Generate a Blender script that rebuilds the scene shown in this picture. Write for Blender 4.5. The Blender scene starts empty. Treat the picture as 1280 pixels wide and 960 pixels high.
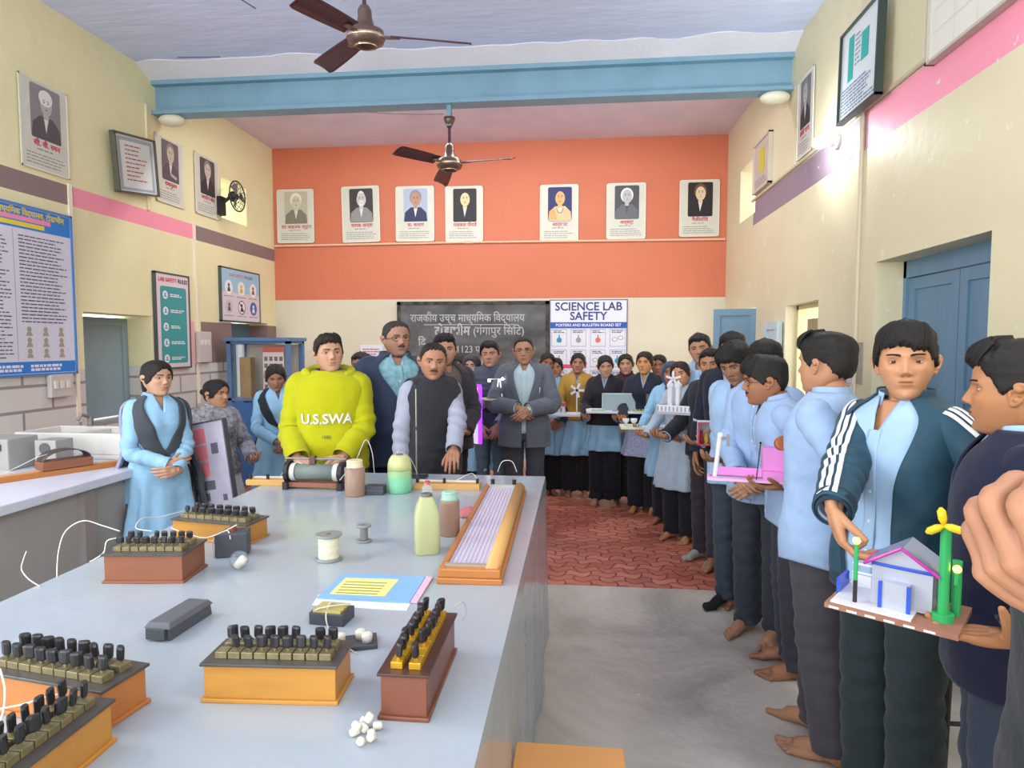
import bpy, bmesh, math, random
import numpy as np
from mathutils import Vector, Matrix, Euler, noise as mnoise
PI = math.pi
R = math.radians
random.seed(7)
SC = bpy.context.scene
COL = SC.collection

# ---------------------------------------------------------------- camera
F, YAW, PIT, CZ = 800.0, R(5.85), R(3.55), 1.65
cam = bpy.data.cameras.new('camera')
camo = bpy.data.objects.new('camera', cam)
COL.objects.link(camo)
cam.sensor_width = 36.0
cam.lens = F / 1280 * 36.0
cam.clip_start = 0.03
camo.location = (0, 0, CZ)
camo.rotation_euler = Euler((PI / 2 - PIT, 0, YAW), 'XYZ')
SC.camera = camo
# ---------------------------------------------------------------- look
SC.view_settings.view_transform = 'Standard'
SC.view_settings.look = 'None'
SC.view_settings.gamma = 1.0
SC.view_settings.use_curve_mapping = False
SC.view_settings.exposure = 0.4
# ---------------------------------------------------------------- daylight
world = bpy.data.worlds.new('world')
SC.world = world
world.use_nodes = True
wn = world.node_tree
bg = wn.nodes['Background']
bg.inputs[0].default_value = (0.93, 0.96, 1.0, 1)
bg.inputs[1].default_value = 3.0

def area(name, loc, rot, sx, sy, power, col=(1, 1, 1)):
    l = bpy.data.lights.new(name, 'AREA')
    l.shape = 'RECTANGLE'
    l.size, l.size_y, l.energy, l.color = sx, sy, power, col
    o = bpy.data.objects.new(name, l)
    COL.objects.link(o)
    o.location, o.rotation_euler = loc, rot
    return o

# daylight by the tall near left window; unseen rear window added for light
area('added_rear_daylight', (-1.2, -2.45, 2.1), (R(90), 0, 0), 4.4, 2.6, 105, (1.0, 0.98, 0.97))
area('daylight_left_window', (-4.0, 0.6, 2.1), (R(90), 0, R(-90)), 3.4, 2.4, 55, (0.95, 0.98, 1.0))
area('daylight_far_shutter', (1.84, 7.5, 1.5), (R(90), 0, R(90)), 0.8, 1.1, 5, (1.0, 0.95, 0.86))
area('daylight_left_doorway', (-4.1, 7.8, 1.3), (R(90), 0, R(-90)), 0.8, 1.4, 4, (1.0, 0.96, 0.9))
# unseen fill lamps added to even the light: left wall, right wall, behind the beam
area('fill_strip_left', (-3.9, 1.6, 3.7), (R(60), 0, R(-75)), 1.2, 0.12, 40, (0.96, 0.98, 1.0))
area('fill_strip_right', (1.7, 0.6, 3.6), (R(55), 0, R(55)), 1.2, 0.12, 32, (0.96, 0.98, 1.0))
area('fill_strip_beam', (-1.1, 6.38, 4.22), (R(18), 0, 0), 4.0, 0.12, 66, (0.98, 0.98, 1.0))


# ---------------------------------------------------------------- pixel rays
def ray(u, v):
    a, b = (u - 640) / F, -(v - 480) / F
    sy, cy, sp, cp = math.sin(YAW), math.cos(YAW), math.sin(PIT), math.cos(PIT)
    f = (-sy * cp, cy * cp, -sp); r = (cy, sy, 0); w = (-sy * sp, cy * sp, cp)
    return Vector([f[i] + a * r[i] + b * w[i] for i in range(3)])
def on(u, v, ax, val):
    d = ray(u, v); c = Vector((0, 0, CZ))
    return c + d * ((val - c[ax]) / d[ax])

# ---------------------------------------------------------------- materials
def lin(c):
    if isinstance(c, str):
        c = [int(c[i:i + 2], 16) / 255 for i in (0, 2, 4)]
    return tuple((x / 12.92 if x <= 0.04045 else ((x + 0.055) / 1.055) ** 2.4) for x in c)
MATS = {}
def mat(name, col, rough=0.6, metal=0.0, var=0.0, vscale=8.0, bump=0.0, bscale=60.0, emit=0.0, spec=0.5, alpha=1.0, trans=0.0, col2=None, stretch=None, ior=1.45, vcol=None, sheen=0.0, sss=0.0, emcol=None):
    if name in MATS: return MATS[name]
    m = bpy.data.materials.new(name); m.use_nodes = True
    nt = m.node_tree; N = nt.nodes; L = nt.links
    b = N['Principled BSDF']
    c = lin(col)
    b.inputs['Base Color'].default_value = (*c, 1)
    b.inputs['Roughness'].default_value = rough
    b.inputs['Metallic'].default_value = metal
    b.inputs['Specular IOR Level'].default_value = spec
    b.inputs['IOR'].default_value = ior
    if alpha < 1: b.inputs['Alpha'].default_value = alpha
    if trans: b.inputs['Transmission Weight'].default_value = trans
    if sheen: b.inputs['Sheen Weight'].default_value = sheen
    if sss:
        b.inputs['Subsurface Weight'].default_value = sss
        b.inputs['Subsurface Radius'].default_value = (0.012, 0.005, 0.003)
        b.inputs['Subsurface Scale'].default_value = 0.6
    if emit:
        e = lin(emcol) if emcol else c
        b.inputs['Emission Color'].default_value = (*e, 1)
        b.inputs['Emission Strength'].default_value = emit
    tc = N.new('ShaderNodeTexCoord')
    src = tc.outputs['Object']
    if stretch:
        mp = N.new('ShaderNodeMapping'); mp.inputs['Scale'].default_value = stretch
        L.new(src, mp.inputs['Vector']); src = mp.outputs['Vector']
    base = None
    if vcol:
        a = N.new('ShaderNodeAttribute'); a.attribute_name = vcol
        base = a.outputs['Color']
    if var or col2:
        nz = N.new('ShaderNodeTexNoise'); nz.inputs['Scale'].default_value = vscale; nz.inputs['Detail'].default_value = 6
        L.new(src, nz.inputs['Vector'])
        if base is None:
            cr = N.new('ShaderNodeValToRGB')
            c2 = lin(col2) if col2 else tuple(max(0, x * (1 - var)) for x in c)
            cr.color_ramp.elements[0].color = (*c2, 1); cr.color_ramp.elements[0].position = 0.32
            cr.color_ramp.elements[1].color = (*c, 1); cr.color_ramp.elements[1].position = 0.62
            L.new(nz.outputs['Fac'], cr.inputs['Fac']); base = cr.outputs['Color']
        else:
            mx = N.new('ShaderNodeMixRGB'); mx.blend_type = 'MULTIPLY'; mx.inputs[0].default_value = var
            L.new(base, mx.inputs[1]); L.new(nz.outputs['Fac'], mx.inputs[2]); base = mx.outputs[0]
    if base is not None: L.new(base, b.inputs['Base Color'])
    if bump:
        n2 = N.new('ShaderNodeTexNoise'); n2.inputs['Scale'].default_value = bscale; n2.inputs['Detail'].default_value = 5
        L.new(src, n2.inputs['Vector'])
        bm_ = N.new('ShaderNodeBump'); bm_.inputs['Strength'].default_value = bump; bm_.inputs['Distance'].default_value = 0.01
        L.new(n2.outputs['Fac'], bm_.inputs['Height']); L.new(bm_.outputs['Normal'], b.inputs['Normal'])
    MATS[name] = m
    return m

# ---------------------------------------------------------------- mesh builder
class MB:
    def __init__(s): s.v = []; s.f = []; s.m = []; s.mats = []; s.cur = 0; s.T = Matrix.Identity(4)
    def use(s, m):
        if m not in s.mats: s.mats.append(m)
        s.cur = s.mats.index(m); return s
    def add(s, vs, fs):
        o = len(s.v)
        s.v += [s.T @ Vector(p) for p in vs]
        s.f += [[i + o for i in f] for f in fs]; s.m += [s.cur] * len(fs)
        return s
    def box(s, x0, x1, y0, y1, z0, z1):
        return s.add([(x0, y0, z0), (x1, y0, z0), (x1, y1, z0), (x0, y1, z0), (x0, y0, z1), (x1, y0, z1), (x1, y1, z1), (x0, y1, z1)],
                     [(0, 3, 2, 1), (4, 5, 6, 7), (0, 1, 5, 4), (1, 2, 6, 5), (2, 3, 7, 6), (3, 0, 4, 7)])
    def frus(s, c, w0, d0, w1, d1, z0, z1):
        x, y = c
        return s.add([(x - w0, y - d0, z0), (x + w0, y - d0, z0), (x + w0, y + d0, z0), (x - w0, y + d0, z0), (x - w1, y - d1, z1), (x + w1, y - d1, z1), (x + w1, y + d1, z1), (x - w1, y + d1, z1)],
                     [(0, 3, 2, 1), (4, 5, 6, 7), (0, 1, 5, 4), (1, 2, 6, 5), (2, 3, 7, 6), (3, 0, 4, 7)])
    def prism(s, pts, z0, z1):
        n = len(pts)
        return s.add([(x, y, z0) for x, y in pts] + [(x, y, z1) for x, y in pts],
                     [list(range(n))[::-1], list(range(n, 2 * n))] + [(i, (i + 1) % n, n + (i + 1) % n, n + i) for i in range(n)])
    def lathe(s, prof, c=(0, 0, 0), n=20, cap=True):
        vs = []; fs = []
        for r, z in prof:
            for i in range(n):
                a = 2 * PI * i / n; vs.append((c[0] + r * math.cos(a), c[1] + r * math.sin(a), c[2] + z))
        for k in range(len(prof) - 1):
            for i in range(n):
                j = (i + 1) % n; fs.append((k * n + i, k * n + j, (k + 1) * n + j, (k + 1) * n + i))
        if cap: fs.append(list(range(n))[::-1]); fs.append(list(range((len(prof) - 1) * n, len(prof) * n)))
        return s.add(vs, fs)
    def cyl(s, c, r, z0, z1, n=18): return s.lathe([(r, z0), (r, z1)], (c[0], c[1], 0), n)
    def tube(s, pts, r, n=8, caps=True, flat=None):
        P = [Vector(p) for p in pts]; rs = r if isinstance(r, (list, tuple)) else [r] * len(P)
        vs = []; fs = []; up = None
        for i, p in enumerate(P):
            t = (P[min(i + 1, len(P) - 1)] - P[max(i - 1, 0)]).normalized()
            if up is None:
                up = Vector((0, 0, 1)) if abs(t.z) < 0.9 else Vector((1, 0, 0))
            a = t.cross(up).normalized(); b = a.cross(t).normalized(); up = b
            for k in range(n):
                an = 2 * PI * k / n
                vs.append(p + (a * math.cos(an) + b * math.sin(an) * (flat or 1)) * rs[i])
        for i in range(len(P) - 1):
            for k in range(n):
                j = (k + 1) % n; fs.append((i * n + k, i * n + j, (i + 1) * n + j, (i + 1) * n + k))
        if caps: fs.append(list(range(n))[::-1]); fs.append(list(range((len(P) - 1) * n, len(P) * n)))
        return s.add(vs, fs)
    def sphere(s, c, r, n=14, m=9, sc=(1, 1, 1)):
        vs = [(c[0], c[1], c[2] - r * sc[2])]; fs = []
        for i in range(1, m):
            th = -PI / 2 + PI * i / m
            for k in range(n):
                a = 2 * PI * k / n
                vs.append((c[0] + r * sc[0] * math.cos(th) * math.cos(a), c[1] + r * sc[1] * math.cos(th) * math.sin(a), c[2] + r * sc[2] * math.sin(th)))
        vs.append((c[0], c[1], c[2] + r * sc[2]))
        for k in range(n): fs.append((0, 1 + (k + 1) % n, 1 + k))
        for i in range(m - 2):
            for k in range(n):
                j = (k + 1) % n; o = 1 + i * n; fs.append((o + k, o + j, o + n + j, o + n + k))
        o = 1 + (m - 2) * n
        for k in range(n): fs.append((o + k, o + (k + 1) % n, len(vs) - 1))
        return s.add(vs, fs)
    def grid(s, fn, nu, nv, closed_u=False):
        vs = [fn(i / nu, j / nv) for j in range(nv + 1) for i in range(nu + (0 if closed_u else 1))]
        w = nu + (0 if closed_u else 1); fs = []
        for j in range(nv):
            for i in range(nu):
                a = j * w + i; b = j * w + (i + 1) % w; fs.append((a, b, b + w, a + w))
        return s.add(vs, fs)
    def build(s, name, m=None, parent=None, smooth=False, bevel=0.0, solid=0.0):
        me = bpy.data.meshes.new(name)
        me.from_pydata([tuple(p) for p in s.v], [], s.f)
        if m is not None and not s.mats: me.materials.append(m)
        else:
            for q in s.mats: me.materials.append(q)
            me.polygons.foreach_set('material_index', s.m)
        me.validate()
        if smooth:
            me.polygons.foreach_set('use_smooth', [True] * len(me.polygons))
        o = bpy.data.objects.new(name, me); COL.objects.link(o)
        if parent is not None: o.parent = parent
        if solid:
            md = o.modifiers.new('solid', 'SOLIDIFY'); md.thickness = solid; md.offset = 0
        if bevel:
            md = o.modifiers.new('bevel', 'BEVEL'); md.width = bevel; md.segments = 2; md.limit_method = 'ANGLE'
        if smooth == 'auto':
            md = o.modifiers.new('wn', 'WEIGHTED_NORMAL')
        return o

def tag(o, label=None, cat=None, group=None, kind=None):
    if label: o['label'] = label
    if cat: o['category'] = cat
    if group: o['group'] = group
    if kind: o['kind'] = kind
    return o
def thing(name, label, cat, loc=(0, 0, 0), rz=0, group=None):
    o = bpy.data.objects.new(name, None); COL.objects.link(o)
    o.empty_display_size = 0.1
    o.location = loc; o.rotation_euler = (0, 0, rz)
    return tag(o, label, cat, group)
def struct(o): o['kind'] = 'structure'; return o
def kids(o): return [c for c in bpy.data.objects if c.parent == o]
def copy_tree(o, parent=None):
    c = o.copy(); COL.objects.link(c)
    if parent is not None: c.parent = parent
    for ch in kids(o): copy_tree(ch, c)
    return c
FONTBI = None
def text_mesh(s, size, T, m, name='lettering', parent=None, align='CENTER', ext=0.0006, bold=0.0, width=None):
    cu = bpy.data.curves.new(name, 'FONT'); cu.body = s; cu.size = size; cu.align_x = align; cu.align_y = 'CENTER'
    cu.extrude = ext; cu.offset = bold; cu.resolution_u = 3
    t = bpy.data.objects.new(name, cu); COL.objects.link(t)
    bpy.context.view_layer.update()
    dg = bpy.context.evaluated_depsgraph_get()
    me = bpy.data.meshes.new_from_object(t.evaluated_get(dg)); me.name = name
    bpy.data.objects.remove(t)
    if width:
        xs = [v.co.x for v in me.vertices]
        if xs:
            k = width / max(1e-6, max(xs) - min(xs)); me.transform(Matrix.Diagonal((k, 1, 1, 1)))
    me.transform(T); me.materials.clear(); me.materials.append(m)
    o = bpy.data.objects.new(name, me); COL.objects.link(o)
    if parent is not None: o.parent = parent
    return o
# ================================================================ room
XL, XR, YB, YF, ZT = -4.15, 1.88, 8.5, -2.6, 4.3
def plaster(name, base, ramps=None, stain=None, bump=0.25):
    return mat(name, base, rough=0.55, var=0.10, vscale=1.3, bump=bump, bscale=14, spec=0.25)
def zramp_mat(name, axis, stops, var=0.93, extra=None, rough=0.5):
    """painted wall: bands of colour by height, given as (z_from, colour) low to high"""
    m = bpy.data.materials.new(name); m.use_nodes = True; N = m.node_tree.nodes; L = m.node_tree.links
    b = N['Principled BSDF']; b.inputs['Roughness'].default_value = rough; b.inputs['Specular IOR Level'].default_value = 0.3
    tc = N.new('ShaderNodeTexCoord'); sp = N.new('ShaderNodeSeparateXYZ'); L.new(tc.outputs['Object'], sp.inputs[0])
    nz = N.new('ShaderNodeTexNoise'); nz.inputs['Scale'].default_value = 1.6; nz.inputs['Detail'].default_value = 8
    L.new(tc.outputs['Object'], nz.inputs['Vector'])
    out = None
    for z, c in stops:
        c = lin(c)
        if out is None:
            rgb = N.new('ShaderNodeRGB'); rgb.outputs[0].default_value = (*c, 1); out = rgb.outputs[0]; continue
        g = N.new('ShaderNodeMath'); g.operation = 'GREATER_THAN'; g.inputs[1].default_value = z; L.new(sp.outputs['Z'], g.inputs[0])
        mx = N.new('ShaderNodeMixRGB'); L.new(g.outputs[0], mx.inputs[0]); L.new(out, mx.inputs[1]); mx.inputs[2].default_value = (*c, 1); out = mx.outputs[0]
    if extra: out = extra(N, L, sp, tc, out)
    cr = N.new('ShaderNodeValToRGB'); cr.color_ramp.elements[0].position = 0.3; cr.color_ramp.elements[0].color = (var, var, var * 0.98, 1)
    cr.color_ramp.elements[1].position = 0.6; cr.color_ramp.elements[1].color = (1, 1, 1, 1); L.new(nz.outputs['Fac'], cr.inputs[0])
    mx = N.new('ShaderNodeMixRGB'); mx.blend_type = 'MULTIPLY'; mx.inputs[0].default_value = 1; L.new(out, mx.inputs[1]); L.new(cr.outputs[0], mx.inputs[2])
    L.new(mx.outputs[0], b.inputs['Base Color'])
    n2 = N.new('ShaderNodeTexNoise'); n2.inputs['Scale'].default_value = 9; n2.inputs['Detail'].default_value = 7; L.new(tc.outputs['Object'], n2.inputs['Vector'])
    bp = N.new('ShaderNodeBump'); bp.inputs['Strength'].default_value = 0.25; bp.inputs['Distance'].default_value = 0.02
    L.new(n2.outputs['Fac'], bp.inputs['Height']); L.new(bp.outputs['Normal'], b.inputs['Normal'])
    MATS[name] = m
    return m
def math_node(N, L, op, a, b=None):
    n = N.new('ShaderNodeMath'); n.operation = op
    for i, x in enumerate((a, b)):
        if x is None: continue
        if isinstance(x, (int, float)): n.inputs[i].default_value = x
        else: L.new(x, n.inputs[i])
    return n.outputs[0]
def mixc(N, L, fac, a, c):
    mx = N.new('ShaderNodeMixRGB'); L.new(fac, mx.inputs[0]); L.new(a, mx.inputs[1])
    if isinstance(c, str): mx.inputs[2].default_value = (*lin(c), 1)
    else: L.new(c, mx.inputs[2])
    return mx.outputs[0]
def rng_(N, L, x, lo, hi):
    return math_node(N, L, 'MULTIPLY', math_node(N, L, 'GREATER_THAN', x, lo), math_node(N, L, 'LESS_THAN', x, hi))

def left_extra(N, L, sp, tc, out):
    y, z = sp.outputs['Y'], sp.outputs['Z']
    # coloured band in panels: brown, pink, brown
    band = rng_(N, L, z, 2.785, 2.945)
    pink = rng_(N, L, y, 4.97, 6.62)
    out = mixc(N, L, band, out, '8C7A78')
    out = mixc(N, L, math_node(N, L, 'MULTIPLY', band, pink), out, 'F79AAE')
    # dado of pale paint with grey mortar lines
    lower = math_node(N, L, 'LESS_THAN', z, 1.44)
    br = N.new('ShaderNodeTexBrick'); br.inputs['Scale'].default_value = 1.0
    br.inputs['Brick Width'].default_value = 0.55; br.inputs['Row Height'].default_value = 0.19; br.inputs['Mortar Size'].default_value = 0.012
    br.inputs['Color1'].default_value = (*lin('DEDAD2'), 1); br.inputs['Color2'].default_value = (*lin('D3CDC6'), 1); br.inputs['Mortar'].default_value = (*lin('9A9392'), 1)
    cb = N.new('ShaderNodeCombineXYZ'); L.new(y, cb.inputs[0]); L.new(z, cb.inputs[1]); L.new(cb.outputs[0], br.inputs['Vector'])
    out = mixc(N, L, lower, out, br.outputs['Color'])
    # brown and pink dado panels at the far end
    low2 = rng_(N, L, z, 1.44, 1.9)
    out = mixc(N, L, math_node(N, L, 'MULTIPLY', low2, math_node(N, L, 'GREATER_THAN', y, 6.72)), out, '8A736E')
    out = mixc(N, L, math_node(N, L, 'MULTIPLY', low2, rng_(N, L, y, 5.95, 6.6)), out, 'E9B4B9')
    return out
def right_extra(N, L, sp, tc, out):
    y, z = sp.outputs['Y'], sp.outputs['Z']
    band = rng_(N, L, z, 2.93, 3.17)
    out = mixc(N, L, math_node(N, L, 'MULTIPLY', band, math_node(N, L, 'LESS_THAN', y, 7.25)), out, '93808F')
    out = mixc(N, L, math_node(N, L, 'MULTIPLY', band, math_node(N, L, 'LESS_THAN', y, 4.52)), out, 'F49AB0')
    # flaked plaster patches
    v = N.new('ShaderNodeTexNoise'); v.inputs['Scale'].default_value = 7; v.inputs['Detail'].default_value = 9; v.inputs['Roughness'].default_value = 0.7
    L.new(tc.outputs['Object'], v.inputs['Vector'])
    fl = math_node(N, L, 'GREATER_THAN', v.outputs['Fac'], 0.64)
    out = mixc(N, L, fl, out, 'E6E0CC')
    return out
CREAM = 'E9E2B4'
m_left = zramp_mat('cream_left_wall', 1, [(-9, CREAM)], extra=left_extra)
m_right = zramp_mat('cream_right_wall', 1, [(-9, 'DCD2B0')], extra=right_extra)
m_back = zramp_mat('orange_back_wall', 0, [(-9, 'D4CCB6'), (2.255, 'CE7658')], var=0.95)
m_rear = plaster('rear_wall_plaster', 'E6DBBB')
m_reveal = plaster('reveal_plaster', 'E8D9A8')

def wall_mb(axis, pos, thick, a0, a1, z0, z1, holes):
    """wall in the plane axis=pos, thickness outward; holes (a0,a1,z0,z1)"""
    mb = MB()
    As = sorted({a0, a1, *[h[0] for h in holes], *[h[1] for h in holes]})
    Zs = sorted({z0, z1, *[h[2] for h in holes], *[h[3] for h in holes]})
    p0, p1 = sorted((pos, pos + thick))
    for i in range(len(As) - 1):
        run = None
        for j in range(len(Zs) - 1):
            ca, cz = (As[i] + As[i + 1]) / 2, (Zs[j] + Zs[j + 1]) / 2
            inside = any(h[0] < ca < h[1] and h[2] < cz < h[3] for h in holes)
            if inside: continue
            if axis == 0: mb.box(p0, p1, As[i], As[i + 1], Zs[j], Zs[j + 1])
            else: mb.box(As[i], As[i + 1], p0, p1, Zs[j], Zs[j + 1])
    return mb
LH = [(5.02, 5.9, 0.95, 1.925), (7.2, 7.78, 3.13, 3.6), (-0.9, 2.1, 0.9, 3.3), (7.35, 8.25, 0.0, 1.93)]
RH = [(3.17, 4.32, 0.0, 2.17), (7.18, 7.84, 3.06, 3.66), (5.28, 6.08, 0.9, 2.0), (7.05, 7.95, 0.9, 2.05)]
struct(wall_mb(0, XL, -0.4, YF - 0.4, YB + 0.4, 0, ZT, LH).build('wall_left', m_left))
struct(wall_mb(0, XR, 0.4, YF - 0.4, YB + 0.4, 0, ZT, RH).build('wall_right', m_right))
struct(wall_mb(1, YB, 0.4, XL, XR, 0, ZT, []).build('wall_back', m_back))
struct(wall_mb(1, YF, -0.4, XL, XR, 0, ZT, [(-3.4, 1.0, 0.8, 3.4)]).build('wall_front', m_rear))

# ceiling: lavender whitewashed slabs near, pinkish bay beyond the beam
m_ceil = mat('ceiling_wash', 'D6E2FF', rough=0.7, var=0.07, vscale=2.2, bump=0.5, bscale=5, spec=0.2, stretch=(1, 4, 1))
m_ceil2 = mat('ceiling_wash_far', 'E4DAEC', rough=0.7, var=0.1, vscale=2.2, bump=0.3, bscale=5, spec=0.2)
mb = MB().use(m_ceil); mb.box(XL - 0.4, XR + 0.4, YF - 0.4, 6.1, ZT, ZT + 0.2); mb.use(m_ceil2); mb.box(XL - 0.4, XR + 0.4, 6.1, YB + 0.4, ZT, ZT + 0.2)
struct(mb.build('ceiling'))
# dark joints between roof slabs
md = mat('slab_joint', '6F7288', rough=0.9)
for x0, y0, x1, y1 in ((-2.75, 4.35, -2.55, 5.0), (-1.95, 4.2, -1.8, 4.95), (-3.7, 5.75, -3.3, 5.78)):
    j = MB(); dx, dy = x1 - x0, y1 - y0; l = math.hypot(dx, dy); nx, ny = -dy / l * 0.006, dx / l * 0.006
    j.prism([(x0 - nx, y0 - ny), (x1 - nx, y1 - ny), (x1 + nx, y1 + ny), (x0 + nx, y0 + ny)], ZT - 0.003, ZT)
    struct(j.build('trim_1', md))

# steel beam, blue paint
m_beam = mat('beam_paint', '7FA6BC', rough=0.42, var=0.12, vscale=3, bump=0.1, spec=0.4)
m_beam_u = mat('beam_underside', 'A79CA2', rough=0.6, var=0.2, vscale=4)
mb = MB().use(m_beam)
mb.box(XL, XR, 6.0, 6.17, ZT - 0.13, ZT - 0.09); mb.box(XL, XR, 6.07, 6.1, ZT - 0.38, ZT - 0.1)
mb.box(XL, XR, 6.0, 6.17, ZT - 0.41, ZT - 0.375)
struct(mb.build('trim_2')); bpy.data.objects['trim_2']['label'] = 'blue painted steel beam across the room'
m_chalk = mat('white_plaster_patch', 'E3E4EE', rough=0.8, bump=0.6, bscale=30)
mb = MB()
N_ = 60
pts0 = [(XL + (XR - XL) * i / N_, 0.05 * mnoise.noise(Vector((i * 0.9, 0, 3)))) for i in range(N_ + 1)]
mb.grid(lambda u, v: (XL + (XR - XL) * u, 6.02 - v * (0.22 + 0.10 * mnoise.noise(Vector((u * 14, 0, 3)))), ZT - 0.09 + 0.085 * v), 90, 4)
struct(mb.build('trim_3', m_chalk, solid=0.01))
# beam bearing pads of white plaster at both ends
for x in (XL + 0.16, XR - 0.14):
    mb = MB(); mb.sphere((x, 6.08, ZT - 0.45), 0.075, sc=(1.8, 1.2, 0.75))
    struct(mb.build('trim_4', mat('pad_plaster', 'E6E2CC', rough=0.8, bump=0.5, bscale=25), smooth=True))

# floor: concrete near, red pavers far
def floor_conc():
    m = bpy.data.materials.new('worn_concrete'); m.use_nodes = True; N = m.node_tree.nodes; L = m.node_tree.links
    b = N['Principled BSDF']; b.inputs['Roughness'].default_value = 0.42; b.inputs['Specular IOR Level'].default_value = 0.4
    tc = N.new('ShaderNodeTexCoord')
    n1 = N.new('ShaderNodeTexNoise'); n1.inputs['Scale'].default_value = 1.1; n1.inputs['Detail'].default_value = 10; n1.inputs['Roughness'].default_value = 0.62; n1.inputs['Distortion'].default_value = 0.8
    L.new(tc.outputs['Object'], n1.inputs['Vector'])
    cr = N.new('ShaderNodeValToRGB'); e = cr.color_ramp.elements
    e[0].position = 0.3; e[0].color = (*lin('8C857A'), 1); e[1].position = 0.72; e[1].color = (*lin('DCD6CA'), 1)
    k = e.new(0.5); k.color = (*lin('C0B8AC'), 1)
    L.new(n1.outputs['Fac'], cr.inputs[0])
    n2 = N.new('ShaderNodeTexNoise'); n2.inputs['Scale'].default_value = 22; n2.inputs['Detail'].default_value = 8; L.new(tc.outputs['Object'], n2.inputs['Vector'])
    g = math_node(N, L, 'GREATER_THAN', n2.outputs['Fac'], 0.71)
    out = mixc(N, L, g, cr.outputs[0], 'D0C9BC')
    L.new(out, b.inputs['Base Color'])
    bp = N.new('ShaderNodeBump'); bp.inputs['Strength'].default_value = 0.35; bp.inputs['Distance'].default_value = 0.01
    L.new(n2.outputs['Fac'], bp.inputs['Height']); L.new(bp.outputs['Normal'], b.inputs['Normal'])
    return m
def floor_red():
    m = bpy.data.materials.new('red_pavers'); m.use_nodes = True; N = m.node_tree.nodes; L = m.node_tree.links
    b = N['Principled BSDF']; b.inputs['Roughness'].default_value = 0.28; b.inputs['Specular IOR Level'].default_value = 0.5
    tc = N.new('ShaderNodeTexCoord'); sp = N.new('ShaderNodeSeparateXYZ'); L.new(tc.outputs['Object'], sp.inputs[0])
    # wavy interlocking pavers: bend the rows with a sine before the brick pattern
    x, y = sp.outputs['X'], sp.outputs['Y']
    w1 = math_node(N, L, 'MULTIPLY', math_node(N, L, 'SINE', math_node(N, L, 'MULTIPLY', x, 2 * PI / 0.18)), 0.024)
    yy = math_node(N, L, 'ADD', y, w1)
    w2 = math_node(N, L, 'MULTIPLY', math_node(N, L, 'SINE', math_node(N, L, 'MULTIPLY', y, 2 * PI / 0.21)), 0.018)
    xx = math_node(N, L, 'ADD', x, w2)
    cb = N.new('ShaderNodeCombineXYZ'); L.new(xx, cb.inputs[0]); L.new(yy, cb.inputs[1])
    br = N.new('ShaderNodeTexBrick'); br.inputs['Scale'].default_value = 1
    br.inputs['Brick Width'].default_value = 0.18; br.inputs['Row Height'].default_value = 0.09; br.inputs['Mortar Size'].default_value = 0.008; br.inputs['Mortar Smooth'].default_value = 0.6
    br.inputs['Color1'].default_value = (*lin('DC8E78'), 1); br.inputs['Color2'].default_value = (*lin('C06C5A'), 1); br.inputs['Mortar'].default_value = (*lin('8C443A'), 1)
    L.new(cb.outputs[0], br.inputs['Vector'])
    n1 = N.new('ShaderNodeTexNoise'); n1.inputs['Scale'].default_value = 1.4; n1.inputs['Detail'].default_value = 6; L.new(tc.outputs['Object'], n1.inputs['Vector'])
    cr = N.new('ShaderNodeValToRGB'); cr.color_ramp.elements[0].position = 0.35; cr.color_ramp.elements[0].color = (0.72, 0.64, 0.64, 1); cr.color_ramp.elements[1].position = 0.6; cr.color_ramp.elements[1].color = (1, 1, 1, 1)
    L.new(n1.outputs['Fac'], cr.inputs[0])
    mx = N.new('ShaderNodeMixRGB'); mx.blend_type = 'MULTIPLY'; mx.inputs[0].default_value = 1; L.new(br.outputs['Color'], mx.inputs[1]); L.new(cr.outputs[0], mx.inputs[2])
    L.new(mx.outputs[0], b.inputs['Base Color'])
    bp = N.new('ShaderNodeBump'); bp.inputs['Strength'].default_value = 0.5; bp.inputs['Distance'].default_value = 0.008; bp.invert = True
    L.new(br.outputs['Fac'], bp.inputs['Height']); L.new(bp.outputs['Normal'], b.inputs['Normal'])
    return m
YT = 4.32
mb = MB().use(floor_conc()); mb.box(XL - 0.4, XR + 0.4, YF - 0.4, YT, -0.15, 0)
mb.use(floor_red()); mb.box(XL - 0.4, XR + 0.4, YT, YB + 0.4, -0.15, 0.0)
struct(mb.build('floor'))
# door sills outside
# vertical pilaster lines painted between panels on left wall
m_line = mat('pale_line', 'EFE6CF', rough=0.6)
for y in (4.93, 6.64):
    mb = MB(); mb.box(XL, XL + 0.012, y - 0.02, y + 0.02, 1.0, 2.96); struct(mb.build('trim_5', m_line))
# pale conduit along back wall
m_cond = mat('pale_conduit', 'E8BFA0', rough=0.4)
mb = MB(); mb.tube([(XL + 0.02, YB - 0.02, 2.99), (-1.5, YB - 0.02, 3.0), (XR - 0.02, YB - 0.02, 2.985)], 0.014)
mb.box(-1.5, -1.4, YB - 0.03, YB, 2.985, 3.02)
struct(mb.build('trim_6', m_cond))
# conduit and cable on the right wall
mb = MB(); mb.tube([(XR - 0.012, 4.55, 3.18), (XR - 0.012, 4.55, 0.2)], 0.016); mb.tube([(XR - 0.012, 1.0, 3.19), (XR - 0.012, 7.25, 3.19)], 0.014)
struct(mb.build('trim_7', mat('wall_conduit', 'C9BEA4', rough=0.5)))
mb = MB(); mb.tube([(XL + 0.012, 5.9, 3.95), (XL + 0.012, 5.9, 2.95)], 0.014)
struct(mb.build('trim_8', mat('wall_conduit')if False else mat('wall_conduit_left', 'E4D9B4', rough=0.5)))

# ---- ventilators: deep openings with frosted pane
m_pane = mat('frosted_pane', 'F4F1E2', rough=0.5, trans=0.6)
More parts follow.
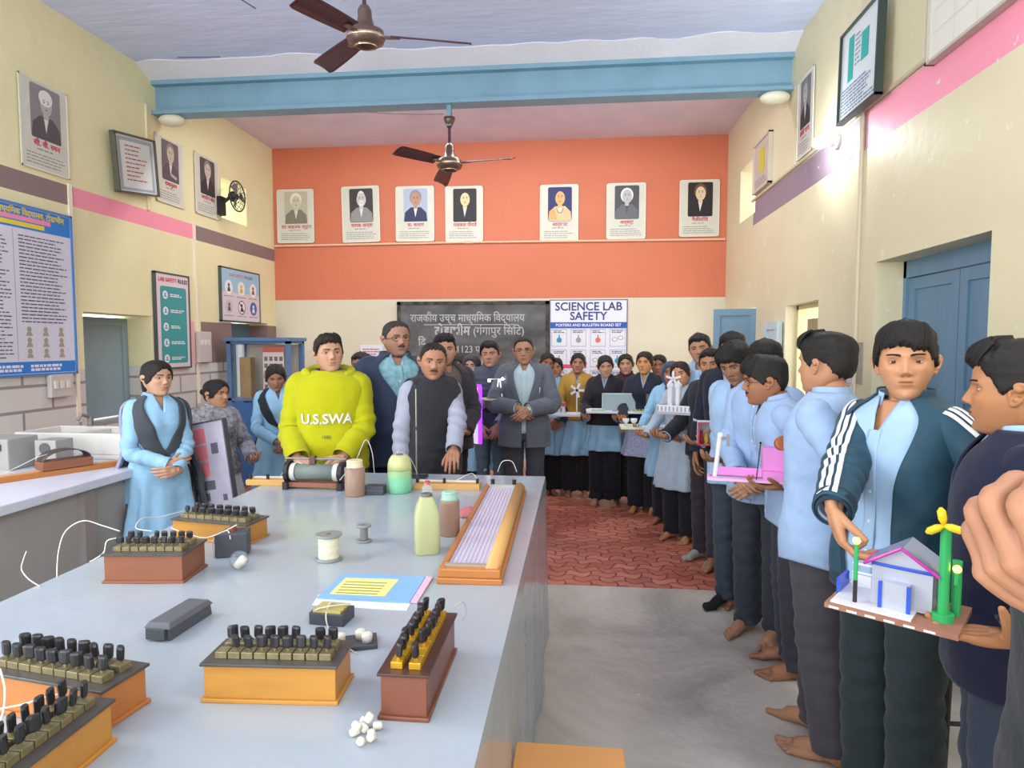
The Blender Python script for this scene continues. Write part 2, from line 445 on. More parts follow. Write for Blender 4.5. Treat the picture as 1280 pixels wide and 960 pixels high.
# ---- blue painted timber shutters and doors
m_blue = mat('blue_door_paint', '6D8FA8', rough=0.45, var=0.22, vscale=3.5, stretch=(1, 1, 0.25), bump=0.2, bscale=20)
m_bluegrey = mat('grey_shutter_paint', '8FA3A9', rough=0.5, var=0.1, vscale=3)
m_iron = mat('dark_iron', '3A3A3C', rough=0.45, metal=0.6)
def leaf(mb, x, y0, y1, z0, z1, t=0.035, npan=3, s=-1):
    """panelled leaf in the plane x, with stiles, rails and sunk panels; s = side that faces the room"""
    mb.box(x, x + t, y0, y1, z0, z1)
    w = 0.07
    x0, x1 = (x - 0.014, x) if s < 0 else (x + t, x + t + 0.014)
    for a, b in ((y0, y0 + w), (y1 - w, y1)): mb.box(x0, x1, a, b, z0, z1)
    for k in range(npan + 1):
        zc = z0 + (z1 - z0 - w) * k / npan; mb.box(x0, x1, y0 + w, y1 - w, zc, zc + w)
# main door in right wall
d1 = MB(); ym = 3.74
leaf(d1, XR + 0.2, 3.2, ym - 0.004, 0.01, 2.06); o = struct(d1.build('door_1', m_blue))
hb = MB(); hb.tube([(XR + 0.19, ym - 0.05, 1.0), (XR + 0.16, ym - 0.05, 1.03), (XR + 0.16, ym - 0.05, 1.15), (XR + 0.19, ym - 0.05, 1.18)], 0.007); hb.build('door_handle', m_iron, o)
d1 = MB(); leaf(d1, XR + 0.2, ym + 0.004, 4.28, 0.01, 2.06); o = struct(d1.build('door_2', m_blue))
hb = MB(); hb.tube([(XR + 0.19, ym + 0.05, 1.0), (XR + 0.16, ym + 0.05, 1.03), (XR + 0.16, ym + 0.05, 1.15), (XR + 0.19, ym + 0.05, 1.18)], 0.007); hb.build('door_handle', m_iron, o)
fr = MB(); fr.box(XR + 0.17, XR + 0.3, 3.17, 3.2, 0, 2.17); fr.box(XR + 0.17, XR + 0.3, 4.285, 4.32, 0, 2.17); fr.box(XR + 0.17, XR + 0.3, 3.17, 4.32, 2.065, 2.17)
struct(fr.build('trim_9', m_blue))
# far window right wall: open blue leaf swung into the room
w = MB(); w.box(XR + 0.3, XR + 0.34, 7.05, 7.1, 0.9, 2.05); w.box(XR + 0.3, XR + 0.34, 7.9, 7.95, 0.9, 2.05); w.box(XR + 0.3, XR + 0.34, 7.05, 7.95, 0.9, 0.96); w.box(XR + 0.3, XR + 0.34, 7.05, 7.95, 1.99, 2.05)
o = struct(w.build('window_1', m_blue))
lf = MB(); leaf(lf, 0, 0, 0.44, 0.93, 2.03, npan=2); l = lf.build('window_leaf', m_blue, o); l.location = (XR + 0.02, 7.1, 0); l.rotation_euler = (0, 0, R(78))
bars = MB()
for k in range(6): bars.tube([(XR + 0.32, 7.1 + 0.8 * (k + .5) / 6, 0.95), (XR + 0.32, 7.1 + 0.8 * (k + .5) / 6, 2.0)], 0.006, n=6)
bars.build('window_bars', m_iron, o)
# boarded window right wall
w = MB(); w.box(XR + 0.12, XR + 0.15, 5.3, 5.86, 0.92, 1.87); for_ = mat('plywood_board', 'A99873', rough=0.6, var=0.2, vscale=5, stretch=(1, 4, 1))
o = struct(w.build('window_2', for_))
w = MB(); w.box(XR + 0.1, XR + 0.16, 5.28, 5.32, 0.9, 2.0); w.box(XR + 0.1, XR + 0.16, 6.04, 6.08, 0.9, 2.0); w.box(XR + 0.1, XR + 0.16, 5.28, 6.08, 1.96, 2.0); w.build('window_frame', m_reveal, o)
lf = MB(); leaf(lf, 0, 0, 0.36, 0.93, 1.86, npan=1, s=-1); l = lf.build('window_leaf', mat('pale_blue_leaf', 'C2D0D8', rough=0.5, var=0.1), o); l.location = (XR - 0.045, 6.12, 0); l.rotation_euler = (0, 0, R(3))
# ventilators
for i, (x, y0, y1, z0, z1) in enumerate(((XL - 0.38, 7.2, 7.78, 3.13, 3.6), (XR + 0.36, 7.18, 7.84, 3.06, 3.66))):
    w = MB(); w.box(x - 0.01, x + 0.01, y0, y1, z0, z0 + 0.03); w.box(x - 0.01, x + 0.01, y0, y1, z1 - 0.03, z1); w.box(x - 0.01, x + 0.01, y0, y0 + 0.03, z0, z1); w.box(x - 0.01, x + 0.01, y1 - 0.03, y1, z0, z1)
    struct(w.build('window_%d' % (3 + i), m_reveal))
# left shuttered niche
w = MB(); x = XL - 0.3
leaf(w, x, 5.03, 5.2, 0.97, 1.9, npan=2, s=1); leaf(w, x, 5.215, 5.89, 0.97, 1.9, npan=1, s=1)
o = struct(w.build('window_5', m_bluegrey))
w = MB(); w.tube([(x + 0.075, 5.2, 1.0), (x + 0.075, 5.2, 1.85)], 0.005); w.sphere((x + 0.075, 5.2, 1.86), 0.012); w.sphere((x + 0.075, 5.2, 1.0), 0.012); w.build('shutter_bolt', mat('bolt_chrome', 'E8E8E8', rough=0.25, metal=0.8), o)
# near windows for daylight (left of the frame; the unseen one behind the photographer is added)
def big_window(name, axis, pos, a0, a1, z0, z1):
    w = MB(); n = 4; t = 0.05
    def bx(A0, A1, Z0, Z1):
        if axis == 0: w.box(pos - 0.03, pos + 0.03, A0, A1, Z0, Z1)
        else: w.box(A0, A1, pos - 0.03, pos + 0.03, Z0, Z1)
    for k in range(n + 1):
        a = a0 + (a1 - a0 - t) * k / n; bx(a, a + t, z0, z1)
    for k in range(3):
        z = z0 + (z1 - z0 - t) * k / 2; bx(a0, a1, z, z + t)
    return struct(w.build(name, m_blue))
big_window('window_6', 0, XL - 0.3, -0.9, 2.1, 0.9, 3.3)
big_window('window_7', 1, YF - 0.3, -3.4, 1.0, 0.8, 3.4)
w = MB(); leaf(w, XL - 0.3, 7.36, 8.24, 0.01, 1.92, s=1); struct(w.build('door_3', m_blue))
# ================================================================ people
def sstep(a, b, x):
    t = np.clip((x - a) / (b - a), 0, 1); return t * t * (3 - 2 * t)
def wob(P, seed, f=1.0):
    """smooth pseudo noise about -1..1 for arrays of points"""
    rs = np.random.RandomState(seed); v = np.zeros(len(P)); tot = 0
    for i in range(5):
        k = rs.normal(size=3); k /= np.linalg.norm(k); k *= f * (1.0 + 0.75 * i)
        k2 = rs.normal(size=3) * f * 0.7
        w = 1.0 / (1 + 0.6 * i); tot += w
        v += w * np.sin(P @ k + 1.6 * np.sin(P @ k2 + rs.rand() * 6) + rs.rand() * 6)
    return v / tot
def sm_interp(x, xs, ys, sm=0.02):
    o = np.argsort(xs); xs = np.array(xs, float)[o]; ys = np.array(ys, float)[o]
    return sum(np.interp(x + d * sm, xs, ys) * w for d, w in ((-1.5, .12), (-.75, .23), (0, .3), (.75, .23), (1.5, .12)))
def grid_faces(nu, nv, closed):
    w = nu if closed else nu + 1; f = []
    for j in range(nv):
        for i in range(nu):
            a = j * w + i; b = j * w + (i + 1) % w; f.append((a, b, b + w, a + w))
    return f
class NM:
    """numpy mesh accumulator"""
    def __init__(s): s.V = []; s.Fc = []; s.n = 0
    def add(s, V, Fc): s.V.append(np.asarray(V, float)); s.Fc += [tuple(i + s.n for i in f) for f in Fc]; s.n += len(V); return s
    def verts(s): return np.concatenate(s.V) if s.V else np.zeros((0, 3))
def frames(P, ref):
    T = np.gradient(P, axis=0); T /= np.linalg.norm(T, axis=1)[:, None] + 1e-9
    A = []; a = np.array(ref, float)
    for t in T:
        a = a - t * (a @ t); a /= np.linalg.norm(a) + 1e-9; A.append(a)
    A = np.array(A); B = np.cross(T, A)
    return T, A, B
def spline(P, n):
    P = np.array(P, float); m = len(P); t = np.linspace(0, m - 1, n); o = []
    for x in t:
        i = min(int(x), m - 2); f = x - i
        p0, p1, p2, p3 = P[max(i - 1, 0)], P[i], P[i + 1], P[min(i + 2, m - 1)]
        o.append(0.5 * ((2 * p1) + (-p0 + p2) * f + (2 * p0 - 5 * p1 + 4 * p2 - p3) * f * f + (-p0 + 3 * p1 - 3 * p2 + p3) * f ** 3))
    return np.array(o)
def limb(pts, rad, n=12, m=14, ref=(1, 0, 0), caps=True, flat=1.0):
    """tapered tube with round ends; pts k x 3, rad k"""
    q = spline(np.c_[np.array(pts, float), np.array(rad, float)], m); P, r = q[:, :3], q[:, 3]
    T, A, B = frames(P, ref)
    rings = []
    if caps:
        for k in (1.0, 0.8, 0.45): rings.append((P[0] - T[0] * r[0] * k * flat, r[0] * math.sqrt(max(0, 1 - k * k)) + 1e-4, A[0], B[0]))
    for i in range(m): rings.append((P[i], r[i], A[i], B[i]))
    if caps:
        for k in (0.45, 0.8, 1.0): rings.append((P[-1] + T[-1] * r[-1] * k, r[-1] * math.sqrt(max(0, 1 - k * k)) + 1e-4, A[-1], B[-1]))
    an = np.linspace(0, 2 * PI, n, endpoint=False); V = []
    for c, rr, a, b in rings: V.append(c + rr * (np.cos(an)[:, None] * a + flat * np.sin(an)[:, None] * b))
    V = np.concatenate(V); Fc = grid_faces(n, len(rings) - 1, True)
    Fc.append(tuple(range(n))[::-1]); Fc.append(tuple(range(len(V) - n, len(V))))
    return V, Fc
def mesh_of(name, V, Fc, m=None, smooth=True):
    me = bpy.data.meshes.new(name); me.from_pydata(V.tolist() if hasattr(V, 'tolist') else V, [], Fc)
    if m is not None: me.materials.append(m)
    if smooth: me.polygons.foreach_set('use_smooth', [True] * len(me.polygons))
    return me
def link(name, me, parent, solid=0.0, off=-1, weld=0):
    o = bpy.data.objects.new(name, me); COL.objects.link(o)
    if parent is not None: o.parent = parent
    if weld: o.modifiers.new('weld', 'WELD').merge_threshold = weld
    if solid:
        md = o.modifiers.new('thickness', 'SOLIDIFY'); md.thickness = solid; md.offset = off
    return o
def remesh(V, Fc, vox, smooth=3):
    me = mesh_of('tmp', V, Fc); o = bpy.data.objects.new('tmp', me); COL.objects.link(o)
    md = o.modifiers.new('r', 'REMESH'); md.mode = 'VOXEL'; md.voxel_size = vox
    if smooth:
        sm = o.modifiers.new('s', 'SMOOTH'); sm.iterations = smooth; sm.factor = 0.5
    dg = bpy.context.evaluated_depsgraph_get(); dg.update()
    m2 = bpy.data.meshes.new_from_object(o.evaluated_get(dg))
    n = len(m2.vertices); co = np.empty(n * 3); m2.vertices.foreach_get('co', co); co = co.reshape(-1, 3)
    fs = [tuple(p.vertices) for p in m2.polygons]
    bpy.data.objects.remove(o); bpy.data.meshes.remove(me); bpy.data.meshes.remove(m2)
    return co, fs
def rotm(yaw, pitch, roll): return np.array(Euler((R(pitch), R(roll), R(yaw)), 'ZXY' if False else 'XYZ').to_matrix())

# ---------------------------------------------------------------- head
ZP = [.5, .47, .42, .34, .22, .1, 0, -.1, -.2, -.3, -.38, -.45, -.49, -.5]
YFp = [0, .17, .28, .355, .395, .40, .39, .385, .38, .37, .36, .335, .25, .1]
YBp = [0, -.2, -.31, -.40, -.46, -.47, -.455, -.42, -.35, -.25, -.15, -.06, -.02, 0]
WPp = [0, .15, .235, .30, .340, .352, .35, .34, .318, .275, .232, .175, .10, .03]
def head_surface(a, z, fw=1.0, jaw=1.0, feat=True, nose=1.0):
    yf = sm_interp(z, ZP, YFp, .012); yb = sm_interp(z, ZP, YBp, .02); w = sm_interp(z, ZP, WPp, .015) * fw
    cr = np.sqrt(np.clip(1 - (np.clip(z - .22, 0, .28) / .2801) ** 2, 0, 1)); up = z > .22
    w = np.where(up, .325 * fw * cr, w); yf = np.where(up, .395 * cr, yf); yb = np.where(up, -.46 * cr, yb)
    w = w * (1 + (jaw - 1) * sstep(-.05, -.35, z))
    s, c = np.sin(a), np.cos(a)
    x = w * np.sign(s) * np.abs(s) ** 0.9
    y = np.where(c > 0, yf * np.abs(c) ** 0.78, yb * np.abs(c) ** 0.95)
    if feat:
        def g(x0, z0, sx, sz): return np.exp(-((x - x0) / sx) ** 2 - ((z - z0) / sz) ** 2)
        def g2(x0, z0, sx, sz): return g(x0, z0, sx, sz) + g(-x0, z0, sx, sz)
        F_ = (c > 0.0) * sstep(0, .35, c)
        pr = np.clip((.10 - z) / .20, 0, 1)
        nz = np.where(z > -.10, pr ** 1.15, 1 - sstep(-.10, -.165, z)) * np.exp(-(x / (.030 + .032 * pr)) ** 2)
        d = .108 * nose * nz + .032 * g2(.055, -.128, .028, .026) - .062 * g2(.15, .045, .085, .05) + .020 * g2(.13, .118, .10, .026)
        d += .018 * g2(.21, -.07, .07, .06) + .022 * g(0, -.24, .12, .06) + .020 * g(0, -.216, .070, .014) + .026 * g(0, -.266, .062, .018) - .026 * g(0, -.240, .085, .008)
        d += .03 * g(0, -.42, .085, .05) - .016 * g(0, -.325, .09, .022) - .012 * g2(.115, -.16, .02, .06) - .006 * g(0, -.18, .012, .02)
        y = y + d * F_
    return np.stack([x, y, z], -1)
def head_grid(nu, nv, **k):
    """returns points (nv+1)*nu and (a, z); a=0 is the front; the rows are denser over the face"""
    t = np.linspace(0.0, 1.0, nv + 1); z = .5 * np.cos(PI * t)
    z = np.clip(z, -.4995, .4995)
    ua = np.linspace(-PI, PI, nu, endpoint=False); a = ua - 0.45 * np.sin(ua)   # denser in front
    Z, A = np.meshgrid(z, a, indexing='ij'); A = A.ravel(); Z = Z.ravel()
    return head_surface(A, Z, **k), A, Z, grid_faces(nu, nv, True)
def hairline(a, pts):
    d = np.abs(np.degrees(a)); xs, ys = zip(*pts); return sm_interp(d, xs, ys, 4)
HL = dict(
    short=[(0, .30), (35, .30), (55, .24), (68, .12), (76, .0), (86, -.03), (92, .09), (112, .06), (125, -.08), (150, -.18), (180, -.2)],
    fringe=[(0, .225), (30, .215), (50, .19), (66, .10), (76, -.02), (88, -.05), (93, .08), (112, .05), (125, -.10), (150, -.22), (180, -.24)],
    recede=[(0, .38), (30, .37), (50, .30), (68, .15), (76, .0), (86, -.02), (92, .09), (112, .06), (125, -.08), (150, -.17), (180, -.19)],
    tied=[(0, .31), (20, .27), (42, .15), (58, .03), (74, -.11), (95, -.13), (112, -.05), (125, -.12), (150, -.24), (180, -.26)],
)
def hair_mesh(style, seed, fw, vol=1.0, res=1.0, side=1):
    P, A, Z, Fc = head_grid(int(110 * res), int(80 * res), fw=fw, feat=False)
    key = 'tied' if style in ('bun', 'ponytail', 'braid', 'tied', 'loose') else style
    h = hairline(A, HL[key])
    h = h + (.02 * np.sin(A * 7 + 2.3 * seed) * (np.abs(A) < 1.1) * (key in ('short', 'fringe'))) + .012 * np.sin(A * 17 + seed) + .010 * np.sin(A * 31 + 2 * seed)
    if key == 'fringe': h = h + side * .05 * np.sin(A * 1.3) * (np.abs(A) < 1.2)
    mk = sstep(-.022, .022, Z - h)
    N = P - np.array([0, -.03, -.05]); N /= np.linalg.norm(N, axis=1)[:, None]
    top = sstep(.1, .42, P[:, 2])
    th = {'short': .035 + .05 * top, 'fringe': .045 + .075 * top, 'recede': .018 + .03 * top, 'tied': .038 + .022 * top}[key] * vol
    if key in ('short', 'fringe'):
        fr = np.exp(-((np.degrees(A) - side * 10) / 42) ** 2) * sstep(.12, .3, Z)
        th = th + .035 * fr * vol
    if key == 'tied':   # centre parting, combed back
        th = th - .026 * np.exp(-(P[:, 0] / .016) ** 2) * (P[:, 1] > -.15) * (Z > .2)
    th = th * (1 + .18 * wob(P, seed + 21, 7) * (key in ('short', 'fringe')))
    st = np.sin((A + .25 * np.sin(Z * 9 + seed)) * 26 + 3 * np.sin(Z * 7)) * .5 + np.sin(A * 61 + 5 * Z + seed) * .3 + wob(P, seed, 14) * .9 + wob(P, seed + 3, 38) * .5
    amp = .0035 if key in ('tied', 'recede') else .0085
    off = th * mk - .05 * (1 - mk) + amp * st * mk
    V = P + N * off[:, None]
    out = NM().add(V, Fc)
    rs = np.random.RandomState(seed)
    if key in ('short', 'fringe') and res > .9:      # loose locks along the fringe and over the crown
        for k in range(64):
            a0 = R(rs.uniform(-62, 62)); z0 = .40 + .07 * rs.rand()
            a1 = a0 + side * R(rs.uniform(6, 30)); hl = float(hairline(np.array([a1]), HL[key])[0]) - rs.uniform(0, .02)
            q = []
            for t in np.linspace(0, 1, 6):
                aa = a0 + (a1 - a0) * t; zz = z0 + (hl - z0) * t
                p = head_surface(np.array([aa]), np.array([zz]), fw=fw, feat=False)[0]; n = p - np.array([0, -.03, -.05]); n /= np.linalg.norm(n)
                q.append(p + n * ((.035 + .05 * float(sstep(.1, .42, np.array([zz]))[0]) + .045) * vol * (1 - .30 * t)))
            out.add(*limb(q, [.018, .024, .026, .022, .015, .004], n=6, m=7))
    if style == 'bun':
        V2, F2 = limb([(0, -.44, .10), (0, -.60, .08)], [.10, .12], n=14, m=6); out.add(V2, F2)
    if style in ('ponytail',):
        V2, F2 = limb([(0, -.42, .12), (0, -.56, .12), (0, -.62, -.1), (0, -.56, -.45), (.02, -.5, -.75)], [.05, .075, .085, .07, .02], n=14, m=22); out.add(V2 + .006 * wob(V2, seed, 30)[:, None], F2)
    if style in ('braid',):
        q = spline([(0, -.40, -.05), (.05, -.46, -.3), (.16, -.40, -.7), (.20, -.36, -1.2), (.2, -.35, -1.6)], 60)
        for ph in (0, PI):
            c = q.copy(); t = np.linspace(0, 26, 60); c[:, 0] += .03 * np.sin(t + ph); c[:, 1] += .018 * np.sin(2 * t + ph)
            out.add(*limb(c, [.052] * 50 + list(np.linspace(.05, .02, 10)), n=8, m=60))
    return out
def patch_on_head(mask_fn, th, fw, jaw, res=1.0, amp=.004, seed=1, fs=60):
    P, A, Z, Fc = head_grid(int(150 * res), int(110 * res), fw=fw, jaw=jaw)
    mk = mask_fn(P, A)
    N = P - np.array([0, -.05, 0]); N /= np.linalg.norm(N, axis=1)[:, None]
    V = P + N * (th * mk - .012 * (1 - mk) + amp * mk * wob(P, seed, fs))[:, None]
    keep = [f for f in Fc if max(mk[i] for i in f) > .001]
    u = sorted({i for f in keep for i in f}); mp = {i: k for k, i in enumerate(u)}
    return V[u], [tuple(mp[i] for i in f) for f in keep]
def m_brow(P, A):
    ax = np.abs(P[:, 0]); t = (ax - .05) / .19
    zc = .118 + .022 * np.sin(np.clip(t, 0, 1) * 2.2) - .02 * np.clip(t - .6, 0, 1)
    w = .017 * (1 - .55 * np.clip(t, 0, 1))
    return sstep(1.5, .6, np.abs(P[:, 2] - zc) / w) * sstep(-.06, .1, t) * sstep(1.08, .85, t) * (np.cos(A) > 0)
def m_stache(P, A):
    ax = np.abs(P[:, 0]); zc = -.188 - .10 * np.clip(ax - .02, 0, 1) - .6 * np.clip(ax - .08, 0, 1) ** 1.2
    return sstep(1.4, .7, np.abs(P[:, 2] - zc) / .02) * sstep(.125, .1, ax) * (np.cos(A) > 0)
def m_beard(P, A):
    ax = np.abs(P[:, 0]); z = P[:, 2]
    chin = np.exp(-(ax / .10) ** 4 - ((z + .40) / .10) ** 4) * (np.abs(z + .24) > .04)
    return np.maximum(sstep(.3, .6, chin) * (np.cos(A) > 0), m_stache(P, A))

m_hair = mat('black_hair', '17130F', rough=0.42, var=0.45, vscale=240, spec=0.5, bump=0.5, bscale=500)
m_hairb = mat('brown_black_hair', '2A211C', rough=0.48, var=0.4, vscale=240, spec=0.45, bump=0.5, bscale=500)
m_hairg = mat('greying_hair', '4A4542', rough=0.55, col2='2B2725', vscale=400, spec=0.3, bump=0.5, bscale=600)
m_stubble = mat('moustache_hair', '2A2420', rough=0.7, var=0.4, vscale=500)
m_greybeard = mat('grey_beard_hair', '77706A', rough=0.8, col2='3c3733', vscale=600)
m_skin = mat('skin', 'A87A5C', rough=0.5, vcol='skin_tone', spec=0.35, sss=0.08, bump=0.06, bscale=350)
m_eye = mat('eye_surface', 'DDDDDD', rough=0.15, vcol='eye_tone', spec=0.5)
m_gl = mat('glasses_metal', '554A44', rough=0.3, metal=0.7)
m_gll = mat('glasses_lens', 'FFFFFF', rough=0.03, trans=1.0, alpha=0.25, ior=1.1)

def set_vcol(me, name, C):
    at = me.color_attributes.new(name, 'FLOAT_COLOR', 'POINT')
    a = np.ones((len(C), 4), np.float32); a[:, :3] = C; at.data.foreach_set('color', a.ravel())
def skin_colors(Ph, base, bb=None, lips=1.0, female=False, stub=0.0):
    """colours from head coordinates"""
    b = np.array(lin(base)) if bb is None else bb; C = np.tile(b, (len(Ph), 1)); x, y, z = Ph.T
    C *= (1 + .05 * wob(Ph, 11, 9))[:, None]
    front = y > .15
    ax = np.abs(x)
    def blend(m, col): C[:] = C * (1 - m[:, None]) + np.array(col) * m[:, None]
    # lips
    wl = sstep(.095, .06, ax)
    ml = wl * sstep(.036, .020, np.abs(z + .240 + .10 * ax * (z < -.24) - .0)) * front
    blend(ml * .75, b * np.array([.80, .46, .48]) if not female else b * np.array([.86, .45, .5]))
    mc = sstep(.011, .004, np.abs(z + .240)) * wl * front; blend(mc * .8, b * .22)
    # nostrils
    mn = np.exp(-((ax - .035) / .016) ** 2 - ((z + .158) / .010) ** 2) * front; blend(mn * .85, b * .15)
    # eye surroundings a touch browner, cheeks redder
    me_ = np.exp(-((ax - .15) / .10) ** 2 - ((z - .035) / .055) ** 2) * front; blend(me_ * .28, b * np.array([.62, .52, .5]))
    mk = np.exp(-((ax - .21) / .09) ** 2 - ((z + .10) / .08) ** 2) * front; blend(mk * .22, b * np.array([1.12, .85, .8]))
    if stub:
        ms = sstep(-.12, -.22, z - .35 * np.clip(ax - .1, 0, 1)) * sstep(-.62, -.45, z) * (y > -.05) * (1 - ml); blend(ms * stub, b * .5)
    return C
# ---------------------------------------------------------------- hands and feet
def hand_parts(curl=(25, 30, 20), spread=4, thumb=(35, 10), side=1, point=None):
    """fingers +Y, palm faces +Z, thumb on side*X; unit metres for a 0.18 m hand"""
    out = NM()
    out.add(*limb([(0, -.03, -.001), (0, .0, 0), (0.0, .03, 0)], [.025, .026, .030], n=14, m=7, flat=.72))
    xs = [.030, .010, -.011, -.030]; L = [(.042, .026, .022), (.046, .029, .023), (.043, .027, .022), (.034, .021, .020)]; kn = [.090, .093, .088, .080]
    for i in range(4):
        out.add(*limb([(xs[i] * .55, .005, 0), (xs[i] * .95, .055, .0), (xs[i], kn[i], 0)], [.015, .0145, .0115], n=10, m=7))
        p = np.array([xs[i], kn[i], 0.0]); ang = 0; pts = [p + np.array([0, -.01, 0])]; pts.append(p)
        c = curl if not isinstance(curl[0], (list, tuple)) else curl[i]
        sp = R((1.5 - i) * spread)
        for k in range(3):
            ang += R(c[k] + i * (3 if c[k] > 5 else 0)); d = np.array([math.sin(sp) * math.cos(ang), math.cos(ang) * math.cos(sp), math.sin(ang)]); p = p + d * L[i][k]; pts.append(p)
        r0 = .0098 - .0006 * (i == 3) * 2
        # straight phalanges with rounded joints
        V = [pts[0]]; rr = [r0 * 1.05]
        for k in range(1, len(pts) - 1):
            V.append(pts[k]); rr.append(r0 * (1.08 - .05 * k)); V.append((pts[k] + pts[k + 1]) / 2); rr.append(r0 * (.98 - .06 * k))
        V.append(pts[-1]); rr.append(r0 * .74)
        out.add(*limb(V, rr, n=10, m=22))
    # web / heel of the palm and thumb
    out.add(*limb([(.012, .015, .004), (.026, .048, .004)], [.019, .014], n=10, m=6))
    out.add(*limb([(-.014, .012, .003), (-.022, .05, .003)], [.017, .013], n=10, m=6))
    a, b = R(thumb[0]), R(thumb[1]); p = np.array([.020, .018, .006]); pts = [p]
    d = np.array([math.sin(a) * math.cos(b), math.cos(a) * math.cos(b), math.sin(b) + .2])
    for k, l in enumerate((.040, .032, .026)):
        dd = d + np.array([-.18 * k, .12 * k, .12 * k * (b > 0)]); dd /= np.linalg.norm(dd); p = p + dd * l; pts.append(p)
    out.add(*limb(pts, [.0165, .0125, .0115, .0082], n=10, m=12))
    V = out.verts(); V[:, 0] *= side
    Fc = out.Fc if side > 0 else [f[::-1] for f in out.Fc]
    return V, Fc
def foot_parts(side=1, bare=True):
    """heel at origin back, toes +Y, sole at z=0; big toe on -side*X"""
    out = NM(); s = -side
    out.add(*limb([(0, .0, .10), (0, -.005, .06), (0, -.012, .034)], [.036, .038, .034], n=12, m=8))
    out.add(*limb([(0, -.015, .032), (0 * s, .06, .045), (.006 * s, .12, .032)], [.031, .033, .030], n=12, m=10))
    out.add(*limb([(0, .03, .05), (.010 * s, .10, .034), (.020 * s, .155, .019)], [.030, .026, .019], n=12, m=8))
    out.add(*limb([(-.004 * s, .05, .022), (-.018 * s, .10, .019), (-.022 * s, .14, .016)], [.022, .021, .017], n=12, m=8))
    out.add(*limb([(0.02 * s, .145, .019), (-.026 * s, .13, .016)], [.020, .016], n=10, m=6))
    if bare:
        for k, (x, y, l, r) in enumerate(((.026, .165, .042, .0125), (.007, .163, .034, .0088), (-.008, .155, .030, .0082), (-.021, .146, .026, .0078), (-.033, .135, .022, .0074))):
            out.add(*limb([(x * s, y - .02, r + .006), (x * s, y + l * .5, r + .005), (x * s * 1.03, y + l, r)], [r * 1.05, r * .9, r], n=9, m=7))
    else:
        out.add(*limb([(0.02 * s, .15, .022), (-.012 * s, .175, .018)], [.026, .024], n=12, m=6)); out.add(*limb([(.015 * s, .14, .022), (.010 * s, .195, .018)], [.024, .018], n=12, m=6))
    V = out.verts(); V[:, 2] = np.maximum(V[:, 2], .0015 * (V[:, 1] * 0 + 1))
    return V, out.Fc
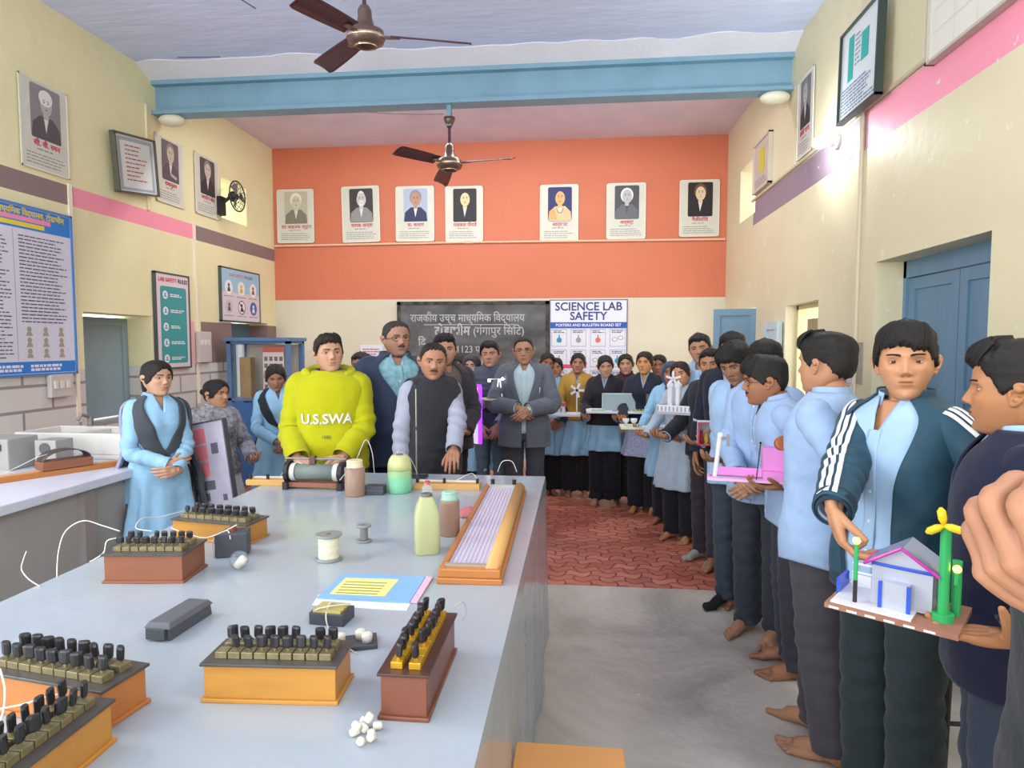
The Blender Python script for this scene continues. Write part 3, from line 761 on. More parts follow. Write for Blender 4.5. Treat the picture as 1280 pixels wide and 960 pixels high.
# ---------------------------------------------------------------- the figure
TZ = [.0, .40, .62, .78, .86, .93, 1.0, 1.08, 1.17, 1.26, 1.33, 1.38, 1.41, 1.435, 1.455, 1.475, 1.52]
TWm = [.2, .20, .188, .180, .182, .176, .160, .150, .157, .166, .170, .162, .140, .100, .063, .056, .054]
TDm = [.15, .15, .14, .118, .122, .122, .115, .108, .112, .118, .112, .095, .080, .066, .057, .054, .054]
TWf = [.2, .20, .185, .172, .178, .172, .150, .132, .136, .148, .150, .142, .120, .084, .054, .048, .047]
TDf = [.15, .15, .14, .120, .122, .118, .105, .098, .108, .124, .110, .088, .072, .058, .050, .047, .047]
class Fig:
    def __init__(s, H=1.7, w=1.0, female=False, belly=0.0, lean=0.0, slump=0.0, hs=1.0):
        s.s = (H + .032) / 1.7; s.H = H; s.w = w; s.f = female; s.belly = belly; s.lean = R(lean); s.hs = hs
        s.sx = (.136 if female else .156) * w * s.s
    def bend(s, V):
        V = np.array(V, float).reshape(-1, 3)
        if not s.lean: return V
        k = sstep(.88 * s.s, 1.12 * s.s, V[:, 2]) * s.lean
        z0 = .95 * s.s; y, z = V[:, 1].copy(), V[:, 2] - z0
        V = V.copy(); V[:, 1] = y * np.cos(k) + z * np.sin(k); V[:, 2] = z0 - y * np.sin(k) + z * np.cos(k)
        return V
    def torso(s, a, z, t=0.0, flare=0.0, bend=True):
        """surface point at azimuth a (0 front), height z (unscaled, 1.7 m figure), offset t"""
        a = np.asarray(a, float); z = np.asarray(z, float)
        W = sm_interp(z, TZ, TWf if s.f else TWm, .015) * s.w; D = sm_interp(z, TZ, TDf if s.f else TDm, .015) * (0.5 + .5 * s.w)
        tt = t * (1 - .55 * sstep(1.38, 1.46, z)); W = W + tt; D = D + tt
        fl = flare * sstep(.98, .45, z); W = W + fl; D = D + fl * .7
        c, n = np.cos(a), np.sin(a); e = .82
        x = W * np.sign(n) * np.abs(n) ** e; y = D * np.sign(c) * np.abs(c) ** e
        y = y + np.where(c > 0, s.belly * np.exp(-((z - 1.04) / .13) ** 2) * np.maximum(c, 0), 0)
        if s.f: y = y + np.where(c > 0, .022 * np.exp(-((z - 1.25) / .06) ** 2) * np.exp(-((np.abs(x) - .07) / .06) ** 2), 0)
        y = y - .012 * sstep(1.2, 1.45, z) - .015 * np.exp(-((z - .86) / .08) ** 2) * (c < 0)
        P = np.stack([x, y, z], -1) * s.s
        sh = P.shape; P = P.reshape(-1, 3)
        if bend: P = s.bend(P)
        return P.reshape(sh)
    def wx(s, z, x):
        W = sm_interp(z, TZ, TWf if s.f else TWm, .015) * s.w
        return np.arcsin(np.clip(x / W, 0, .95) ** (1 / .82))
    def shoulder(s, sd): return s.bend([[sd * s.sx, -.012 * s.s, 1.358 * s.s]])[0]
    def arm(s, sd, W, hint=None):
        S = s.shoulder(sd); W = np.array(W, float); a, b = .285 * s.s, .250 * s.s
        d = W - S; L = np.linalg.norm(d)
        if L > (a + b) * .995: W = S + d / L * (a + b) * .995; d = W - S; L = np.linalg.norm(d)
        L = max(L, abs(a - b) + .02)
        u = d / np.linalg.norm(d); x = (a * a - b * b + L * L) / (2 * L); h = math.sqrt(max(0, a * a - x * x))
        hn = np.array(hint if hint is not None else (sd * .55, -.6, -.6), float); hn -= u * (hn @ u); hn /= np.linalg.norm(hn)
        return S, S + u * x + hn * h, W
    def sleeve(s, sd, arm, t, cuff=1.0, n=28, m=46, seed=0, wrinkle=.006, r=(.050, .047, .043, .038, .033), loose=0.0):
        S, E, W = arm; Q = W
        if cuff < 1.0: Q = E + (W - E) * cuff if cuff > 0 else S + (E - S) * (1 + cuff)
        pre = S + np.array([-sd * .05, 0, .0]) * s.s
        sv = (S + E) / 2; ev = (E + Q) / 2
        pts = [pre, S, sv + (0), E, ev, Q] if cuff > 0 else [pre, S, (S + Q) / 2, Q]
        rr = [r[0] * .9, r[0] * .98, r[1], r[2], r[3], r[4] if cuff >= 1 else r[3] * .95]
        if cuff <= 0: rr = [r[0] * .9, r[0], r[1], r[2]]
        k = (.5 + .5 * s.w) * s.s * (.88 if s.f else 1)
        rr = [x * k + t * s.s + (loose * i / 5) for i, x in enumerate(rr)]
        q = spline(np.c_[np.array(pts), rr], m); P, rad = q[:, :3], q[:, 3]
        T, A, B = frames(P, (sd, .1, .35))
        return dict(P=P, r=rad, T=T, A=A, B=B, n=n, m=m, seed=seed, wr=wrinkle, sd=sd, E=E)
    def sleeve_pt(s, S, i, an, t=0.0):
        """surface point at fractional ring i (array) and angle an (0 = outer side)"""
        m = S['m']; i = np.clip(i, 0, m - 1); i0 = np.clip(i.astype(int), 0, m - 2); f = (i - i0)[:, None]
        lp = lambda X: X[i0] * (1 - f) + X[i0 + 1] * f
        P, A, B = lp(S['P']), lp(S['A']), lp(S['B']); r = lp(S['r'][:, None])
        d = np.cos(an)[:, None] * A + np.sin(an)[:, None] * B
        V = P + d * (r)
        u = i / (m - 1); dE = np.linalg.norm(P - S['E'], axis=1) / (.10 * s.s)
        k = .35 + 1.3 * np.exp(-dE ** 2) + .7 * sstep(.85, 1, u)
        w = wob(V, S['seed'] + 5, 26 / s.s) * .7 + np.sin(u * 60 + 2.5 * np.cos(an + S['seed']) + 2 * wob(V, S['seed'], 10)) * .55
        return V + d * (w * S['wr'] * k * (1 - .8 * sstep(.25, .05, u)))[:, None] + d * t
    def sleeve_mesh(s, S, t=0.0):
        n, m = S['n'], S['m']; I, AN = np.meshgrid(np.arange(m, dtype=float), np.linspace(0, 2 * PI, n, endpoint=False), indexing='ij')
        V = s.sleeve_pt(S, I.ravel(), AN.ravel(), t); Fc = grid_faces(n, m - 1, True)
        return V, Fc
    def shell(s, z0, z1, t, w0=0.0, flare=0.0, nu=84, nv=56, seed=0, wr=.005, hemwave=0.0, zr=None):
        """torso garment from hem z0 to top z1; w0(z) half opening angle in front"""
        zz = np.linspace(z0, z1, nv + 1); u = np.linspace(0, 1, nu + 1)
        op = w0(zz) if callable(w0) else np.full(nv + 1, float(w0)); closed = (not callable(w0)) and w0 == 0
        if closed: u = u[:-1]
        a = op[:, None] + (2 * PI - 2 * op[:, None]) * u[None, :]
        Z = np.repeat(zz[:, None], a.shape[1], 1)
        V = s.torso(a.ravel(), Z.ravel(), t, flare)
        ctr = s.torso(np.zeros(1), np.array([1.1]), 0)[0] * 0
        N = V.copy(); N[:, 2] = 0; N[:, 0] /= 1.3; N /= np.linalg.norm(N, axis=1)[:, None] + 1e-9
        zf = Z.ravel()
        k = .5 + .9 * np.exp(-((zf - 1.02) / .12) ** 2) + .5 * sstep(.95, .6, zf); k = k * (1 - .75 * sstep(1.36, 1.44, zf))
        w = wob(V * np.array([1, 1, 1.5]), seed, 16 / s.s) * .7 + wob(V, seed + 9, 40 / s.s) * .3
        drape = np.sin(a.ravel() * 9 + 1.5 * np.sin(a.ravel() * 2 + seed) + zf * 3) * sstep(1.0, .55, zf) * (flare + .004) * 1.1
        V = V + N * (w * wr * k + drape * .35)[:, None]
        if hemwave: V[:, 2] += hemwave * np.sin(a.ravel() * 3 + seed) * sstep(z0 + .08, z0, zf)
        return V, grid_faces(nu, nv, closed)
    def on_torso(s, fn, nu, nv, t):
        """patch: fn(u, v) -> (a, z)"""
        U, Vv = np.meshgrid(np.linspace(0, 1, nu + 1), np.linspace(0, 1, nv + 1)); A, Z = fn(U.ravel(), Vv.ravel())
        return s.torso(A, Z, t), grid_faces(nu, nv, False)
    def leg_pts(s, sd, stance=.0, step=0.0):
        hip = np.array([sd * .088 * s.w, -.005, .90]) * s.s; ank = np.array([sd * (.085 + stance), -.03 + step, .09]) * s.s
        knee = (hip + ank) / 2 + np.array([0, .022, .0]) * s.s; return hip, knee, ank
    def trouser(s, t, ankle=.058, stance=.0, step=(0, 0), wr=.008, seed=3, z_hem=.06, top=.94, knee=.066, thigh=.084):
        out = NM()
        for sd, st in ((1, step[0]), (-1, step[1])):
            hip, kn, an = s.leg_pts(sd, stance, st); an = an.copy(); an[2] = z_hem * s.s
            an[1] = an[1]
            P = [hip + np.array([0, 0, .06]) * s.s, hip - np.array([0, 0, .06]) * s.s, (hip + kn) / 2, kn, (kn + an) / 2, an]
            rr = [(.078) * s.w, thigh * s.w, (thigh + knee) / 2 * s.w, knee * (.5 + .5 * s.w), (knee * .5 + ankle * .5), ankle]
            rr = [x * s.s + t for x in rr]
            V, Fc = limb(P, rr, n=28, m=60, ref=(1, 0, 0), caps=False, flat=1.08)
            Fc = Fc[:-2]
            c = np.array([hip[0], 0, 0]); N = V - c; N[:, 2] = 0; N /= np.linalg.norm(N, axis=1)[:, None] + 1e-9; z = V[:, 2] / s.s
            k = .4 + .8 * np.exp(-((z - .47) / .1) ** 2) + 1.2 * sstep(.3, .06, z)
            V = V + N * (wr * k * (wob(V * np.array([1, 1, 1.2]), seed + sd, 18) * .6 + np.sin(z * 75 + 2.2 * wob(V, seed, 9) + 2 * np.arctan2(N[:, 0], N[:, 1])) * .45))[:, None]
            out.add(V, Fc)
        V, Fc = s.shell(.80, top, .001, nu=56, nv=16, seed=seed, wr=.002); out.add(V, Fc)
        # close the crotch
        V, Fc = limb([np.array([.05, 0, .80]) * s.s, np.array([-.05, 0, .80]) * s.s], [.095 * s.s, .095 * s.s], n=16, m=6); out.add(V, Fc)
        return out

M3 = lambda *r: np.array(r, float)
def xf(V, Rm, t): return V @ np.array(Rm).T + np.array(t)
HANDP = dict(
    side=dict(W=(.235, .035, .775), d=(0, .12, -1), n=(-1, .1, 0), curl=(18, 22, 14)),
    clasp=dict(W=(.085, .235, .90), d=(-.75, .35, -.55), n=(-.15, -1, -.1), curl=(28, 35, 20), hint=(.75, -.5, -.4)),
    fold=dict(W=(.03, .24, 1.03), d=(-.95, .15, .05), n=(0, -1, 0), curl=(20, 25, 12), hint=(.7, -.3, -.7)),
    tray=dict(W=(.17, .33, 1.0), d=(-.15, .98, .05), n=(-.15, 0, 1), curl=(18, 22, 18), hint=(.5, -.6, -.7)),
    traylow=dict(W=(.16, .33, .90), d=(-.15, .98, .05), n=(-.1, 0, 1), curl=(15, 20, 15), hint=(.5, -.6, -.7)),
    behind=dict(W=(.10, -.17, .93), d=(-.9, -.1, -.3), n=(0, -1, 0), curl=(25, 30, 20), hint=(.8, .1, -.5)),
)
PEOPLE = []
def person(name, label, pos, face, H=1.7, w=1.0, female=False, belly=0, lean=0, hs=1.0, head=(0, 0, 0), skin='A9795A', hair='short', hairm=None, vol=1.0, hside=1,
           arms=('side', 'side'), armo=({}, {}), outfit=(), legs=None, feet='bare', q=1.0, group=None, stache=False, beard=False, glasses=False,
           fw=1.0, jaw=1.0, seed=1, stub=0.0, legkw=None, upper_only=False, smile=0, gaze=0.0, neck=1.0, cat='person', no_left=False, nose=1.0):
    root = thing(name, label, cat, (pos[0], pos[1], pos[2] if len(pos) > 2 else 0), R(face), group)
    g = Fig(H, w, female, belly, lean, hs=hs); s = g.s
    body = NM(); cols = []
    skb = np.array(lin(skin)) * 1.22 + np.array([.0, .006, .012])
    # --- trunk, legs and arms, one surface
    tr = NM()
    zt = np.linspace(.80, 1.44, 22); aa = np.linspace(0, 2 * PI, 24, endpoint=False); Z, A = np.meshgrid(zt, aa, indexing='ij')
    V = g.torso(A.ravel(), Z.ravel(), -.014); Fc = grid_faces(24, 21, True); Fc.append(tuple(range(24))[::-1]); Fc.append(tuple(range(len(V) - 24, len(V)))); tr.add(V, Fc)
    HHt = .232 * (1.0 if not female else .96) * hs * (.35 + .65 * s)
    hc0 = np.array([0, .012, H / s - HHt / s / 2]) * s      # head centre before bending
    hcen = g.bend([hc0])[0]; piv = g.bend([hc0 + np.array([0, -.03, -HHt * .42])])[0]
    Rh = np.array(Euler((R(head[1]), R(head[2]), R(head[0])), 'XYZ').to_matrix())
    hpos = piv + Rh @ (hcen - piv)
    nb = g.bend([np.array([0, -.028, 1.40]) * s])[0]
    nr = (.044 if female else .052) * s * neck
    nk = [nb, g.bend([np.array([0, -.025, 1.45]) * s])[0], hpos + Rh @ np.array([0, -.10, -.22]) * HHt, hpos + Rh @ np.array([0, -.08, -.02]) * HHt]
    kk = .93
    for sd in (1, -1):
        hip, kn, an = g.leg_pts(sd, (legkw or {}).get('stance', 0), (legkw or {}).get('step', (0, 0))[0 if sd > 0 else 1])
        tr.add(*limb([hip, (hip + kn) / 2, kn, (kn * .65 + an * .35), an], [.082 * s, .068 * s, .048 * s, .048 * s, .034 * s], n=12, m=18))
    ARM = {}
    HV = []
    for sd, key, ov in ((1, arms[0], armo[0]), (-1, arms[1], armo[1])):
        if key is None: continue
        d = dict(HANDP[key]); d.update(ov)
        W = np.array(d['W'], float); dd = np.array(d['d'], float); nn = np.array(d['n'], float); hh = np.array(d.get('hint', (.55, -.6, -.6)), float)
        if 'Wabs' in d: W = np.array(d['Wabs'], float)
        else: W = W * np.array([sd, 1, 1]) * s
        if not d.get('abs'):
            dd = dd * np.array([sd, 1, 1]); nn = nn * np.array([sd, 1, 1])
        if not d.get('habs'): hh = hh * np.array([sd, 1, 1])
        if not ('Wabs' in d): W = g.bend([W])[0]
        S, E, W = g.arm(sd, W, hh); ARM[sd] = (S, E, W)
        tr.add(*limb([S + np.array([-sd * .03 * s, 0, 0]), S, (S + E) / 2, E, (E * .6 + W * .4), W], [.04 * s, .044 * s * g.w, .040 * s, .034 * s, .036 * s, .0245 * s], n=12, m=20))
        dd /= np.linalg.norm(dd); nn -= dd * (nn @ dd); nn /= np.linalg.norm(nn); X = np.cross(dd, nn)
        hv, hf = hand_parts(d.get('curl', (20, 25, 15)), d.get('spread', 4), d.get('thumb', (38, 12)), sd)
        hk = s * (.92 if female else 1.0) * d.get('size', 1.0)
        hv, hf = remesh(hv * hk, hf, .0024 if q > 1.5 else (.0032 if q >= 1 else .0042), 2)
        HV.append((xf(hv, np.stack([X, dd, nn], 1), W), hf))
    tv, tf = remesh(tr.verts(), tr.Fc, .011, 2); body.add(tv, tf); cols.append(np.tile(skb, (len(tv), 1)))
    for hv, hf in HV:
        body.add(hv, hf); cols.append(np.tile(skb * .92, (len(hv), 1)) * (1 + .06 * wob(hv, 5, 60))[:, None])
    # --- feet
    for sd in (1, -1):
        hip, kn, an = g.leg_pts(sd, (legkw or {}).get('stance', 0), (legkw or {}).get('step', (0, 0))[0 if sd > 0 else 1])
        fv, ff = foot_parts(sd, feet == 'bare'); k = s * (.98 if female else 1.05); ang = R(-8 * sd); ca, sa = math.cos(ang), math.sin(ang)
        Rf = np.array([[ca, -sa, 0], [sa, ca, 0], [0, 0, 1]])
        base = np.array([an[0], an[1] - .005, 0])
        if feet == 'bare':
            v2, f2 = remesh(fv * k, ff, .0035 if q >= 1 else .006, 2); v2 = xf(v2, Rf, base); body.add(v2, f2); cols.append(np.tile(skb * .82, (len(v2), 1)) * (1 + .08 * wob(v2, 8, 40))[:, None])
        else:
            v2, f2 = remesh(fv * k, ff, .007, 2); v2 = xf(v2, Rf, base)
            link('sock' if feet in ('sock', 'greysock') else 'shoe', mesh_of('footwear', v2, f2, {'sock': mat('black_sock', '1B1B20', rough=.9), 'greysock': mat('grey_sock', '9A9690', rough=.9), 'shoe': mat('black_shoe', '1c1a1a', rough=.35)}[feet]), root)
    # --- head
    hd = NM(); rq = 1.0 if q >= 1 else .62
    P, A, Z, Fc = head_grid(int(140 * max(rq, .7)), int(110 * max(rq, .7)), fw=fw, jaw=jaw * (.93 if female else 1), nose=nose * (.88 if female else 1))
    Fc = Fc + [tuple(range(int(140 * max(rq, .7))))[::-1], tuple(range(len(P) - int(140 * max(rq, .7)), len(P)))]
    hd.add(P, Fc)
    for sd in (1, -1):   # ears: bowl, rim, lobe
        ex = .338 * fw
        rim = [(sd * ex, .03, -.09), (sd * (ex + .02), .045, -.03), (sd * (ex + .03), .035, .06), (sd * (ex + .06), -.02, .115), (sd * (ex + .085), -.085, .10), (sd * (ex + .085), -.10, .03), (sd * (ex + .05), -.06, -.06), (sd * (ex + .015), .0, -.115), (sd * ex, .03, -.10)]
        hd.add(*limb(rim, [.016, .017, .018, .02, .02, .02, .02, .024, .02], n=8, m=30))
        hd.add(*limb([(sd * (ex - .03), -.01, .05), (sd * (ex + .045), -.035, .06)], [.05, .045], n=10, m=5)); hd.add(*limb([(sd * (ex - .03), -.01, -.04), (sd * (ex + .03), -.02, -.05)], [.04, .035], n=10, m=5))
    hv, hf = remesh(hd.verts(), hd.Fc, .0115 if q > 1.5 else (.014 if q >= 1 else .02), 1)
    C = skin_colors(hv, skin, skb, female=female, stub=stub)
    eyey = .318
    for sd in (1, -1):   # lids
        ec = np.array([sd * .148 * fw, eyey - .037, .042]); er = .0645
        for lo, hi in ((10 - gaze, 85), (-85, -17 - gaze * .4)):
            el, az = np.meshgrid(np.radians(np.linspace(lo, hi, 8)), np.radians(np.linspace(-78, 78, 17)), indexing='ij'); el = el.ravel(); az = az.ravel()
            lift = np.cos(az) ** .8
            e2 = el * (lift if True else 1) if lo > 0 else el * lift
            V = ec + er * np.stack([np.sin(az) * np.cos(e2), np.cos(az) * np.cos(e2), np.sin(e2)], -1)
            nV = len(hv); hv = np.concatenate([hv, V]); hf = hf + [tuple(i + nV for i in f) for f in grid_faces(16, 7, False)]
            cc = np.tile(skb * .78, (len(V), 1)); edge = (el <= np.radians(lo + 1)) if lo > 0 else (el >= np.radians(hi - 1))
            cc[edge] = skb * (.10 if lo > 0 else .5); C = np.concatenate([C, cc])
        # eyeball
        n, m = 20, 12; th = np.concatenate([[0], np.radians([11.5, 12.5, 27, 29]), np.linspace(R(38), PI * .62, m - 4)]); ph = np.linspace(0, 2 * PI, n, endpoint=False)
        TH, PH = np.meshgrid(th, ph, indexing='ij'); TH = TH.ravel(); PH = PH.ravel(); r = .0605
        gz = R(-gaze * .6)
        V = np.stack([np.sin(TH) * np.cos(PH), np.cos(TH), np.sin(TH) * np.sin(PH)], -1) * r
        V = V @ np.array(Euler((gz, 0, 0)).to_matrix()).T + ec
        me = mesh_of('eye', xf(V * HHt, Rh, hpos), grid_faces(n, len(th) - 1, True), m_eye)
        Ce = np.where((TH < R(12))[:, None], np.array([.004, .004, .004]), np.where((TH < R(28))[:, None], np.array([.035, .018, .01]), np.array([.50, .46, .43])))
        set_vcol(me, 'eye_tone', Ce); link('eye', me, root)
    body.add(xf(hv * HHt, Rh, hpos), hf); cols.append(C)
    nv_, nf_ = limb(nk, [nr * 1.25, nr * 1.04, nr, nr * .95], n=22, m=14); body.add(nv_, nf_); cols.append(np.tile(skb * .9, (len(nv_), 1)))
    me = mesh_of('body', body.verts(), body.Fc, m_skin); set_vcol(me, 'skin_tone', np.concatenate(cols)); link('body', me, root)
    # --- hair, brows, beard, glasses
    hm = hairm or m_hair
    toW = lambda V: xf(V * HHt, Rh, hpos)
    if hair and hair != 'scarf':
        h = hair_mesh(hair, seed, fw, vol, 1.0 if q >= 1 else .6, hside); link('hair', mesh_of('hair', toW(h.verts()), h.Fc, hm), root)
    V, Fc = patch_on_head(m_brow, .012, fw, 1, 1.2 if q >= 1 else .75); link('eyebrows', mesh_of('eyebrows', toW(V), Fc, hm), root)
    if stache: V, Fc = patch_on_head(m_stache, .014, fw, jaw, 1.2 if q >= 1 else .75, .006); link('moustache', mesh_of('moustache', toW(V), Fc, m_stubble), root)
    if beard: V, Fc = patch_on_head(m_beard, .014, fw, jaw, 1.1 if q >= 1 else .75, .006); link('beard', mesh_of('beard', toW(V), Fc, m_greybeard), root)
    if glasses:
        gm = NM(); an = np.linspace(0, 2 * PI, 22)
        for sd in (1, -1):
            c = np.array([sd * .152 * fw, .385, .03]); pts = [c + np.array([.105 * math.copysign(abs(math.cos(t)) ** .8, math.cos(t)), -.02 * abs(math.cos(t)), .068 * math.copysign(abs(math.sin(t)) ** .8, math.sin(t))]) for t in an]
            gm.add(*limb(pts, [.0075] * 22, n=6, m=44)); gm.add(*limb([c + np.array([sd * .10, -.02, .02]), np.array([sd * .36 * fw, .25, .04]), np.array([sd * .375 * fw, -.02, .04])], [.008] * 3, n=6, m=8))
        gm.add(*limb([(-.05, .385, .045), (0, .40, .055), (.05, .385, .045)], [.008] * 3, n=6, m=6))
        go_ = link('glasses', mesh_of('glasses', toW(gm.verts()), gm.Fc, m_gl), root)
        for sd in (1, -1):
            c = np.array([sd * .152 * fw, .372, .03]); lv = np.array([c] + [c + np.array([.10 * math.cos(t_), 0, .064 * math.sin(t_)]) for t_ in np.linspace(0, 2 * PI, 16, endpoint=False)])
            link('lens', mesh_of('lens', toW(lv), [(0, 1 + k, 1 + (k + 1) % 16) for k in range(16)], m_gll), go_)
    g.root = root; g.ARM = ARM; g.q = q; g.hpos, g.Rh, g.HHt, g.toW, g.seed, g.fwid = hpos, Rh, HHt, toW, seed, fw
    g.legkw = legkw or {}
    for fn in outfit: fn(g)
    PEOPLE.append(root)
    return g
# ---------------------------------------------------------------- garments
def cloth(name, col, **k):
    d = dict(rough=.85, var=.12, vscale=9, bump=.9, bscale=11, spec=.2, sheen=.1); d.update(k); return mat(name, col, **d)
C_SHIRT = cloth('sky_blue_shirt_cloth', 'A3C2E2'); C_SHIRT2 = cloth('pale_blue_shirt_cloth', '9DB7DA')
C_TROU = cloth('charcoal_trouser_cloth', '3C3C46'); C_BLACK = cloth('black_cloth', '24252C'); C_NAVY = cloth('navy_cloth', '222940')
def g_trousers(m=None, **k):
    def f(g):
        kw = dict(k); kw.update(g.legkw); t = kw.pop('t', .008); nm = kw.pop('name', 'trousers')
        o = g.trouser(t, seed=g.seed, **kw); link(nm, mesh_of(nm, o.verts(), o.Fc, m or C_TROU), g.root)
    return f
def sleeves_of(g, out, t, cuff, seed, wr, n=28, loose=0.0, r=None):
    S = {}
    for sd in g.ARM:
        kw = dict(r=r) if r else {}
        S[sd] = g.sleeve(sd, g.ARM[sd], t, cuff, n=n, m=52 if g.q >= 1 else 34, seed=seed + sd, wrinkle=wr, loose=loose, **kw); out.add(*g.sleeve_mesh(S[sd]))
    return S
def g_collar(g, m, zb=1.425, h=.042, t=.0, gap=.40, nm='collar', stand=False, point=.035):
    nu, nv = 40, 6; V = []
    for j in range(nv + 1):
        v = j / nv
        for i in range(nu + 1):
            a = gap * (1 - .3 * v if not stand else 1) + (2 * PI - 2 * gap) * i / nu; fr = max(0, math.cos(a)) ** 2
            k = 1 - v
            if stand: z = zb + h * v - .02 * fr; tt = t + .010 - .004 * v
            else: z = zb + h * v - (.012 + point * k) * fr ; tt = t + .004 + .020 * k
            p = g.torso(np.array([a]), np.array([1.455 if stand else 1.452]), tt, bend=False)[0]
            p = p.copy(); p[2] = z * g.s + (0.008 if not stand else 0); p[1] -= .004 + (.02 * (1 - fr) * v * 0)
            V.append(p)
    V = g.bend(np.array(V)); return link(nm, mesh_of(nm, V, grid_faces(nu, nv, False), m), getattr(g, 'top', None) or g.root, .004, 0)
def g_shirt(m=None, hem=.86, t=.010, cuff=1.0, neck=.36, collar=True, wr=.006, nm='shirt', buttons=True, flare=0.0, loose=0, vneck=1.36, slcol=None):
    def f(g):
        mm = m or C_SHIRT; out = NM(); sp = lambda z: g.wx(z, .0006 + neck * .10 * np.clip((z - vneck) / (1.452 - vneck), 0, 1))
        out.add(*g.shell(hem, 1.452, t, sp, flare, seed=g.seed, wr=wr, nu=96 if g.q >= 1 else 60, nv=64 if g.q >= 1 else 40, hemwave=.01))
        out.add(*g.on_torso(lambda u, v: ((u - .5) * .16 + 0 * v, hem + .01 + (vneck + .02 - hem) * v), 4, 40, t + .003))
        sleeves_of(g, out, t, cuff, g.seed, wr, loose=loose)
        g.top = link(nm, mesh_of(nm, out.verts(), out.Fc, mm), g.root, .003)
        if cuff >= 1:
            for sd in g.ARM:
                S_, E, W = g.ARM[sd]; d = (W - E) / np.linalg.norm(W - E); V, Fc = limb([W - d * .045 * g.s, W - d * .002], [.041 * g.s * (.9 if g.f else 1) + t, .037 * g.s * (.9 if g.f else 1) + t], n=20, m=6, caps=False)
                link('cuff', mesh_of('cuff', V, Fc[:-2], mm), g.top, .003)
        if collar: g_collar(g, mm)
        if buttons and g.q >= 1:
            b = mat('shirt_button', 'DDE6EE', rough=.3)
            for z in np.arange(hem + .05, vneck, .095):
                p = g.torso(np.zeros(1), np.array([z]), t + .006)[0]; mb = MB(); mb.sphere((0, 0, 0), .0058 * g.s, 10, 6, (1, .4, 1)); o = mb.build('button', b, g.top, smooth=True); o.location = p
    return f
def g_jacket(m, hem=.84, t=.028, open_=None, cuff=1.0, wr=.008, nm='jacket', collar='stand', lining=None, lapel=False, sleeves=True, rib=None, zip_=None, flare=0, pocket=True, ch=.055, colm=None):
    """open_(z) half opening angle; None = closed"""
    def f(g):
        out = NM(); w0 = (lambda z: g.wx(z, open_ * np.clip((z - 1.30) / .155, 0, 1))) if isinstance(open_, float) else (open_ if open_ else 0.0)
        wf = w0 if callable(w0) else (lambda z: 0 * z + .02)
        out.add(*g.shell(hem, 1.455, t, w0, flare, seed=g.seed + 4, wr=wr, nu=96 if g.q >= 1 else 60, nv=64 if g.q >= 1 else 40))
        if sleeves: g.SL = sleeves_of(g, out, t, cuff, g.seed + 4, wr * .7, n=34 if g.q >= 1 else 24); 
        else:
            for sd in g.ARM:   # armhole edge of a vest
                S_ = g.shoulder(sd); V, Fc = limb([S_ + np.array([-sd * .055 * g.s, 0, .0]), S_ + np.array([-sd * .0, 0, -.0])], [(.066) * g.s + t, .058 * g.s + t], n=28, m=8, caps=False, ref=(0, 0, 1)); out.add(V, Fc[:-2])
        g.top = link(nm, mesh_of(nm, out.verts(), out.Fc, m), g.root, .006, -1, .0006)
        if collar == 'stand': g_collar(g, colm or m, zb=1.43, h=ch, t=t * .7, gap=max(.25, float(wf(np.array([1.44]))[0])), stand=True)
        if collar == 'fold': g_collar(g, colm or m, zb=1.43, h=.045, t=t * .7, gap=max(.35, float(wf(np.array([1.44]))[0])), point=.05)
        if lapel:
            lz, wv = 1.10, .085
            for sd in (1, -1):
                def fn(u, v, sd=sd):
                    z = lz + (1.44 - lz) * v; o = wf(z); return sd * (o - .02 + (u) * .42 * np.sin(np.clip(v, 0, 1) * PI * .62) ** .8), z - .02 * u * (v > .7)
                V, Fc = g.on_torso(fn, 6, 24, t + .010); link('lapel', mesh_of('lapel', V, Fc, m), g.top, .003, 0)
            g_collar(g, m, zb=1.435, h=.045, t=t * .6, gap=.55, point=.03)
        if rib:
            V, Fc = g.shell(hem - .05, hem + .012, t + .001, w0, seed=g.seed, wr=.002, nv=4, nu=60); link('waistband', mesh_of('waistband', V, Fc, rib), g.top, .004)
            for sd in g.ARM:
                S_, E, W = g.ARM[sd]; d = (W - E) / np.linalg.norm(W - E); V, Fc = limb([W - d * .04, W + d * .012], [.042 * g.s + t * .8, .036 * g.s + t * .3], n=22, m=6, caps=False); link('cuff', mesh_of('cuff', V, Fc[:-2], rib), g.top, .003)
        if zip_:
            for sd in (1, -1):
                V, Fc = g.on_torso(lambda u, v: (sd * (wf(hem + (1.42 - hem) * v) + .0 + .06 * u), hem + (1.42 - hem) * v), 2, 40, t + .004); link('zip_tape', mesh_of('zip_tape', V, Fc, zip_), g.top, .002)
        g.jt = t; g.w0 = w0
    return f
def g_kameez(m, hem=.52, t=.012, flare=.035, cuff=1.0, collar=True, nm='kameez', slit=True, wr=.006):
    def f(g):
        out = NM()
        V, Fc = g.shell(hem, 1.452, t, lambda z: g.wx(z, .030 * np.clip((z - 1.34) / .11, 0, 1)), flare, seed=g.seed, wr=wr, nu=80, nv=64)
        if slit:
            keep = []; nu, nv = 80, 64
            for k, f in enumerate(Fc):
                j, i = divmod(k, nu); z = hem + (1.452 - hem) * (j + .5) / nv; a = 2 * PI * (i + .5) / nu
                if z < .76 and abs(abs(a - PI) - PI / 2) < .03 + .45 * (.76 - z): continue
                keep.append(f)
            Fc = keep
        out.add(V, Fc)
        sleeves_of(g, out, t + .002, cuff, g.seed, wr)
        g.top = link(nm, mesh_of(nm, out.verts(), out.Fc, m), g.root, .003, -1, .0006)
        if collar: g_collar(g, m, h=.03)
    return f
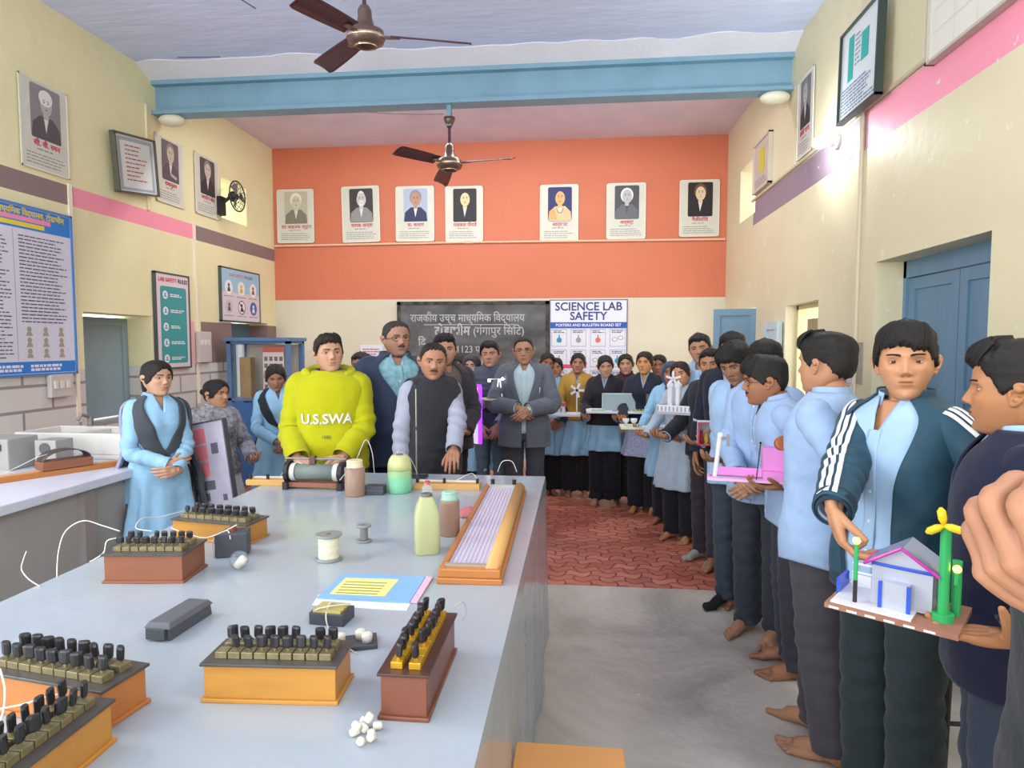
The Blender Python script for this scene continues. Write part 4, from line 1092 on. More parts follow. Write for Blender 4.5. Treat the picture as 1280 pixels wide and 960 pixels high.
def g_sash(m, lo=1.06, wid=.36, t=.026, back=.55, nm='dupatta', drape=None):
    """V shaped folded scarf over both shoulders, ends hanging behind"""
    def f(g):
        out = NM()
        for sd in (1, -1):
            def fn(u, v, sd=sd):
                # v 0..1 from the V point up to the shoulder; u across the band
                z = lo + (1.44 - lo) * v + .05 * (u - .5) * (1 - v); a = sd * (.0 + 1.02 * v ** .8 + (u - .2) * wid * (.75 + .55 * v)); return a, z
            out.add(*g.on_torso(fn, 8, 26, t))
            def fb(u, v, sd=sd):
                z = 1.44 - (1.44 - back) * v; return sd * (PI - .95 + (u - .5) * .5 + 0 * v), z
            out.add(*g.on_torso(fb, 8, 40, t + .004))
            def fs(u, v, sd=sd): return sd * (1.0 + (PI - .95 - 1.0) * v + (u - .5) * 0), 1.395 + .05 * u + 0 * v
            out.add(*g.on_torso(fs, 5, 14, t))
        V = out.verts(); V = V + (wob(V, g.seed, 30) * .004)[:, None]
        link(nm, mesh_of(nm, V, out.Fc, m), g.root, .004, 0)
    return f
def g_hood(m, nm='headscarf', t=.05, down=True):
    def f(g):
        P, A, Z, Fc = head_grid(80, 60, fw=g.fwid, feat=False); N = P - np.array([0, -.03, 0]); N /= np.linalg.norm(N, axis=1)[:, None]
        op = ((P[:, 0] / .255) ** 2 + ((Z + .06) / .36) ** 2); mk = np.where(np.cos(A) > 0, sstep(.82, 1.12, op), 1.0)
        V = P + N * (t * mk - .06 * (1 - mk) + .010 * mk * wob(P, g.seed, 16))[:, None]
        V[:, 0] *= 1.05
        out = NM().add(g.toW(V), Fc)
        if down:
            top = g.toW(np.array([[0, -.08, -.22]]))[0]; b = g.bend([np.array([0, -.02, 1.40]) * g.s])[0]
            V2, F2 = limb([top, (top + b) / 2, b], [.075 * g.s, .085 * g.s, .125 * g.s], n=30, m=14, caps=False, flat=.85); V2 = V2 + (wob(V2, g.seed, 40) * .006)[:, None]; out.add(V2, F2[:-2])
        link(nm, mesh_of(nm, out.verts(), out.Fc, m), g.root, .004, 0)
    return f
def g_hoodback(m):
    def f(g):   # hood lying behind the neck
        pts = []
        for k in range(13):
            a = -2.2 + 4.4 * k / 12 + PI; p = g.torso(np.array([a]), np.array([1.435]), .045)[0]; pts.append(p + np.array([0, 0, .012 + .02 * math.cos(a + PI)]))
        V, Fc = limb(pts, [.018] + [.030] * 11 + [.018], n=14, m=40, ref=(0, 0, 1)); V = V + (wob(V, 3, 40) * .003)[:, None]
        link('hood', mesh_of('hood', V, Fc, m), g.top)
        for sd in (1, -1):
            q = [g.torso(np.array([sd * .28]), np.array([z]), .032)[0] for z in (1.43, 1.36, 1.26 - .05 * (sd > 0))]
            V, Fc = limb(q, [.0045] * 3, n=6, m=16); link('drawstring', mesh_of('drawstring', V, Fc, mat('dark_cord', '3b3b3b', rough=.8)), g.top)
    return f
def text_on_torso(txt, size, z, m, t, a0=0.0, name='lettering', bold=.0):
    def f(g):
        o = text_mesh(txt, size, Matrix.Identity(4), m, name, g.top, ext=0.0, bold=bold)
        me = o.data; n = len(me.vertices); co = np.empty(n * 3); me.vertices.foreach_get('co', co); co = co.reshape(-1, 3)
        # mirrored so that it reads from outside; a grows to the wearer's right
        az = np.arange(-1.6, 1.6, .02); pp = g.torso(az, np.full(len(az), z), t); arc = np.concatenate([[0], np.cumsum(np.linalg.norm(np.diff(pp, axis=0), axis=1))]); arc -= np.interp(a0, az, arc)
        a = np.interp(-co[:, 0], arc, az); V = g.torso(a, z + co[:, 1] / g.s, t); me.vertices.foreach_set('co', V.ravel()); me.update()
        md = o.modifiers.new('t', 'SOLIDIFY'); md.thickness = .001
    return f
def torso_print(name, m, a0, a1, z0, z1, t, nu=6, nv=6):
    def f(g):
        V, Fc = g.on_torso(lambda u, v: (a0 + (a1 - a0) * u, z0 + (z1 - z0) * v), nu, nv, t); link(name, mesh_of(name, V, Fc, m), g.top, .002, 0)
    return f
def toward(x, y, tx, ty):
    """root turn so that local +Y points from (x,y) to (tx,ty), degrees"""
    return math.degrees(math.atan2(-(tx - x), ty - y))
# ================================================================ who stands where
def spot(u, vtop, Y):
    p = on(u, vtop, 1, Y); return (p.x, p.y), p.z
def loc_of(pos, face, P=None, D=None):
    a = -R(face); c, s_ = math.cos(a), math.sin(a)
    if P is not None:
        x, y = P[0] - pos[0], P[1] - pos[1]; return (c * x - s_ * y, s_ * x + c * y, P[2])
    return (c * D[0] - s_ * D[1], s_ * D[0] + c * D[1], D[2])
def grab(pos, face, P, d, n, **k):
    """hand at the world point P, fingers along d, palm towards n"""
    r = dict(Wabs=loc_of(pos, face, P=P), d=loc_of(pos, face, D=d), n=loc_of(pos, face, D=n), abs=True); r.update(k); return r
SK = ['B08466', '9E6F50', 'A67A5A', '8F6448', 'B58B6E', '946A4E']
def P_(u, v, Y, face, label, hscale=1.0, **k):
    pos, z = spot(u, v, Y); hair_add = .012
    k.setdefault('H', (z - hair_add) * hscale); k.setdefault('q', 2 if Y < 3 else (1 if Y < 4.7 else .8))
    return pos, face, label, k
def go(spec, **k):
    pos, face, label, kw = spec; kw = dict(kw); kw.update(k); return person('person', label, pos, face, **kw)
C_WHITE = cloth('white_cloth', 'DADCE4'); C_YEL = cloth('lime_yellow_fleece', 'B0B014', var=.06); C_NJ = cloth('navy_jacket_cloth', '36415A', rough=.6)
C_VEST = cloth('black_vest_cloth', '33353A'); C_GSHIRT = cloth('grey_white_shirt_cloth', 'A0A4B6'); C_DJ = cloth('charcoal_jacket_cloth', '3D3A40')
C_SUIT = cloth('grey_suit_cloth', '60656F', var=.08); C_PUFF = cloth('slate_puffer_cloth', '4A5160', rough=.5); C_SLV = cloth('grey_sleeve_cloth', '7E8494')
C_MUST = cloth('mustard_knit', 'B08A3E'); C_BSW = cloth('black_knit', '2A272F'); C_MAR = cloth('maroon_pink_fleece', '4E2B40'); C_PINK = cloth('pink_panel_cloth', 'B8487E')
C_TRACK = cloth('teal_tracksuit_cloth', '2F4F60', rough=.5, sheen=.05); C_RIB = cloth('navy_rib', '24384A'); C_JEAN = cloth('denim_cloth', '51616F'); C_GREYK = cloth('grey_check_knit', 'A3A3AB', col2='6B6C76', vscale=40)
C_LAV = cloth('lavender_dupatta_cloth', '9A9AB4'); C_DKG = cloth('dark_grey_dupatta_cloth', '474B52'); C_GKAM = cloth('grey_blue_kameez_cloth', 'A9BACB'); C_NK = cloth('navy_knit', '262B38')
C_KAM = cloth('light_blue_kameez_cloth', '93BEDD'); C_STRIPE = mat('white_stripe_cloth', 'E6E8EA', rough=.7)
T_CHAR = g_trousers(C_TROU, ankle=.062, t=.012); T_BLK = g_trousers(C_BLACK, ankle=.075, t=.012, knee=.078, name='salwar')
stripes_a = []

def track_stripes(g):
    # three pale stripes from the collar over the shoulder and down the outer side of each sleeve
    for sd in (1, -1):
        S = g.SL[sd]; m = S['m']
        for k in (-1, 0, 1):
            I = np.linspace(m * .16, m * .96, 60); W = .0065 * g.s
            V = []
            for e in (-1, 1):
                r = np.interp(I, np.arange(m), S['r']); an = (k * .021 * g.s + e * W) / r + .12
                V.append(g.sleeve_pt(S, I, an, .0035))
            V = np.stack(V, 1).reshape(-1, 3); link('stripe', mesh_of('stripe', V, grid_faces(1, 59, False), C_STRIPE), g.top, .002, 0)
# ---- the track-jacket student, nearest in full view
s = P_(1131, 403, 2.20, 116, 'student in teal track jacket with white sleeve stripes over open blue shirt', H=1.70)
pos, face = s[0], s[1]
TRA, TRB = Vector(on(1046, 742, 1, 1.66)), Vector(on(1207, 778, 1, 1.50))   # ends of the house model's board
hl = on(1075, 690, 1, 1.86); hr = Vector(on(1118, 775, 1, 1.88))
go(s, head=(38, 2, 2), skin='B1805C', hair='fringe', vol=1.0, hside=1, jaw=.9, fw=.95, nose=.92, seed=3, stub=.08,
   outfit=[g_trousers(cloth('green_black_trouser', '2C363A'), ankle=.075, t=.014), g_shirt(C_SHIRT, t=.008, vneck=1.32, neck=.36, hem=.82),
           g_jacket(C_TRACK, t=.022, hem=.86, open_=lambda z: .40 + .30 * sstep(1.15, 1.42, z) - .12 * sstep(1.0, .86, z), rib=C_RIB, zip_=C_RIB, ch=.05, wr=.009), track_stripes],
   arms=('tray', 'tray'), armo=(grab(pos, face, (TRA.x + .05, 1.86, TRA.z + .12), (.15, -.35, -.9), (.9, -.2, .1), curl=(30, 35, 20), hint=(.7, -.3, -.6)), grab(pos, face, (1.13, 1.90, .98), (-.5, -.8, .1), (0, 0, 1), curl=(25, 30, 20), hint=(-.7, -.3, -.6), habs=True)))
# ---- student at the right edge in profile, holds the board
s = P_(1268, 436, 1.76, 66, 'student in dark navy sweater at right edge seen in profile, looking left')
pos, face = s[0], s[1]; pos = (pos[0] + .02, pos[1])
go((pos, face, s[2], s[3]), H=1.64, head=(-8, 0, 0), skin='A8754F', hair='short', vol=1.25, hside=1, seed=8, fw=1.0, w=1.02, stub=.25, jaw=1.0,
   outfit=[g_trousers(cloth('dark_blue_jeans', '333C4C'), ankle=.075), g_shirt(C_SHIRT, t=.006), g_jacket(cloth('navy_sweater', '20243A'), t=.022, hem=.80, collar=None, open_=.045, wr=.008)],
   arms=('side', 'tray'), armo=(dict(), grab(pos, face, (TRB.x + .10, TRB.y + .0, TRB.z - .035), (-.98, .12, .04), (0, .0, 1), curl=(10, 12, 10), thumb=(60, 45), hint=(-.3, -.8, -.5), habs=True)))
# ---- back view student in blue shirt
s = P_(1036, 421, 2.66, 52, 'student in pale blue shirt turned away, near bare feet on concrete', H=1.68)
pos, face = s[0], s[1]
CUP = Vector(on(990, 562, 1, 2.72))
go(s, head=(-10, 0, 0), skin='AA7A5A', hair='short', vol=1.2, seed=12, w=1.03,
   outfit=[g_trousers(cloth('faded_grey_trousers', '4A474E'), ankle=.064, t=.012), g_shirt(C_SHIRT2, t=.020, hem=.80, wr=.009)],
   arms=('side', 'tray'), armo=(grab(pos, face, (.98, 2.78, 1.10), (-.9, -.1, .35), (-.2, -.8, .4), curl=(45, 50, 30), hint=(.2, -.8, -.7), habs=True), grab(pos, face, (.99, 2.58, 1.08), (-.85, .3, .25), (.1, .7, .6), curl=(45, 50, 30), hint=(-.35, -.75, -.7), habs=True)), legkw=dict(step=(.05, -.06)))
# ---- boy looking left behind him
s = P_(998, 461, 3.28, 84, 'stooping student in blue shirt and thin glasses seen in profile, with sparse moustache')
pos, face = s[0], s[1]
go(s, head=(2, -6, 0), H=1.60, lean=14, skin='946445', hair='fringe', seed=15, glasses=True, stub=.2, stache=True,
   outfit=[T_CHAR, g_shirt(C_SHIRT2, t=.016, hem=.80)], arms=('traylow', 'traylow'), armo=(grab(pos, face, (.98, 3.26, .98), (-.9, -.25, 0), (0, 0, 1), curl=(12, 15, 12)), grab(pos, face, (.96, 3.08, .985), (-.95, -.1, 0), (0, 0, 1), curl=(12, 15, 12), hint=(-.3, -.6, -.8), habs=True)))
# ---- boy in glasses, arms down holding wrist
s = P_(958, 427, 3.66, 138, 'student in blue shirt with silver glasses and swept fringe, third from the right')
pos, face = s[0], s[1]
go(s, head=(22, -2, 3), skin='A4775A', hair='fringe', seed=17, glasses=True, vol=1.05, fw=.98,
   outfit=[g_trousers(cloth('slate_trousers', '383C46'), ankle=.066), g_shirt(C_SHIRT2, t=.016, hem=.80)], arms=('clasp', 'clasp'), armo=(dict(W=(.02, .25, .97)), dict(W=(.06, .22, .92))))
s = P_(944, 444, 4.10, 150, 'student half hidden between blue shirted boys, only part of face showing')
go(s, skin='99694B', hair='short', seed=19, head=(10, 0, -4), outfit=[T_CHAR, g_shirt(C_SHIRT)], arms=('side', 'side'))
s = P_(928, 431, 4.02, 135, 'student in blue shirt with heavy fringe and bowed head holding white papers')
pos, face = s[0], s[1]
PAPER = Vector(on(924, 549, 1, 3.80))
go(s, head=(0, -22, 8), H=1.66, skin='8E6448', hair='fringe', vol=1.15, seed=21, stub=.15, feet='sock',
   outfit=[g_trousers(cloth('dark_jeans', '3C4652'), ankle=.066), g_shirt(C_SHIRT, t=.018, hem=.80)], arms=('tray', 'tray'), armo=(grab(pos, face, (.87, 3.86, 1.00), (.3, -.4, -.7), (-.2, .9, .2), curl=(40, 50, 30)), dict(W=(.03, .25, .98))))
s = P_(915, 417, 4.75, 150, 'tall student behind with short fringe in front of the open blue shutter')
go(s, skin='97694C', hair='fringe', seed=23, head=(12, 0, 0), stub=.15, outfit=[T_CHAR, g_shirt(C_SHIRT), g_jacket(C_NK, t=.02, collar=None, open_=.04)], arms=('side', 'side'))
s = P_(891, 436, 4.92, 130, 'student in black sweater over blue collar, wearing grey socks')
pos, face = s[0], s[1]
go(s, head=(24, 0, 6), skin='A0714F', hair='short', seed=25, feet='greysock', outfit=[g_trousers(cloth('brown_black_trousers', '37323A'), ankle=.07), g_shirt(C_SHIRT), g_jacket(cloth('black_sweater', '25262E'), t=.02, hem=.84, collar=None, open_=.05)],
   arms=('tray', 'tray'), armo=(dict(), dict(W=(.15, .30, .99))))
s = P_(878, 418, 5.55, 150, 'tall student in sky blue shirt with short quiff near far wall')
pos, face = s[0], s[1]
go(s, head=(8, 0, 8), skin='A3775B', hair='short', vol=1.15, seed=27, outfit=[T_CHAR, g_shirt(C_SHIRT, t=.018)], arms=('side', 'tray'), armo=(dict(), dict()))
# ---- row of girls along the back
def girl(u, v, Y, face, label, outfit, **k):
    s = P_(u, v, Y, face, label); k.setdefault('hair', 'bun'); k.setdefault('skin', random.choice(SK)); return go(s, female=True, outfit=outfit, **k)
girl(853, 451, 5.45, 140, 'schoolgirl in grey-blue kameez holding the white palace model board', [T_BLK, g_kameez(C_GKAM, hem=.5)], arms=('tray', 'tray'), head=(15, 0, 10), seed=31, skin='B5815D')
girl(838, 451, 5.95, 150, 'schoolgirl with dark blue scarf over her head', [T_BLK, g_kameez(C_KAM, hem=.5), g_hood(cloth('steel_blue_scarf', '3E5064'))], hair='scarf', arms=('tray', 'tray'), head=(10, 0, -6), seed=32, skin='94644A')
girl(824, 443, 6.55, 165, 'schoolgirl at the back glimpsed between two girls', [T_BLK, g_kameez(C_KAM)], arms=('clasp', 'clasp'), seed=33, skin='9C6D50')
girl(807, 439, 6.35, 165, 'schoolgirl in dark navy sweater with hair pulled tight', [T_BLK, g_kameez(cloth('blue_white_check_kameez', 'B6BDD6', col2='8F9CC4', vscale=60), hem=.6), g_jacket(C_NK, hem=.93, t=.026, collar=None, open_=.04, flare=.02)], arms=('tray', 'tray'), head=(-6, 0, 0), seed=34, skin='B98452')
girl(783, 442, 6.75, 170, 'schoolgirl in maroon jacket with pink chest panel and white lettering', [T_BLK, g_kameez(cloth('lilac_grey_kameez', 'A7A9C4'), hem=.6), g_jacket(C_MAR, hem=.95, t=.026, collar='stand', flare=.02), torso_print('chest_panel', C_PINK, -.9, .9, 1.24, 1.36, .032), text_on_torso('30', .11, 1.17, mat('print_white', 'E8E4E8'), .034)], arms=('clasp', 'clasp'), head=(4, 0, 4), seed=35, skin='B98B6F')
girl(757, 443, 6.62, 172, 'schoolgirl in black sweater with side fringe looking down', [T_BLK, g_kameez(C_KAM, hem=.62, flare=.05), g_jacket(C_BSW, hem=.90, t=.026, collar=None, open_=.04, flare=.02)], hair='ponytail', arms=('tray', 'tray'), head=(10, -10, 4), seed=36, skin='B58A70')
girl(722, 441, 6.98, 178, 'schoolgirl in mustard long sleeved sweater', [T_BLK, g_kameez(C_KAM, hem=.50, flare=.06), g_jacket(C_MUST, hem=.90, t=.024, collar=None, open_=.03, flare=.02)], hair='tied', arms=('tray', 'tray'), head=(0, 0, -4), seed=37, skin='A3735A')
girl(695, 447, 7.05, 178, 'schoolgirl with long hair in denim jacket beside suited man', [T_BLK, g_kameez(C_KAM, hem=.50, flare=.05), g_jacket(cloth('dark_denim', '33435A'), hem=1.0, t=.024, collar=None, open_=lambda z: .30 + .5 * sstep(1.3, 1.46, z))], hair='braid', arms=('tray', 'clasp'), seed=38, skin='A4755C')
girl(681, 440, 7.0, 195, 'schoolgirl half hidden behind the suited man with head tilted', [T_BLK, g_kameez(C_KAM, hem=.50, flare=.05)], hair='bun', arms=('clasp', 'clasp'), head=(0, -6, -12), seed=39, skin='9C6C55')
# ---- the teachers
s = P_(656, 420, 5.62, 182, 'man in grey suit jacket and glasses with hands clasped')
def pen(g):
    V, Fc = g.on_torso(lambda u, v: (-.62 + .03 * u, 1.20 + .05 * v), 2, 3, .042); link('pen', mesh_of('pen', V, Fc, mat('pen_white', 'EDEDED')), g.top, .003, 0)
def watch(sd):
    def f(g):
        S, E, W = g.ARM[sd]; d = (W - E) / np.linalg.norm(W - E); V, Fc = limb([W - d * .022, W + d * .004], [.034, .032], n=20, m=5, caps=False); link('watch', mesh_of('watch', V, Fc, mat('watch_steel', 'D9D6CE', rough=.25, metal=.7)), g.root, .004)
    return f
def tie_front(g):
    V, Fc = g.on_torso(lambda u, v: ((u - .5) * .62, .90 + .5 * v), 8, 12, .014); link('shirt_front', mesh_of('shirt_front', V, Fc, cloth('mint_shirt', 'B9CFD6')), g.root, .003, 0)
go(s, head=(0, -4, 4), skin='A2775E', hair='recede', seed=41, glasses=True, stache=False, stub=.1, q=1, feet='shoe', w=1.04,
   outfit=[g_trousers(cloth('charcoal_suit_trousers', '484B54'), ankle=.075), g_shirt(cloth('mint_shirt', 'B9CFD6')), g_jacket(C_SUIT, t=.03, hem=.74, lapel=True, collar=None, open_=lambda z: .05 + .34 * sstep(1.0, 1.4, z), flare=.01), pen, watch(-1)], arms=('clasp', 'clasp'), armo=(dict(W=(.05, .22, 1.08), hint=(.9, -.2, -.5)), dict(W=(.04, .25, 1.07), hint=(.9, -.2, -.5))))
s = P_(614, 427, 5.95, 182, 'man in quilted slate vest with grey sleeves behind the lit windmill')
def quilt(g):
    out = NM()
    for z in np.arange(.90, 1.36, .052):
        for sd in (1, -1):
            V, Fc = g.on_torso(lambda u, v: (sd * (.03 + (PI - .06) * u), z + .052 * v), 30, 6, .026)
            U = np.tile(np.linspace(0, 1, 31), 7); Vv = np.repeat(np.linspace(0, 1, 7), 31); N = V * np.array([1, 1, 0]); N /= np.linalg.norm(N, axis=1)[:, None]
            out.add(V + N * (.013 * np.sin(PI * Vv))[:, None], Fc)
    link('quilting', mesh_of('quilting', out.verts(), out.Fc, C_PUFF), g.top)
go(s, head=(-4, 0, 3), skin='A97E66', hair='short', seed=43, q=1, feet='shoe', w=1.0, stub=.1, outfit=[g_trousers(C_JEAN, ankle=.065), g_shirt(C_SLV, t=.014), g_jacket(C_PUFF, t=.024, hem=.86, sleeves=False, ch=.045), quilt], arms=('clasp', 'clasp'), armo=(dict(W=(.09, .24, .93), d=(-.3, .3, -.9)), dict(W=(.09, .24, .93), d=(-.3, .3, -.9))))
s = P_(590, 443, 6.05, 175, 'schoolgirl in dark headscarf holding the purple-edged whiteboard')
pos, face = s[0], s[1]
go(s, female=True, hair='scarf', skin='B58F78', seed=45, head=(0, 0, 0), outfit=[T_BLK, g_kameez(C_KAM, hem=.5, flare=.05), g_hood(cloth('charcoal_scarf', '4A4448')), g_jacket(C_BSW, hem=1.08, t=.024, collar=None)], arms=('tray', 'tray'),
   armo=(grab(pos, face, (-1.12, 5.80, 1.0), (.5, -.5, .5), (.8, 0, .2), curl=(40, 50, 30)), grab(pos, face, (-.86, 5.72, 1.10), (0, -.95, .1), (0, 0, 1))))
s = P_(573, 444, 6.5, 175, 'person at the back showing half a face beside dark jacket shoulder')
go(s, female=True, skin='8E6550', seed=46, hair='tied', outfit=[T_BLK, g_kameez(cloth('dusky_pink_top', '8A6470'))], arms=('side', 'side'))
s = P_(557, 418, 5.0, 212, 'smiling man in charcoal jacket holding a phone')
pos, face = s[0], s[1]
PHONE = Vector(on(574, 540, 1, 4.72))
go(s, head=(-16, 0, 2), skin='AB8069', hair='short', seed=47, q=1, feet='shoe', w=1.02, stub=.15, outfit=[g_trousers(C_BLACK), g_shirt(cloth('taupe_shirt', '6C655E')), g_jacket(C_DJ, t=.026, hem=.80, collar='fold', open_=lambda z: .12 + .3 * sstep(1.1, 1.4, z))],
   arms=('side', 'tray'), armo=(dict(), grab(pos, face, (PHONE.x + .03, 4.82, .98), (-.6, -.6, .2), (-.2, .1, 1), curl=(30, 35, 25), thumb=(50, 35), hint=(-.8, -.4, -.6), habs=True)))
s = P_(536, 432, 4.10, 226, 'man with moustache in black sleeveless vest leaning hand on table')
pos, face = s[0], s[1]
hp = on(574, 588, 1, 3.62)
go(s, head=(-26, -6, -4), lean=5, H=1.66, skin='9F7157', hair='recede', hairm=m_hairb, seed=49, q=1, feet='shoe', w=1.06, belly=.02, stache=True, stub=.12, outfit=[g_trousers(C_TROU), g_shirt(C_GSHIRT, t=.012, loose=.004), g_jacket(C_VEST, t=.026, hem=.80, sleeves=False, ch=.05)],
   arms=('side', 'tray'), armo=(dict(), grab(pos, face, (-.745, 3.80, 1.0), (.1, -.85, -.35), (0, -.3, -1), curl=(18, 22, 15), hint=(-.3, .9, -.3), habs=True)))
s = P_(494, 401, 4.48, 207, 'tall grey-bearded man in navy jacket wearing glasses')
go(s, head=(12, 0, 2), skin='9C735F', hair='recede', hairm=m_hairg, seed=51, q=1, feet='shoe', w=1.16, belly=.05, stache=True, glasses=True, stub=.28, fw=1.05, outfit=[g_trousers(C_NAVY), g_shirt(cloth('teal_striped_shirt', '8FB9C4', col2='6E9AA6', vscale=30)), g_jacket(C_NJ, t=.034, hem=.74, collar='fold', open_=lambda z: .05 + .55 * sstep(1.15, 1.42, z), flare=.02)],
   arms=('behind', 'behind'))
s = P_(453, 441, 5.5, 170, 'person behind the navy jacket man, only hair showing')
go(s, skin='8E6550', seed=53, hair='short', outfit=[T_CHAR, g_shirt(cloth('brown_shirt', '5B4B45'))], arms=('side', 'side'))
s = P_(410, 419, 3.98, 196, 'man in lime yellow hoodie standing behind white table')
go(s, head=(20, 5, 3), skin='AC8268', hair='short', hairm=m_hairb, seed=55, q=1, feet='shoe', w=1.14, belly=.045, stub=.06, outfit=[g_trousers(C_NAVY), g_jacket(C_YEL, t=.034, hem=.84, collar=None, open_=None, wr=.010, nm='hoodie'), g_hoodback(C_YEL), (lambda g: g_collar(g, cloth('grey_inner_collar', '6E6E72'), zb=1.42, h=.05, t=.0, stand=True)),
    text_on_torso('U.S.SWA', .085, 1.165, mat('print_white', 'E8E4E8'), .048, name='chest_lettering', bold=.002), text_on_torso('1985', .03, 1.06, mat('print_dark', '55553a'), .050, name='small_lettering')], arms=('traylow', 'clasp'), armo=(dict(W=(.16, .25, .94), d=(-.6, .6, -.3), n=(-.3, -.5, -.8), curl=(30, 35, 20)), dict(W=(.10, .25, .94))))
# ---- girls on the left
def long_dupatta(m, sd, a0=1.7, a1=2.5, z0=.35, nm='long_dupatta'):
    def f(g):
        out = NM(); out.add(*g.on_torso(lambda u, v: (sd * (a0 + (a1 - a0) * u), z0 + (1.42 - z0) * v), 24, 50, .05))
        V = out.verts(); ln = V * np.array([1, 1, 0]); ln /= np.linalg.norm(ln, axis=1)[:, None] + 1e-9
        U = np.tile(np.linspace(0, 1, 25), 51); z = V[:, 2]
        V = V + ln * (.016 * np.sin(U * 22) * sstep(1.45, 1.1, z) + .05 * sstep(1.2, .5, z))[:, None]
        link(nm, mesh_of(nm, V, out.Fc, m), g.root, .004, 0)
    return f
s = P_(345, 453, 5.05, 215, 'schoolgirl in light blue kameez looking down with black sash, beside yellow hoodie')
go(s, female=True, hair='braid', skin='93684F', seed=57, head=(-8, -16, 2), q=1, outfit=[T_BLK, g_kameez(C_KAM, hem=.5), g_sash(cloth('black_sash', '2E3036'), lo=1.10, wid=.8)], arms=('clasp', 'clasp'), armo=(dict(W=(.05, .25, .98)), dict(W=(.05, .25, .96))))
s = P_(267, 474, 4.35, 228, 'schoolgirl in grey checked sweater holding the project board')
pos, face = s[0], s[1]
go(s, female=True, hair='bun', skin='B58668', seed=59, head=(30, 0, 0), q=1, outfit=[T_BLK, g_kameez(C_WHITE, hem=.5), g_jacket(C_GREYK, hem=.86, t=.028, collar=None), g_sash(cloth('steel_sash', '6B7684'), lo=1.2, wid=.4)],
   arms=('tray', 'tray'), armo=(dict(W=(.20, .27, .95)), dict(W=(.22, .26, 1.0))))
s = P_(193, 450, 3.72, 236, 'schoolgirl with folded hands in blue kameez and dark wide sash at left')
go(s, female=True, hair='ponytail', skin='B28A70', seed=61, head=(12, 0, 0), q=1, outfit=[T_BLK, g_kameez(C_KAM, hem=.48, flare=.04), g_sash(C_DKG, lo=1.06, wid=1.1), long_dupatta(C_LAV, 1), long_dupatta(C_DKG, -1, 1.2, 1.75, .62, 'dupatta_end')], arms=('fold', 'clasp'), armo=(dict(W=(.02, .22, 1.0)), dict(W=(.02, .25, .96), d=(-.95, .2, 0))))
# ---- the hand at the right edge in the foreground
pos = (.80, .93)
go((pos, 80, 'out of focus raised hand and dark sleeve at the right edge, near camera', dict(H=1.74, q=2)), skin='9C6E52', hair='short', seed=63, outfit=[g_trousers(C_BLACK), g_jacket(cloth('black_green_jacket', '23292B'), t=.03, hem=.8, cuff=.62)],
   arms=('side', 'tray'), armo=(dict(), grab(pos, 80, (.436, .55, 1.42), (-.84, .0, .5), (.45, .35, .65), curl=(42, 70, 45), thumb=(45, 50), size=1.05, hint=(.1, -.5, -.9), habs=True)))
# ================================================================ walls: posters, board, fans
import re
def VIS(s):
    # the short i sign is set before its consonant cluster, as it is written
    return re.sub('((?:[क-ह]्)*[क-ह])ि', 'ि\\1', s)
ROTX = Matrix.Rotation(PI / 2, 4, 'X')
def flat(x, z, y=0): return Matrix.Translation((x, y, z)) @ ROTX
def rrect(mb, x0, x1, z0, z1, y, r=0.0, n=5):
    if not r: return mb.add([(x0, y, z0), (x1, y, z0), (x1, y, z1), (x0, y, z1)], [(0, 1, 2, 3)])
    p = []
    for cx, cz, a in ((x1 - r, z0 + r, -90), (x1 - r, z1 - r, 0), (x0 + r, z1 - r, 90), (x0 + r, z0 + r, 180)):
        for k in range(n + 1): t = R(a + 90 * k / n); p.append((cx + r * math.cos(t), y, cz + r * math.sin(t)))
    return mb.add(p, [list(range(len(p)))])
def disc(mb, cx, cz, rx, rz, y, n=22, a0=0, a1=360):
    p = [(cx + rx * math.cos(R(a0 + (a1 - a0) * k / n)), y, cz + rz * math.sin(R(a0 + (a1 - a0) * k / n))) for k in range(n + (0 if a1 - a0 == 360 else 1))]
    return mb.add(p, [list(range(len(p)))])
def poly(mb, pts, y): return mb.add([(x, y, z) for x, z in pts], [list(range(len(pts)))])
def on_wall(o, wall, a, z, off=0.012):
    if wall == 'back': o.location = (a, YB - off, z)
    elif wall == 'left': o.location = (XL + off, a, z); o.rotation_euler.z = R(90)
    else: o.location = (XR - off, a, z); o.rotation_euler.z = R(-90)
PM = lambda n, c, **k: mat('print_' + n, c, rough=.5, **k)
def text_lines(mb, x0, x1, z0, z1, n, h, y=-.004, seed=0, ragged=.25):
    rs = random.Random(seed)
    for k in range(n):
        z = z1 - (z1 - z0) * (k + .5) / n; xe = x1 - (x1 - x0) * ragged * rs.random(); x = x0
        while x < xe - .005:
            w = min(xe - x, rs.uniform(.02, .07)); rrect(mb, x, x + w, z - h / 2, z + h / 2, y); x += w + .008
